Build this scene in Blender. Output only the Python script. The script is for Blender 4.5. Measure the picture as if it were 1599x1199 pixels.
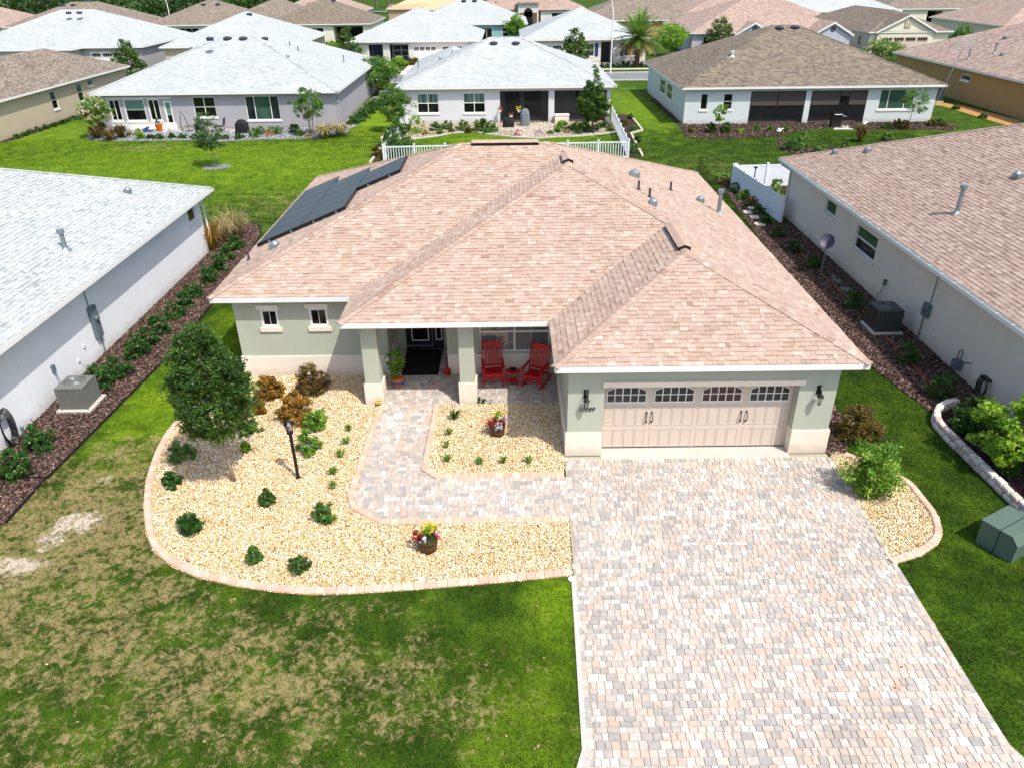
import bpy, math, random
import numpy as np
from mathutils import Vector, Matrix
# ------------------------------------------------------------------ camera, sky, sun, exposure
scene = bpy.context.scene
for o in list(bpy.data.objects): bpy.data.objects.remove(o)
COL = scene.collection
CAM_H, CAM_PITCH, CAM_ROLL, FOCAL = 11.2938, 0.5109, -0.01162, 1168.79
cd = bpy.data.cameras.new('camera'); cam = bpy.data.objects.new('camera', cd); COL.objects.link(cam)
cd.sensor_width = 36.0; cd.lens = FOCAL / 1599 * 36.0; cd.clip_start = 0.1; cd.clip_end = 3000
r_ = Vector((1, 0, 0)); u0 = Vector((0, math.sin(CAM_PITCH), math.cos(CAM_PITCH))); f_ = Vector((0, math.cos(CAM_PITCH), -math.sin(CAM_PITCH)))
cr, sr = math.cos(CAM_ROLL), math.sin(CAM_ROLL)
R2 = r_ * cr + u0 * sr; U2 = u0 * cr - r_ * sr
m = Matrix((( R2.x, U2.x, -f_.x, 0), (R2.y, U2.y, -f_.y, 0), (R2.z, U2.z, -f_.z, CAM_H), (0, 0, 0, 1)))
cam.matrix_world = m
scene.camera = cam
world = bpy.data.worlds.new('World'); scene.world = world; world.use_nodes = True
wn = world.node_tree; wn.nodes.clear()
sky = wn.nodes.new('ShaderNodeTexSky'); sky.sky_type = 'NISHITA'; sky.sun_disc = False
SUN = Vector((0.42, -0.47, 1.0)).normalized()
sky.sun_elevation = math.asin(SUN.z); sky.sun_rotation = math.atan2(SUN.x, SUN.y)
sky.air_density = 1.0; sky.dust_density = 2.2; sky.ozone_density = 1.0
bg = wn.nodes.new('ShaderNodeBackground'); bg.inputs['Strength'].default_value = 0.15
wo = wn.nodes.new('ShaderNodeOutputWorld')
wn.links.new(sky.outputs[0], bg.inputs[0]); wn.links.new(bg.outputs[0], wo.inputs[0])
sl = bpy.data.lights.new('sun', 'SUN'); sl.energy = 3.05; sl.angle = math.radians(0.9); sl.color = (1.0, 0.955, 0.89)
so = bpy.data.objects.new('sun', sl); COL.objects.link(so); so.location = (20, -20, 60)
so.rotation_euler = SUN.to_track_quat('Z', 'Y').to_euler()
scene.view_settings.view_transform = 'Standard'; scene.view_settings.look = 'None'
scene.view_settings.exposure = 0.76; scene.view_settings.gamma = 1.0
scene.render.engine = 'CYCLES'
# ------------------------------------------------------------------ materials
def srgb(h):
    h = h.lstrip('#'); v = [int(h[i:i + 2], 16) / 255 for i in (0, 2, 4)]
    return tuple((c / 12.92 if c < .04045 else ((c + .055) / 1.055) ** 2.4) for c in v)
def c4(c):
    if isinstance(c, str): c = srgb(c)
    return (c[0], c[1], c[2], 1)
class NT:
    def __init__(s, name):
        s.m = bpy.data.materials.new(name); s.m.use_nodes = True; s.t = s.m.node_tree
        s.b = s.t.nodes['Principled BSDF']; s.out = s.t.nodes['Material Output']; s._pos = None
    def n(s, kind, **kw):
        x = s.t.nodes.new(kind)
        for k, v in kw.items(): setattr(x, k, v)
        return x
    def l(s, a, b): s.t.links.new(a, b)
    def pos(s):
        if s._pos is None: s._pos = s.n('ShaderNodeNewGeometry').outputs['Position']
        return s._pos
    def math(s, op, a, b=None, c=None):
        x = s.n('ShaderNodeMath', operation=op)
        for i, v in enumerate((a, b, c)):
            if v is None: continue
            if isinstance(v, (int, float)): x.inputs[i].default_value = v
            else: s.l(v, x.inputs[i])
        return x.outputs[0]
    def noise(s, scale, detail=3, rough=.55, vec=None, dist=0):
        x = s.n('ShaderNodeTexNoise'); x.inputs['Scale'].default_value = scale; x.inputs['Detail'].default_value = detail
        x.inputs['Roughness'].default_value = rough; x.inputs['Distortion'].default_value = dist
        s.l(vec if vec is not None else s.pos(), x.inputs['Vector']); return x.outputs[0]
    def ramp(s, fac, stops, interp='LINEAR'):
        x = s.n('ShaderNodeValToRGB'); x.color_ramp.interpolation = interp; e = x.color_ramp.elements
        while len(e) > 1: e.remove(e[-1])
        e[0].position = stops[0][0]; e[0].color = c4(stops[0][1])
        for p, c in stops[1:]:
            q = e.new(p); q.color = c4(c)
        s.l(fac, x.inputs[0]); return x.outputs[0]
    def mix(s, fac, a, b, mode='MIX'):
        x = s.n('ShaderNodeMix', data_type='RGBA', blend_type=mode)
        for v, i in ((fac, 0), (a, 6), (b, 7)):
            if isinstance(v, (int, float)): x.inputs[i].default_value = v
            elif isinstance(v, (tuple, str)): x.inputs[i].default_value = c4(v)
            else: s.l(v, x.inputs[i])
        return x.outputs[2]
    def smooth(s, v, lo, hi):
        x = s.n('ShaderNodeMapRange', interpolation_type='SMOOTHSTEP'); s.l(v, x.inputs[0])
        x.inputs[1].default_value = lo; x.inputs[2].default_value = hi; return x.outputs[0]
    def bump(s, h, strength=.3, dist=.01):
        x = s.n('ShaderNodeBump'); x.inputs['Strength'].default_value = strength; x.inputs['Distance'].default_value = dist
        s.l(h, x.inputs['Height']); s.l(x.outputs[0], s.b.inputs['Normal'])
    def tint(s):
        x = s.n('ShaderNodeAttribute', attribute_name='tint'); return x.outputs['Fac']
    def done(s, col=None, rough=.7, metal=0, spec=.4):
        if col is not None:
            if isinstance(col, (tuple, str)): s.b.inputs['Base Color'].default_value = c4(col)
            else: s.l(col, s.b.inputs['Base Color'])
        s.b.inputs['Roughness'].default_value = rough; s.b.inputs['Metallic'].default_value = metal
        s.b.inputs['Specular IOR Level'].default_value = spec
        return s.m
def gray(v): return (v, v, v)
def M(name, col, rough=.7, metal=0, var=.12, scale=3., bump=0, bscale=60, spec=.4, detail=4):
    t = NT(name); f = t.noise(scale, detail)
    c = t.mix(1.0, c4(col)[:3] if not isinstance(col, str) else col, t.ramp(f, [(.25, gray(1 - var)), (.75, gray(1 + var * .0 + 0.0))]), 'MULTIPLY')
    if bump: t.bump(t.noise(bscale, 3), bump, .01)
    return t.done(c, rough, metal, spec)
def MT(name, stops, rough=.8, var=.15, scale=8., bump=0, bscale=60, interp='LINEAR', spec=.3, lowvar=None, stain=None):
    t = NT(name); c = t.ramp(t.tint(), stops, interp)
    c = t.mix(1.0, c, t.ramp(t.noise(scale, 4), [(.25, gray(1 - var)), (.75, gray(1))]), 'MULTIPLY')
    if bump: t.bump(t.noise(bscale, 3), bump, .01)
    if lowvar: c = t.mix(1.0, c, t.ramp(t.noise(lowvar[0], 4, .6), [(.3, gray(1 - lowvar[1])), (.7, gray(1))]), 'MULTIPLY')
    if stain: c = t.mix(t.math('MULTIPLY', t.smooth(t.noise(stain[0], 3), .55, .75), stain[2]), c, stain[1])
    return t.done(c, rough, 0, spec)
def MLEAF(name, stops, trans=.35, rough=.45, bias=.5):
    t = NT(name); c = t.ramp(t.tint(), stops)
    t.done(c, rough, 0, .35)
    tr = t.n('ShaderNodeBsdfTranslucent'); t.l(t.mix(.5, c, (.35, .5, .05)), tr.inputs[0])
    mx = t.n('ShaderNodeMixShader'); mx.inputs[0].default_value = trans
    t.l(t.b.outputs[0], mx.inputs[1]); t.l(tr.outputs[0], mx.inputs[2]); t.l(mx.outputs[0], t.out.inputs[0])
    return t.m
def MSHINGLEFAR(name, stops, cell=.26, row=.0555):
    # shingle courses on slopes too far away for the tabs to be told apart: flat colour of each tab
    t = NT(name)
    sep = t.n('ShaderNodeSeparateXYZ'); t.l(t.pos(), sep.inputs[0])
    r = t.math('FLOOR', t.math('DIVIDE', sep.outputs[2], row))
    s = t.math('ADD', sep.outputs[0], sep.outputs[1])
    cc = t.math('FLOOR', t.math('ADD', t.math('DIVIDE', s, cell), t.math('MULTIPLY', r, .377)))
    cb = t.n('ShaderNodeCombineXYZ'); t.l(r, cb.inputs[0]); t.l(cc, cb.inputs[1])
    w = t.n('ShaderNodeTexWhiteNoise', noise_dimensions='2D'); t.l(cb.outputs[0], w.inputs[0])
    c = t.ramp(w.outputs[0], stops)
    c = t.mix(1.0, c, t.ramp(t.noise(.35, 4), [(.3, gray(.88)), (.7, gray(1))]), 'MULTIPLY')
    fr = t.math('FRACT', t.math('DIVIDE', sep.outputs[2], row))
    t.bump(fr, .35, .012)
    return t.done(c, .92, 0, .15)

MAT = {}
MAT['shingle_tan'] = MT('shingle_tan', [(0, '#977b69'), (.2, '#aa907e'), (.45, '#b39a89'), (.7, '#b9a291'), (.9, '#c0ab9b'), (1, '#c8b6a7')], .93, .2, 26, .5, 220, spec=.12, lowvar=(.5, .10))
MAT['shingle_rose'] = MT('shingle_rose', [(0, '#836d62'), (.2, '#9a8475'), (.45, '#a68f81'), (.7, '#b09a8b'), (1, '#bba899')], .93, .2, 26, .5, 220, spec=.12, lowvar=(.5, .10))
MAT['shingle_grey'] = MT('shingle_grey', [(0, '#8f9493'), (.2, '#a2a7a5'), (.4, '#adb1af'), (.7, '#b6b9b6'), (1, '#bfc1bd')], .93, .14, 26, .5, 220, spec=.12, lowvar=(.5, .10))
MAT['far_grey'] = MSHINGLEFAR('shingle_pale_grey', [(0, '#9a9f9d'), (.5, '#a6aaa8'), (1, '#b1b4b1')])
MAT['far_brown'] = MSHINGLEFAR('shingle_weathered_brown', [(0, '#5f554c'), (.5, '#73685b'), (1, '#877b69')])
MAT['far_taupe'] = MSHINGLEFAR('shingle_taupe', [(0, '#675b51'), (.5, '#7c7064'), (1, '#918678')])
MAT['far_rose'] = MSHINGLEFAR('shingle_rose_tan', [(0, '#867166'), (.5, '#9c877a'), (1, '#b09b8d')])
MAT['plywood'] = M('bare_plywood_sheathing', '#c2a684', .8, var=.15)
def stucco(name, col):
    # sand finish with patchy tone, soil splashed along the foot of the wall and faint rain streaks
    t = NT(name); c = t.mix(1.0, col, t.ramp(t.noise(.9, 5, .6), [(.25, gray(.90)), (.75, gray(1))]), 'MULTIPLY')
    sep = t.n('ShaderNodeSeparateXYZ'); t.l(t.pos(), sep.inputs[0])
    f = t.smooth(t.math('ADD', sep.outputs[2], t.math('MULTIPLY', t.noise(3.5, 4), -.55)), .12, -.22); c = t.mix(t.math('MULTIPLY', f, .32), c, '#8d7a64')
    mp = t.n('ShaderNodeMapping'); mp.inputs['Scale'].default_value = (3.2, 3.2, .12); t.l(t.pos(), mp.inputs[0])
    c = t.mix(t.math('MULTIPLY', t.smooth(t.noise(1.5, 4, .6, vec=mp.outputs[0]), .58, .8), .14), c, '#8c8578')
    t.bump(t.math('ADD', t.noise(90, 3), t.math('MULTIPLY', t.noise(6, 3), .8)), .35, .012); return t.done(c, .88, 0, .15)
MAT['sage'] = stucco('sage_green_stucco', '#adb09f')
MAT['skirt'] = stucco('cream_stucco', '#e3d7c6')
MAT['white_stucco'] = stucco('white_stucco', '#e3e4e4')
MAT['cb_stucco'] = stucco('pale_grey_stucco', '#cfd0d0')
MAT['grey_stucco'] = stucco('mid_grey_stucco', '#a3a1a3')
MAT['beige_stucco'] = stucco('beige_stucco', '#ddd3c4')
MAT['tan_stucco'] = stucco('tan_stucco', '#ae8c5c')
MAT['khaki_stucco'] = stucco('khaki_stucco', '#b9ac92')
MAT['mint_stucco'] = stucco('pale_mint_stucco', '#c9d0cc')
MAT['teal_stucco'] = stucco('teal_stucco', '#8fb4b8')
MAT['lilac_stucco'] = stucco('lilac_grey_stucco', '#b4b3bf')
MAT['cream_stucco'] = stucco('pale_cream_stucco', '#dcd4bf')
MAT['far_white'] = stucco('warm_white_stucco', '#d2cdc6')
MAT['white'] = M('white_painted_trim', '#dddbd6', .5, var=.06, spec=.4)
MAT['vinyl'] = M('white_vinyl', '#dfe2e6', .4, var=.05, spec=.45)
MAT['offwhite'] = M('off_white_soffit', '#c9c5bd', .7, var=.06)
MAT['door_beige'] = M('beige_garage_door_steel', '#c5b4a5', .55, var=.05, bump=.05, bscale=40)
MAT['black'] = M('black_painted_iron', '#0e0e10', .4, var=.2, spec=.5)
MAT['black_matte'] = M('black_rubber', '#0b0a0b', .9, var=.2)
MAT['charcoal_door'] = M('charcoal_door_paint', '#17191b', .35, var=.1, spec=.5)
MAT['red'] = M('red_painted_wood', '#b80a10', .45, var=.12, scale=6, spec=.45)
MAT['grey_metal'] = M('grey_painted_metal', '#5d6c72', .5, var=.15, metal=.0, spec=.5)
MAT['galv'] = M('galvanised_metal', '#8f999b', .4, var=.2, metal=.6, spec=.5)
MAT['pvc'] = M('white_pvc_pipe', '#cfd0cc', .4, var=.05)
MAT['lead'] = M('dark_vent_pipe', '#3b3a4d', .5, var=.1)
MAT['ac_dark'] = M('charcoal_condenser_steel', '#3e3f40', .5, var=.12, spec=.5)
MAT['ac_grey'] = M('grey_condenser_steel', '#6c6c67', .5, var=.12, spec=.5)
MAT['concrete'] = M('pale_concrete', '#b9b4aa', .85, var=.12, scale=2, bump=.2, bscale=60)
MAT['patio'] = M('patio_concrete', '#cdbfb2', .85, var=.1, scale=1.5)
MAT['asphalt'] = M('asphalt', '#75777a', .9, var=.15, scale=.6, bump=.2, bscale=80)
MAT['green_box'] = M('green_painted_steel', '#54675a', .5, var=.12, scale=2, spec=.45)
MAT['solar'] = None
MAT['terracotta'] = M('terracotta', '#b0633a', .7, var=.15)
MAT['barrel'] = M('stained_barrel_wood', '#5d3d28', .6, var=.3, scale=14, bump=.2, bscale=30)
MAT['blue_fabric'] = M('blue_fabric', '#35507d', .8)
MAT['cover_grey'] = M('grey_canvas_cover', '#6f7478', .8, var=.15, bump=.4, bscale=9)
MAT['cover_black'] = M('black_canvas_cover', '#141518', .75, var=.2, bump=.4, bscale=9)
MAT['navy'] = M('navy_shutter_paint', '#1f3a66', .5)
MAT['blue'] = M('blue_shutter_paint', '#3f6f9e', .5)
MAT['screen'] = M('dark_insect_screen', '#121315', .6, var=.25, scale=1.2)
MAT['shade_brown'] = M('brown_roller_shade', '#494341', .8, var=.06)
MAT['shade_green'] = M('green_tinted_blind', '#5f8273', .6, var=.08)
MAT['bark'] = M('grey_brown_bark', '#6d5e4f', .9, var=.35, scale=9, bump=.6, bscale=24)
MAT['bark_pale'] = M('pale_bark', '#9a8a76', .9, var=.25, scale=9, bump=.5, bscale=24)
MAT['palm_bark'] = M('palm_bark', '#7c5c42', .9, var=.4, scale=6, bump=.7, bscale=14)
MAT['soil'] = M('potting_soil', '#2b2019', .95, var=.3, scale=20)
MAT['stone_wall'] = MT('tumbled_wall_block', [(0, '#b9a598'), (.5, '#d2c4b9'), (1, '#e4dcd4')], .9, .2, 14, .6, 50)
MAT['edging'] = MT('pink_stamped_concrete', [(0, '#c39c86'), (.5, '#d0ab95'), (1, '#dbbba6')], .85, .1, 10, .3, 80)
MAT['rock'] = MT('bed_rock', [(0, '#a5947f'), (1, '#d8cbb8')], .9, .2, 10, .5, 40)
MAT['paver'] = MT('tumbled_paver', [(0, '#a9a49d'), (.12, '#b1aba3'), (.25, '#bab1a7'), (.4, '#c5b8aa'), (.55, '#ccc0b3'), (.68, '#caaf9d'), (.78, '#c7bcb0'), (.9, '#d0c8be'), (1, '#d8d1c8')], .88, .3, 11, .35, 70, spec=.2, lowvar=(.45, .14), stain=(.6, '#b59a80', .3))
MAT['joint'] = M('joint_sand', '#a59a8a', .95, var=.2, scale=10)
MAT['gravel'] = MT('golden_river_gravel', [(0, '#7d5630'), (.08, '#b08552'), (.28, '#d6b27a'), (.48, '#e3ca9b'), (.7, '#ecdcb8'), (.88, '#f0e8d6'), (1, '#d4cec2')], .8, .12, 30, .2, 90)
MAT['gravel_bed'] = M('gravel_fines', '#d0ae78', .95, var=.3, scale=30, bump=.6, bscale=60)
MAT['mulch'] = MT('brown_bark_mulch', [(0, '#34241f'), (.4, '#584239'), (.75, '#7b6155'), (1, '#a08778')], .95, .2, 20)
MAT['mulch_bed'] = M('mulch_fines', '#3b2721', .98, var=.5, scale=14, bump=.7, bscale=40)
MAT['mulch_plum'] = MT('plum_dyed_mulch', [(0, '#2d1c20'), (.6, '#4d353b'), (1, '#6d545a')], .95, .2, 20)
MAT['mulch_plum_bed'] = M('plum_mulch_fines', '#3a262b', .98, var=.5, scale=14, bump=.7, bscale=40)
MAT['grey_stone'] = MT('grey_gravel', [(0, '#77797e'), (.5, '#9a9ca0'), (1, '#bcbdc0')], .9, .1, 20)
MAT['grey_stone_bed'] = M('grey_gravel_fines', '#8a8b8f', .95, var=.4, scale=9, bump=.5, bscale=30)
MAT['tan_stone_bed'] = M('tan_pebble_bed', '#a89274', .95, var=.5, scale=6, bump=.5, bscale=20)
MAT['orange_stone_bed'] = M('orange_gravel_bed', '#b98a4f', .95, var=.4, scale=6, bump=.5, bscale=20)
MAT['leaf_oak'] = MLEAF('oak_leaf', [(0, '#1d3413'), (.45, '#30501c'), (.8, '#4c6e26'), (1, '#7d9440')])
MAT['leaf_dark'] = MLEAF('dark_shrub_leaf', [(0, '#16320f'), (.5, '#26511a'), (.85, '#3d6d22'), (1, '#6b9136')], .3, .35)
MAT['leaf_mid'] = MLEAF('mid_green_leaf', [(0, '#28491a'), (.5, '#42702a'), (1, '#7c9c42')])
MAT['leaf_lime'] = MLEAF('lime_green_leaf', [(0, '#456f16'), (.5, '#6f9c22'), (1, '#aac63c')], .4)
MAT['leaf_fern'] = MLEAF('fern_green_leaf', [(0, '#31581a'), (.45, '#578a24'), (.8, '#86a83a'), (1, '#b0c25a')], .4)
MAT['leaf_copper'] = MLEAF('copper_leaf', [(0, '#4f3a12'), (.35, '#7c5a1a'), (.7, '#a9742a'), (1, '#b99a4a')], .3)
MAT['leaf_bronze'] = MLEAF('bronze_leaf', [(0, '#3a2a16'), (.4, '#59401e'), (.8, '#6e6426'), (1, '#8c5a3a')], .25)
MAT['leaf_far'] = MLEAF('far_tree_leaf', [(0, '#20361a'), (.5, '#36552a'), (1, '#5f7f3c')], .25)
MAT['leaf_palm'] = MLEAF('palm_frond_leaf', [(0, '#6f5a34'), (.22, '#8a7442'), (.3, '#4f6a30'), (.7, '#60803a'), (1, '#8aa452')], .25)
MAT['leaf_bloomtree'] = MLEAF('pink_blossom_leaf', [(0, '#3f6a22'), (.55, '#66913a'), (.72, '#8caa50'), (.76, '#d9a9a2'), (1, '#e8c6c0')], .35)
MAT['grass_dry'] = MLEAF('dry_ornamental_grass', [(0, '#7a6a42'), (.5, '#a58f62'), (1, '#cdbb8e')], .3, .6)
MAT['grass_lily'] = MLEAF('daylily_leaf', [(0, '#31581b'), (.5, '#4d7e25'), (1, '#86a840')], .3)
for n_, a_, b_ in (('petal_red', '#7a0714', '#b3172a'), ('petal_white', '#c9b8d8', '#ece6ee'), ('petal_yellow', '#d5b417', '#f0d83c'), ('petal_pink', '#c42a6a', '#e05a94'), ('petal_violet', '#8f6fb5', '#b79ad2'), ('petal_orange', '#c96a15', '#e08a2a')):
    MAT[n_] = MLEAF(n_, [(0, a_), (1, b_)], .3)
def glass_dark(name, a, b, scale=(.6, .6, .6)):
    t = NT(name); mp = t.n('ShaderNodeMapping'); mp.inputs['Scale'].default_value = scale; t.l(t.pos(), mp.inputs[0])
    c = t.ramp(t.noise(1.6, 4, vec=mp.outputs[0]), [(.35, a), (.65, b)])
    return t.done(c, .06, 0, .6)
MAT['glass'] = glass_dark('dark_window_glass', '#07090a', '#15191b')
MAT['glass_green'] = glass_dark('green_tinted_glass', '#2f4a40', '#3c5a4e')
MAT['glass_mid'] = glass_dark('bluish_window_glass', '#161d22', '#2b363c')
MAT['glass_curtain'] = glass_dark('glass_over_curtain', '#1e3631', '#7e978f', (9, 9, .2))
MAT['glass_maroon'] = glass_dark('maroon_tinted_glass', '#2b0f10', '#45191a')
def clear_glass():
    t = NT('clear_window_glass'); gl = t.n('ShaderNodeBsdfGlossy'); gl.inputs['Roughness'].default_value = .03
    tr = t.n('ShaderNodeBsdfTransparent'); lw = t.n('ShaderNodeFresnel'); lw.inputs[0].default_value = 1.5
    mx = t.n('ShaderNodeMixShader'); t.l(t.math('ADD', lw.outputs[0], .05), mx.inputs[0])
    t.l(tr.outputs[0], mx.inputs[1]); t.l(gl.outputs[0], mx.inputs[2]); t.l(mx.outputs[0], t.out.inputs[0]); return t.m
MAT['clear'] = clear_glass()
def screen_mesh():
    t = NT('insect_screen_mesh'); t.done('#0d0e10', .8)
    tr = t.n('ShaderNodeBsdfTransparent'); mx = t.n('ShaderNodeMixShader'); mx.inputs[0].default_value = .62
    t.l(tr.outputs[0], mx.inputs[1]); t.l(t.b.outputs[0], mx.inputs[2]); t.l(mx.outputs[0], t.out.inputs[0]); return t.m
MAT['mesh'] = screen_mesh()
def solar():
    t = NT('black_solar_cells'); sep = t.n('ShaderNodeSeparateXYZ'); t.l(t.pos(), sep.inputs[0])
    fx = t.math('FRACT', t.math('MULTIPLY', sep.outputs[0], 6.6)); fy = t.math('FRACT', t.math('MULTIPLY', sep.outputs[1], 6.2))
    g = t.math('MAXIMUM', t.math('GREATER_THAN', fx, .93), t.math('GREATER_THAN', fy, .93))
    return t.done(t.mix(g, '#0b0e11', '#191f24'), .38, 0, .6)
MAT['solar'] = solar()

# lawn colour: fresh green, with the worn and sandy patches where the photograph has them
DRY = [(-10.2, 13.6, 3.0, 3.4, 1.0), (-9.0, 10.6, 4.4, 2.6, .8), (-5.0, 9.3, 4.0, 1.9, .75), (-1.9, 8.9, 2.2, 1.2, .62), (-3.6, 9.9, 1.6, .8, .3),
       (-10.2, 16.6, 1.3, 1.1, .75), (-6.6, 43.5, 3.2, 1.3, .8), (-11.5, 40.5, 4.5, 3.5, .5), (-16, 38.5, 5, 2.6, .45), (12.8, 47.5, 3.5, 4, .4),
       (9.9, 43.5, 2.2, 5.5, .35), (-26, 55.5, 3, 1.6, .6), (9.6, 8.4, 1.2, 1.2, .35), (0.9, 8.6, .5, 1.5, .25), (-7.5, 7.6, 5, 1.4, .55)]
SAND = [(-10.35, 15.35, .35, .25, .8), (-10.15, 13.75, .75, .5, 1.), (-10.5, 13.1, .4, .6, .9), (-10.8, 12.3, .75, .45, 1.), (-11.2, 11.7, .5, .5, .9), (-10.0, 11.6, .35, .2, .3), (-11.3, 11.2, .3, .7, 1.), (-10.9, 10.6, .5, .3, .8), (-9.1, 12.6, .3, .3, .5), (-5.9, 43.8, 1.4, .7, .8)]
LIME = [(-10.2, 19.5, 1.7, 3.2, .9), (.7, 11., .5, 1.2, .8), (.2, 8.2, 1.2, 2., .35), (-20, 50, 22, 9, .7), (0, 57, 9, 4, .7), (11.5, 70, 2.5, 12, .6), (-11, 66, 3, 10, .8), (-34, 60, 8, 8, .6), (-9.4, 24, 1.5, 5, .7)]
def lawn_nodes(t):
    sep = t.n('ShaderNodeSeparateXYZ'); t.l(t.pos(), sep.inputs[0]); X, Y = sep.outputs[0], sep.outputs[1]
    wob = t.math('MULTIPLY', t.math('SUBTRACT', t.noise(1.3, 4, .6), .5), 2.2)
    def blob(L):
        acc = None
        for (x, y, rx, ry, s) in L:
            dx = t.math('DIVIDE', t.math('SUBTRACT', X, x), rx); dy = t.math('DIVIDE', t.math('SUBTRACT', Y, y), ry)
            d = t.math('SQRT', t.math('ADD', t.math('MULTIPLY', dx, dx), t.math('MULTIPLY', dy, dy)))
            v = t.math('MULTIPLY', t.smooth(t.math('ADD', d, wob), 1.5, .3), s)
            acc = v if acc is None else t.math('MAXIMUM', acc, v)
        return acc
    n1 = t.noise(.9, 4, .6); n2 = t.noise(7.5, 5, .7, dist=.6); n3 = t.noise(34, 3, .7)
    base = t.ramp(n1, [(.3, '#2b430e'), (.5, '#3c5612'), (.7, '#557019')])
    lime = t.mix(t.smooth(n1, .3, .7), '#6a8c18', '#84a020')
    base = t.mix(blob(LIME), base, lime)
    base = t.mix(1.0, base, t.ramp(t.noise(3.1, 4, .65), [(.3, gray(.72)), (.65, gray(1.08))]), 'MULTIPLY')
    fine = t.ramp(t.math('ADD', t.math('MULTIPLY', n2, .6), t.math('MULTIPLY', n3, .4)), [(.3, gray(.5)), (.6, gray(1.0)), (.75, gray(1.35))])
    base = t.mix(1.0, base, fine, 'MULTIPLY')
    straw = t.mix(n3, '#7f7248', '#ad9a70')
    dm = blob(DRY)
    nf = t.math('ADD', t.math('MULTIPLY', t.noise(6.0, 6, .72, dist=.8), .75), t.math('MULTIPLY', t.noise(1.6, 3), .25))
    amt = t.smooth(t.math('ADD', nf, t.math('MULTIPLY', dm, .20)), .58, .74)
    base = t.mix(t.math('MULTIPLY', amt, .78), base, straw)
    sand = t.mix(n3, '#b3a492', '#cfc4b8')
    sm = t.smooth(t.math('ADD', t.math('MULTIPLY', blob(SAND), .8), t.math('MULTIPLY', t.math('SUBTRACT', t.noise(4.2, 6, .75, dist=1.2), .5), 2.2)), .50, .95)
    return t.mix(sm, base, sand), n3, sm
def lawn_mat():
    t = NT('lawn_turf'); c, n3, sm = lawn_nodes(t); t.bump(n3, .7, .03); return t.done(c, .95, 0, .1)
def blade_mat():
    t = NT('grass_blade'); c, n3, sm = lawn_nodes(t)
    c = t.mix(1.0, c, t.ramp(t.tint(), [(0, gray(.75)), (1, gray(1.5))]), 'MULTIPLY'); t.done(c, .7, 0, .2)
    tr = t.n('ShaderNodeBsdfTranslucent'); t.l(c, tr.inputs[0]); mx = t.n('ShaderNodeMixShader'); mx.inputs[0].default_value = .35
    t.l(t.b.outputs[0], mx.inputs[1]); t.l(tr.outputs[0], mx.inputs[2]); t.l(mx.outputs[0], t.out.inputs[0]); return t.m
MAT['lawn'] = lawn_mat(); MAT['blade'] = blade_mat()

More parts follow.
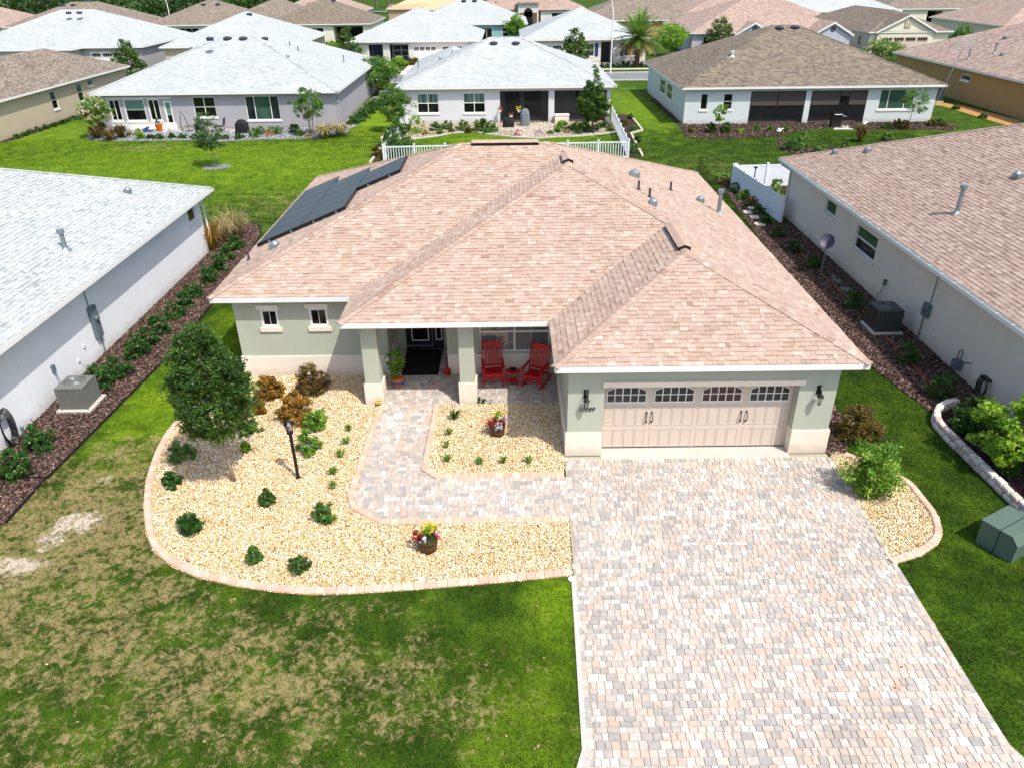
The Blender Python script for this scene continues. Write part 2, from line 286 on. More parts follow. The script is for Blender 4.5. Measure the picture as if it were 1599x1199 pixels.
# ------------------------------------------------------------------ mesh helpers
ORG = {}
def org(p): return ORG.get(p.name, Vector((0, 0, 0))) if p else Vector((0, 0, 0))
def tag(o, label=None, cat=None, group=None, kind=None):
    if label: o['label'] = label
    if cat: o['category'] = cat
    if group: o['group'] = group
    if kind: o['kind'] = kind
    return o
def thing(name, label, cat, loc=(0, 0, 0), group=None):
    o = bpy.data.objects.new(name, None); COL.objects.link(o); o.location = loc; o.empty_display_size = .2
    ORG[o.name] = Vector(loc); return tag(o, label, cat, group)
class MB:
    def __init__(s): s.v = []; s.f = []; s.t = []; s.k = 0; s.mi = []; s.cm = 0
    def face(s, pts, t=None):
        b = len(s.v); s.v.extend(tuple(p) for p in pts); s.f.append(tuple(range(b, b + len(pts)))); s.t.append(s.k if t is None else t); s.mi.append(s.cm)
    def add(s, vs, fs, t=None):
        b = len(s.v); s.v.extend(tuple(p) for p in vs)
        for f in fs: s.f.append(tuple(i + b for i in f)); s.t.append(s.k if t is None else t); s.mi.append(s.cm)
    def box(s, x0, y0, z0, x1, y1, z1, t=None, bottom=True):
        if x0 > x1: x0, x1 = x1, x0
        if y0 > y1: y0, y1 = y1, y0
        if z0 > z1: z0, z1 = z1, z0
        v = [(x0, y0, z0), (x1, y0, z0), (x1, y1, z0), (x0, y1, z0), (x0, y0, z1), (x1, y0, z1), (x1, y1, z1), (x0, y1, z1)]
        f = [(0, 1, 5, 4), (1, 2, 6, 5), (2, 3, 7, 6), (3, 0, 4, 7), (4, 5, 6, 7)] + ([(3, 2, 1, 0)] if bottom else [])
        s.add(v, f, t); return s
    def obox(s, c, ax, ay, az, t=None):
        c, ax, ay, az = map(Vector, (c, ax, ay, az))
        v = [c + ax * i + ay * j + az * k for (i, j, k) in ((-1, -1, -1), (1, -1, -1), (1, 1, -1), (-1, 1, -1), (-1, -1, 1), (1, -1, 1), (1, 1, 1), (-1, 1, 1))]
        s.add(v, [(0, 1, 5, 4), (1, 2, 6, 5), (2, 3, 7, 6), (3, 0, 4, 7), (4, 5, 6, 7), (3, 2, 1, 0)], t); return s
    def bar(s, p, q, w, d=None, up=(0, 0, 1), t=None):
        p, q = Vector(p), Vector(q); a = (q - p); L = a.length; a.normalize(); u = Vector(up)
        if abs(a.dot(u)) > .97: u = Vector((1, 0, 0)) if abs(a.x) < .9 else Vector((0, 1, 0))
        x = a.cross(u).normalized(); y = x.cross(a).normalized(); d = w if d is None else d
        return s.obox((p + q) / 2, a * L / 2, x * w / 2, y * d / 2, t)
    def tube(s, pts, r, n=6, t=None, caps=True):
        pts = [Vector(p) for p in pts]; rr = r if isinstance(r, (list, tuple)) else [r] * len(pts); rings = []; prev = None
        for i, p in enumerate(pts):
            a = (pts[min(i + 1, len(pts) - 1)] - pts[max(i - 1, 0)]).normalized()
            if prev is None:
                u = Vector((0, 0, 1)) if abs(a.z) < .9 else Vector((1, 0, 0)); x = a.cross(u).normalized()
            else: x = (prev - a * prev.dot(a)).normalized()
            prev = x; y = a.cross(x); b = len(s.v)
            for k in range(n):
                th = 2 * math.pi * k / n; s.v.append(tuple(p + (x * math.cos(th) + y * math.sin(th)) * rr[i]))
            rings.append(b)
        for i in range(len(rings) - 1):
            for k in range(n):
                a, b = rings[i], rings[i + 1]; s.f.append((a + k, a + (k + 1) % n, b + (k + 1) % n, b + k)); s.t.append(s.k if t is None else t); s.mi.append(s.cm)
        if caps:
            s.f.append(tuple(rings[0] + k for k in reversed(range(n)))); s.f.append(tuple(rings[-1] + k for k in range(n)))
            s.t += [s.k if t is None else t] * 2; s.mi += [s.cm] * 2
        return s
    def lathe(s, c, prof, n=16, t=None):
        rings = []
        for (r, z) in prof:
            rings.append(len(s.v))
            for k in range(n):
                th = 2 * math.pi * k / n; s.v.append((c[0] + r * math.cos(th), c[1] + r * math.sin(th), c[2] + z))
        for i in range(len(rings) - 1):
            for k in range(n):
                a, b = rings[i], rings[i + 1]; s.f.append((a + k, a + (k + 1) % n, b + (k + 1) % n, b + k)); s.t.append(s.k if t is None else t); s.mi.append(s.cm)
        for rg, rev in ((rings[0], True), (rings[-1], False)):
            idx = [rg + k for k in range(n)]; s.f.append(tuple(reversed(idx) if rev else idx)); s.t.append(s.k if t is None else t); s.mi.append(s.cm)
        return s
    def prism(s, pts, z0, z1, t=None):
        n = len(pts); v = [(x, y, z0) for x, y in pts] + [(x, y, z1) for x, y in pts]
        f = [(i, (i + 1) % n, n + (i + 1) % n, n + i) for i in range(n)] + [tuple(range(n, 2 * n)), tuple(reversed(range(n)))]
        s.add(v, f, t); return s
    def build(s, name, mats, parent=None, smooth=False, kind=None, label=None):
        me = bpy.data.meshes.new(name); o_ = org(parent)
        me.from_pydata([(x - o_.x, y - o_.y, z - o_.z) for x, y, z in s.v], [], s.f)
        if any(s.t):
            at = me.attributes.new('tint', 'FLOAT', 'FACE'); at.data.foreach_set('value', np.array(s.t, dtype=np.float32))
        for mm in (mats if isinstance(mats, (list, tuple)) else [mats]): me.materials.append(MAT[mm])
        if any(s.mi): me.polygons.foreach_set('material_index', s.mi)
        if smooth: me.polygons.foreach_set('use_smooth', [True] * len(me.polygons))
        me.update()
        o = bpy.data.objects.new(name, me); COL.objects.link(o)
        if parent: o.parent = parent; ORG[o.name] = o_
        if kind: o['kind'] = kind
        if label: o['label'] = label
        return o
def kids(o): return [c for c in ALLKIDS.get(o, [])]
def copy_tree(root, loc, rotz=0, scale=1, label=None, group=None, seed=None):
    def rec(o, par):
        c = o.copy(); COL.objects.link(c); c.parent = par
        for ch in o.children: rec(ch, c)
        return c
    bpy_children = None
    r = rec(root, None); r.location = loc; r.rotation_euler = (0, 0, rotz); r.scale = (scale,) * 3 if not isinstance(scale, tuple) else scale
    if label: r['label'] = label
    if group: r['group'] = group
    return r
def rotmats(rng, n, tilt=math.pi):
    a = rng.uniform(0, 2 * math.pi, n); b = rng.uniform(-tilt, tilt, n); c = rng.uniform(-tilt, tilt, n)
    ca, sa, cb, sb, cc, sc = np.cos(a), np.sin(a), np.cos(b), np.sin(b), np.cos(c), np.sin(c)
    z = np.zeros(n); o = np.ones(n)
    Rz = np.stack([ca, -sa, z, sa, ca, z, z, z, o], 1).reshape(n, 3, 3)
    Rx = np.stack([o, z, z, z, cb, -sb, z, sb, cb], 1).reshape(n, 3, 3)
    Ry = np.stack([cc, z, sc, z, o, z, -sc, z, cc], 1).reshape(n, 3, 3)
    return np.matmul(np.matmul(Rz, Rx), Ry)
def mass(name, bv, bf, cen, scl, rot, tint, mat, parent=None, kind='stuff', smooth=False):
    # many copies of one tiny shape joined into a single mesh
    bv = np.asarray(bv, float); bf = np.asarray(bf, int); n = len(cen); k = len(bv); o_ = org(parent)
    V = np.einsum('nij,nkj->nki', rot, bv[None] * scl[:, None, :]) + cen[:, None, :] - np.array(o_)[None, None]
    F = (bf[None] + (np.arange(n) * k)[:, None, None]).reshape(-1)
    me = bpy.data.meshes.new(name); fs = bf.shape[1]; nf = n * len(bf)
    me.vertices.add(n * k); me.vertices.foreach_set('co', V.reshape(-1).astype(np.float32))
    me.loops.add(nf * fs); me.loops.foreach_set('vertex_index', F.astype(np.int32))
    me.polygons.add(nf); me.polygons.foreach_set('loop_start', (np.arange(nf) * fs).astype(np.int32))
    me.update(calc_edges=True)
    at = me.attributes.new('tint', 'FLOAT', 'FACE'); at.data.foreach_set('value', np.repeat(tint, len(bf)).astype(np.float32))
    me.materials.append(MAT[mat])
    o = bpy.data.objects.new(name, me); COL.objects.link(o)
    if parent: o.parent = parent; ORG[o.name] = o_
    if kind: o['kind'] = kind
    return o
OCTA = ([(1, 0, 0), (-1, 0, 0), (0, 1, 0), (0, -1, 0), (0, 0, 1), (0, 0, -1)], [(0, 2, 4), (2, 1, 4), (1, 3, 4), (3, 0, 4), (2, 0, 5), (1, 2, 5), (3, 1, 5), (0, 3, 5)])
LEAFQ = ([(-.5, 0, 0), (0, -.32, .06), (.5, 0, 0), (0, .32, .06)], [(0, 1, 2, 3)])
def in_poly(P, poly):
    x, y = P[:, 0], P[:, 1]; ins = np.zeros(len(P), bool); n = len(poly)
    for i in range(n):
        x0, y0 = poly[i]; x1, y1 = poly[(i + 1) % n]
        c = ((y0 > y) != (y1 > y)) & (x < (x1 - x0) * (y - y0) / (y1 - y0 + 1e-12) + x0); ins ^= c
    return ins
def scatter(poly, dens, rng):
    a = np.array(poly); lo, hi = a.min(0), a.max(0); n = int((hi - lo).prod() * dens)
    P = lo + rng.random((n, 2)) * (hi - lo); return P[in_poly(P, poly)]
def stones(name, poly, dens, size, mat, label, seed, excl=(), flat=.6, cat='gravel', z=.012, elong=1.0):
    rng = np.random.default_rng(seed); P = scatter(poly, dens, rng)
    for e in excl: P = P[~in_poly(P, e)]
    n = len(P); s = size * rng.uniform(.5, 1.15, n); sc = np.stack([s * elong * rng.uniform(.8, 1.2, n), s * rng.uniform(.6, 1., n) / (elong ** .5), s * flat * rng.uniform(.7, 1.2, n) / (elong ** .5)], 1)
    cen = np.concatenate([P, (z + rng.uniform(0, size * .6, n))[:, None]], 1)
    o = mass(name, OCTA[0], OCTA[1], cen, sc, rotmats(rng, n, .5), rng.random(n), mat)
    return tag(o, label, cat)
ORD = 'first second third fourth fifth sixth seventh eighth ninth tenth eleventh twelfth thirteenth fourteenth fifteenth sixteenth seventeenth eighteenth nineteenth twentieth twenty-first twenty-second twenty-third twenty-fourth twenty-fifth'.split()
def structure(o, label=None):
    o['kind'] = 'structure'
    if label: o['label'] = label
    return o
def sheet(name, pts, z, mat, label=None, kind='structure'):
    b = MB(); b.face([(x, y, z) for x, y in pts]); o = b.build(name, mat)
    # faces must look upward
    if o.data.polygons[0].normal.z < 0: o.data.flip_normals()
    o['kind'] = kind
    if label: o['label'] = label
    return o
# ------------------------------------------------------------------ building helpers
PITCH = 0.4
def hip_polys(x0, y0, x1, y1, ze=2.814, p=PITCH):
    w, l = x1 - x0, y1 - y0; d = min(w, l) / 2; z = ze + d * p
    a, b, c, e = (x0, y0, ze), (x1, y0, ze), (x1, y1, ze), (x0, y1, ze)
    if w <= l + 1e-6:
        r0, r1 = (x0 + d, y0 + d, z), (x0 + d, y1 - d, z)
        if l - w < .02: return [[a, b, r0], [b, c, r0], [c, e, r0], [e, a, r0]], r0, r0
        return [[a, b, r0], [b, c, r1, r0], [c, e, r1], [e, a, r0, r1]], r0, r1
    r0, r1 = (x0 + d, y0 + d, z), (x1 - d, y0 + d, z)
    return [[a, b, r1, r0], [b, c, r1], [c, e, r0, r1], [e, a, r0]], r0, r1
SH_W = (.12, .16, .20, .26); SH_T = (.008, .018); SH_N = 7
shm = {}
def shingle_mesh(name, wi, ti, tn, e, mat):
    key = (mat, wi, ti, tn)
    if key not in shm:
        w, t = SH_W[wi], SH_T[ti]; b = MB(); b.k = .06 + tn / (SH_N - 1) * .9
        em, tm = e * .74, t * .26 + .003 * .74
        b.add([(0, 0, t), (w - .006, 0, t), (w - .006, em, tm), (0, em, tm), (0, 0, 0), (w - .006, 0, 0)], [(0, 1, 2, 3), (4, 5, 1, 0), (5, 2, 1), (4, 0, 3)])
        b.k = max(.02, b.k - .42) if ti == 0 else b.k; b.add([(0, em, tm), (w - .006, em, tm), (w - .006, e, .003), (0, e, .003)], [(0, 1, 2, 3)])
        me = bpy.data.meshes.new(name); me.from_pydata(b.v, [], b.f)
        at = me.attributes.new('tint', 'FLOAT', 'FACE'); at.data.foreach_set('value', b.t); me.materials.append(MAT[mat]); shm[key] = me
    return shm[key]
def shingle_roof(polys, mat, parent, expo=.143, seed=1, singles=300, focus=(0, 0, 11.3), only=None):
    # laminated shingles: every tab has its own butt edge and thickness; the largest in view are single objects
    rng = random.Random(seed); base = MB(); base.k = .3; tabs = MB(); cand = []
    for pi, poly in enumerate(polys):
        base.face(poly)
        P0, P1 = Vector(poly[0]), Vector(poly[1]); U = (P1 - P0).normalized(); N = None
        for k in range(2, len(poly)):
            N = U.cross(Vector(poly[k]) - P0)
            if N.length > 1e-4: break
        N.normalize()
        if N.z < 0: N = -N
        V = N.cross(U)
        if V.z < 0: V = -V
        q = [((Vector(p) - P0).dot(U), (Vector(p) - P0).dot(V)) for p in poly]; vmax = max(v for _, v in q)
        def span(v):
            xs = []
            for i in range(len(q)):
                (ua, va), (ub, vb) = q[i], q[(i + 1) % len(q)]
                if abs(va - vb) < 1e-9:
                    if abs(va - v) < 1e-6: xs += [ua, ub]
                    continue
                s = (v - va) / (vb - va)
                if -1e-9 <= s <= 1 + 1e-9: xs.append(ua + s * (ub - ua))
            return (min(xs), max(xs)) if xs else (0, 0)
        if only and not only[pi]: continue
        v = 0.0; row = 0
        while v < vmax - .02:
            v1 = min(v + expo + .004, vmax); L0, R0 = span(v); L1, R1 = span(v1)
            u = min(L0, L1) - rng.uniform(0, .3); hi = max(R0, R1); step = 0
            while u < hi:
                wi = rng.randrange(4); w = SH_W[wi]; ti = 1 if rng.random() < .5 else 0
                tn = min(SH_N - 1, max(0, int(rng.gauss(SH_N / 2 + .6, 1.25))))
                ua, ub = u, u + w; u += w
                a0, b0 = max(ua, L0), min(ub - .006, R0); a1, b1 = max(ua, L1), min(ub - .006, R1)
                if b0 - a0 <= .004 and b1 - a1 <= .004: continue
                a0, b0 = (a0, b0) if b0 > a0 else ((a0 + b0) / 2,) * 2; a1, b1 = (a1, b1) if b1 > a1 else ((a1 + b1) / 2,) * 2
                a0 = min(max(a0, L0), R0); b0 = min(max(b0, L0), R0); a1 = min(max(a1, L1), R1); b1 = min(max(b1, L1), R1)
                t = SH_T[ti]; W = lambda uu, vv, nn: P0 + U * uu + V * vv + N * nn
                full = a0 == ua and a1 == ua and abs(b0 - (ub - .006)) < 1e-9 and abs(b1 - b0) < 1e-9 and v1 - v > expo
                if full: cand.append(((W(ua, v, 0) - Vector(focus)).length * (1 if N.y < -.2 else 1.25), len(tabs.v), len(tabs.f), W(ua, v, 0), U, V, N, wi, ti, tn))
                tabs.k = .06 + tn / (SH_N - 1) * .9
                s_ = .74; vm = v + (v1 - v) * s_; am, bm = a0 + (a1 - a0) * s_, b0 + (b1 - b0) * s_; tm = t * .26 + .003 * s_
                tabs.add([W(a0, v, t), W(b0, v, t), W(bm, vm, tm), W(am, vm, tm), W(a0, v, 0), W(b0, v, 0)], [(0, 1, 2, 3), (4, 5, 1, 0), (5, 2, 1), (4, 0, 3)])
                tabs.k = max(.02, tabs.k - .42) if ti == 0 else tabs.k; tabs.add([W(am, vm, tm), W(bm, vm, tm), W(b1, v1, .003), W(a1, v1, .003)], [(0, 1, 2, 3)])
            v += expo; row += 1
    roof = base.build('roof', mat, parent)
    cand.sort(key=lambda c: c[0]); drop = set(); o_ = org(parent)
    for (_, vi, fi, p, U, V, N, wi, ti, tn) in cand[:singles]:
        drop.update(range(fi, fi + 5))
        o = bpy.data.objects.new('shingle', shingle_mesh('shingle', wi, ti, tn, expo + .004, mat)); COL.objects.link(o); o.parent = roof
        p = p - o_; o.matrix_local = Matrix(((U.x, V.x, N.x, p.x), (U.y, V.y, N.y, p.y), (U.z, V.z, N.z, p.z), (0, 0, 0, 1)))
    tabs.f = [f for i, f in enumerate(tabs.f) if i not in drop]; tabs.t = [f for i, f in enumerate(tabs.t) if i not in drop]; tabs.mi = [0] * len(tabs.f)
    tabs.build('shingle_field', mat, roof, kind='stuff')
    return roof
def cap_row(p, q, mat, parent, seed=0, single=True, w=.125, step=.2, drop=.4, name='ridge_cap'):
    # folded cap shingles along a hip or ridge
    rng = random.Random(seed); p, q = Vector(p), Vector(q); a = (q - p); L = a.length; a.normalize()
    s = Vector((a.y, -a.x, 0)).normalized(); n = max(1, int(L / step)); al = MB()
    hor = abs(a.z) < .02; dz = w * (PITCH if hor else PITCH * .70)
    for i in range(n):
        b = al if not single else MB()
        b.k = max(.1, min(.95, rng.gauss(.42, .2))); c0 = p + a * (i * L / n - .01); c1 = p + a * ((i + 1) * L / n + .015); h0, h1 = .03, .02
        z = Vector((0, 0, 1))
        v = [c0 + z * h0, c0 + s * w - z * (dz - h0), c1 + s * w - z * (dz - h1), c1 + z * h1, c0 - s * w - z * (dz - h0), c1 - s * w - z * (dz - h1),
             c0 + z * .0, c0 + s * w - z * dz, c0 - s * w - z * dz]
        b.add(v, [(0, 1, 2, 3), (4, 0, 3, 5), (6, 7, 1, 0), (8, 6, 0, 4)])
        if single: b.build(name, mat, parent)
    if not single: al.build(name, mat, parent)
def side_T(side, plane):
    return {'S': lambda u, v, n: (u, plane - n, v), 'N': lambda u, v, n: (u, plane + n, v),
            'E': lambda u, v, n: (plane + n, u, v), 'W': lambda u, v, n: (plane - n, u, v)}[side]
def wall_face(b, side, plane, u0, u1, z0, z1, holes=(), depth=.12):
    T = side_T(side, plane)
    us = sorted({u0, u1, *[min(max(h[0], u0), u1) for h in holes], *[min(max(h[1], u0), u1) for h in holes]}); zs = sorted({z0, z1, *[min(max(h[2], z0), z1) for h in holes], *[min(max(h[3], z0), z1) for h in holes]})
    for i in range(len(us) - 1):
        for j in range(len(zs) - 1):
            cu, cz = (us[i] + us[i + 1]) / 2, (zs[j] + zs[j + 1]) / 2
            if any(h[0] < cu < h[1] and h[2] < cz < h[3] for h in holes): continue
            b.face([T(us[i], zs[j], 0), T(us[i + 1], zs[j], 0), T(us[i + 1], zs[j + 1], 0), T(us[i], zs[j + 1], 0)])
    for h in holes:
        a, c, e, g = h[:4]; d = h[4] if len(h) > 4 else depth
        for (p, q) in (((a, e), (a, g)), ((c, e), (c, g)), ((a, e), (c, e)), ((a, g), (c, g))):
            b.face([T(p[0], p[1], 0), T(q[0], q[1], 0), T(q[0], q[1], -d), T(p[0], p[1], -d)])
def tb(b, T, u0, v0, n0, u1, v1, n1):
    p, q = T(u0, v0, n0), T(u1, v1, n1); b.box(min(p[0], q[0]), min(p[1], q[1]), min(p[2], q[2]), max(p[0], q[0]), max(p[1], q[1]), max(p[2], q[2]))
def window(parent, side, plane, u0, u1, z0, z1, cols=1, rows=2, mats=('glass',), sill='white', frame='white', fw=.055, bar=.03, rec=.07, lintel=None, muntin=0, widths=None):
    if u0 > u1: u0, u1 = u1, u0
    if z0 > z1: z0, z1 = z1, z0
    T = side_T(side, plane); b = MB(); n0, n1 = -rec - .03, -rec + .035
    tb(b, T, u0, z0, n0, u0 + fw, z1, n1); tb(b, T, u1 - fw, z0, n0, u1, z1, n1)
    tb(b, T, u0 + fw, z0, n0, u1 - fw, z0 + fw, n1); tb(b, T, u0 + fw, z1 - fw, n0, u1 - fw, z1, n1)
    W = widths or [1] * cols; S = sum(W); us = [u0 + fw]
    for w in W: us.append(us[-1] + (u1 - u0 - 2 * fw) * w / S)
    zs = [z0 + fw + (z1 - z0 - 2 * fw) * j / rows for j in range(rows + 1)]
    for i in range(1, cols): tb(b, T, us[i] - bar, z0 + fw, n0, us[i] + bar, z1 - fw, n1 - .004)
    for j in range(1, rows):
        for i in range(cols):
            tb(b, T, us[i] + (bar if i else 0), zs[j] - bar, n0, us[i + 1] - (bar if i < cols - 1 else 0), zs[j] + bar, n1 - .008)
    fr = b.build('window', frame, parent); k = 0
    for j in range(rows):
        for i in range(cols):
            g = MB(); tb(g, T, us[i] + (bar if i else 0), zs[j] + (bar if j else 0), -rec - .02, us[i + 1] - (bar if i < cols - 1 else 0), zs[j + 1] - (bar if j < rows - 1 else 0), -rec - .008)
            g.build('pane', mats[k % len(mats)] if len(mats) > 1 else mats[0], fr); k += 1
            if muntin:
                mm = MB(); uc = (us[i] + us[i + 1]) / 2; tb(mm, T, uc - .009, zs[j] + bar, -rec - .0079, uc + .009, zs[j + 1] - bar, -rec + .004); mm.build('muntin', frame, fr)
    if sill:
        s = MB(); tb(s, T, u0 - .07, z0 - .14, .002, u1 + .07, z0 - .002, .05); s.build('sill', sill, fr)
    if lintel:
        s = MB(); tb(s, T, u0 - .09, z1 + .005, .002, u1 + .05, z1 + .15, .045); s.build('lintel', lintel, fr)
    return fr
def eaves(polys_rect, parent, inset=.42, z0=2.65, z1=2.81, fascia='white', soffit='offwhite', gutter=None):
    # fascia boards and soffit round a rectangular roof
    x0, y0, x1, y1 = polys_rect; f = MB(); t = .025
    f.box(x0, y0, z0, x1, y0 + t, z1); f.box(x0, y1 - t, z0, x1, y1, z1); f.box(x0, y0 + t, z0, x0 + t, y1 - t, z1); f.box(x1 - t, y0 + t, z0, x1, y1 - t, z1)
    f.build('fascia', fascia, parent)
    s = MB(); s.box(x0 + t, y0 + t, z0 + .02, x1 - t, y1 - t, z0 + .03); s.build('soffit', soffit, parent)
def hip_house(label, rects, roofmat, wall, loc=None, inset=.42, ze=2.814, wins=(), holes=(), singles=0, geo=False, group=None, pitch=PITCH, name='house', cat='house', vents=(), caps=False, only=None, seed=1, eave=True, drop=0.0):
    x0, y0, x1, y1 = rects[0]; h = thing(name, label, cat, ((x0 + x1) / 2, (y0 + y1) / 2, 0), group)
    allp = []
    w = MB()
    for ri, (a, b, c, d) in enumerate(rects):
        e = .012 * ri; pol, r0, r1 = hip_polys(a, b, c, d, ze - .003 * ri, pitch); allp += pol
        A, B, C, D = a + inset, b + inset, c - inset, d - inset
        for side, pl, ua, ub in (('S', B, A, C), ('N', D, A, C), ('W', A, B, D), ('E', C, B, D)):
            hs = [hh[2:] for hh in holes if hh[0] == side and abs(hh[1] - pl) < .02] + [(min(ww[2], ww[3]), max(ww[2], ww[3]), min(ww[4], ww[5]), max(ww[4], ww[5])) for ww in wins if ww[0] == side and abs(ww[1] - pl) < .02]
            wall_face(w, side, pl, ua, ub, -.05, ze - .13, hs)
        if eave: eaves((a, b, c, d), h, inset, ze - .165 - .003 * ri, ze - .004 - .003 * ri)
    w.build('wall', wall, h)
    if geo: roof = shingle_roof(allp, roofmat, h, singles=singles, seed=seed, only=only)
    else:
        rb = MB()
        for p_ in allp: rb.face(p_)
        roof = rb.build('roof', roofmat, h)
    for ww in wins: window(h, *ww[:6], **(ww[6] if len(ww) > 6 else {}))
    for (x, y, z, r) in vents:
        v = MB(); v.lathe((x, y, z), [(r * .8, -.1), (r * .85, .05), (r, .06), (r * .97, .11), (r * .6, .17), (r * .1, .2)], 14); v.build('attic_vent', 'lead', roof)
    return h, roof
def roof_z(rect, x, y, ze=2.814, p=PITCH):
    a, b, c, d = rect; return ze + p * max(0, min(x - a, c - x, y - b, d - y))
def pipe(parent, x, y, z, hgt=.5, r=.05, mat='galv', cap=True):
    b = MB(); b.tube([(x, y, z - .05), (x, y, z + hgt)], r, 8)
    if cap: b.tube([(x, y, z + hgt), (x, y, z + hgt + .12)], r * 1.6, 8)
    b.lathe((x, y, z), [(r * 2.4, -.03), (r * 1.2, .08)], 8); b.build('vent_pipe', mat, parent)
def goose(parent, x, y, z, s=.16, mat='galv'):
    b = MB(); b.lathe((x, y, z), [(s * .9, -.06), (s, .04), (s * .9, .13), (s * .5, .2), (s * .05, .22)], 8); b.obox((x, y - s * .5, z + .07), (s * .8, 0, 0), (0, s * .9, 0), (0, 0, .07)); b.build('roof_vent', mat, parent)
def garage_door(parent, plane, u0, u1, z1, mat='door_beige', secs=2, near=False, arched=True, glass=('glass',), side='S'):
    # carriage style door: grid of raised panels with windows along the top
    T = side_T(side, plane); rec = .3 if near else .15; b = MB(); tb(b, T, u0, 0, -rec - .05, u1, z1, -rec); d = b.build('garage_door', mat, parent)
    nS = 4; W = (u1 - u0) / nS
    if near:
        for i in range(nS):
            ua = u0 + i * W
            for r, (za, zb) in enumerate(((.06, .62), (.72, 1.30))):
                n = 4; m0 = .10; pw = (W - m0) / n
                for k in range(n):
                    p = MB(); a = ua + m0 / 2 + k * pw + .012; c = a + pw - .024
                    # a raised frame round a flat field
                    tb(p, T, a, za, -rec, a + .018, zb, -rec + .009); tb(p, T, c - .018, za, -rec, c, zb, -rec + .009)
                    tb(p, T, a + .018, za, -rec, c - .018, za + .03, -rec + .009); tb(p, T, a + .018, zb - .03, -rec, c - .018, zb, -rec + .009)
                    p.build('door_panel', mat, d)
        for zz in (.67, 1.36):
            s = MB(); tb(s, T, u0, zz - .006, -rec, u1, zz + .006, -rec + .004); s.build('section_joint', 'offwhite', d)
    zt0, zt1 = (1.44, 1.86) if near else (z1 - .55, z1 - .15)
    for i in range(nS):
        uc = u0 + (i + .5) * W; hw = W * .41; fr = MB(); n0, n1 = -rec, -rec + .03; nn = 5 if near else 4
        a, c = uc - hw, uc + hw
        if not near and nS == 4 and arched is False: pass
        tb(fr, T, a - .03, zt0 - .03, n0, c + .03, zt0, n1)
        pw = (c - a) / nn
        for k in range(nn + 1):
            hz = zt1 - (.10 if (arched and k in (0, nn)) else 0); tb(fr, T, a + k * pw - .012, zt0, n0, a + k * pw + .012, hz, n1 - .003)
        for k in range(nn):
            l_ = zt1 - (.10 if arched and k == 0 else 0); r2 = zt1 - (.10 if arched and k == nn - 1 else 0)
            fr.add([T(a + k * pw, l_, n0), T(a + (k + 1) * pw, r2, n0), T(a + (k + 1) * pw, r2 + .03, n0), T(a + k * pw, l_ + .03, n0), T(a + k * pw, l_, n1), T(a + (k + 1) * pw, r2, n1), T(a + (k + 1) * pw, r2 + .03, n1), T(a + k * pw, l_ + .03, n1)], [(4, 5, 6, 7), (0, 1, 5, 4), (3, 2, 6, 7), (0, 4, 7, 3), (1, 5, 6, 2)])
        if near: tb(fr, T, a + .012, (zt0 + zt1) / 2 - .01, n0, c - .012, (zt0 + zt1) / 2 + .01, n1 - .006)
        fr.build('door_window_frame', 'white' if near else mat, d)
        for k in range(nn):
            for r in range(2 if near else 1):
                zm = (zt0 + zt1) / 2; lo = zt0 if r == 0 else zm; 
                hl = (zm if (near and r == 0) else zt1); hr = hl
                if arched and not (near and r == 0):
                    if k == 0: hl -= .10
                    if k == nn - 1: hr -= .10
                g = MB(); e = .013; g.add([T(a + k * pw + e, lo, -rec + .001), T(a + (k + 1) * pw - e, lo, -rec + .001), T(a + (k + 1) * pw - e, hr, -rec + .001), T(a + k * pw + e, hl, -rec + .001),
                                     T(a + k * pw + e, lo, -rec + .008), T(a + (k + 1) * pw - e, lo, -rec + .008), T(a + (k + 1) * pw - e, hr, -rec + .008), T(a + k * pw + e, hl, -rec + .008)], [(4, 5, 6, 7), (0, 1, 5, 4), (0, 4, 7, 3), (1, 2, 6, 5), (3, 7, 6, 2)])
                g.build('door_pane', glass[i % len(glass)], d)
    return d
# ------------------------------------------------------------------ plants
def unit(rng, n):
    v = rng.normal(size=(n, 3)); return v / np.linalg.norm(v, axis=1)[:, None]
def crown(name, prof, z0, H, R, clumps, leaves, size, mat, seed, parent=None, center=(0, 0), kind=None, spread=.16, squash=.8, shell=.45, wob=.28, kindtag=None, droop=0):
    # leaf-sized faces in clumps spread through the volume given by the profile, with gaps between clumps
    rng = np.random.default_rng(seed)
    ts = np.array([p[0] for p in prof]); rs = np.array([p[1] for p in prof])
    tt = rng.random(clumps * 6); rr = np.interp(tt, ts, rs); keep = rng.random(len(tt)) < (rr / rs.max()) ** 1.5; tt = tt[keep][:clumps]; n = len(tt)
    th = rng.uniform(0, 2 * math.pi, n); lob = 1 + wob * (np.sin(th * 3 + rng.uniform(0, 6) + tt * 5) * .5 + np.sin(th * 5 + rng.uniform(0, 6) - tt * 9) * .5)
    q = shell + (1 - shell) * rng.random(n) ** .6; r = np.interp(tt, ts, rs) * R * q * lob
    C = np.stack([center[0] + r * np.cos(th), center[1] + r * np.sin(th), z0 + tt * H + rng.normal(0, .02 * H, n) - droop * q * q], 1)
    ct = rng.normal(.5, .17, n) ; m_ = leaves
    idx = np.repeat(np.arange(n), m_); cs = spread * R * rng.uniform(.6, 1.35, n)
    off = unit(rng, n * m_) * (rng.random(n * m_) ** .45)[:, None] * cs[idx][:, None]; off[:, 2] *= squash
    P = C[idx] + off; t = np.clip(ct[idx] + rng.normal(0, .16, n * m_), 0, 1)
    s = size * rng.uniform(.6, 1.3, n * m_); sc = np.stack([s, s, s], 1)
    P[:, 2] = np.maximum(P[:, 2], .01)
    return mass(name, LEAFQ[0], LEAFQ[1], P, sc, rotmats(rng, len(P), 1.1), t, mat, parent, kind=kindtag)
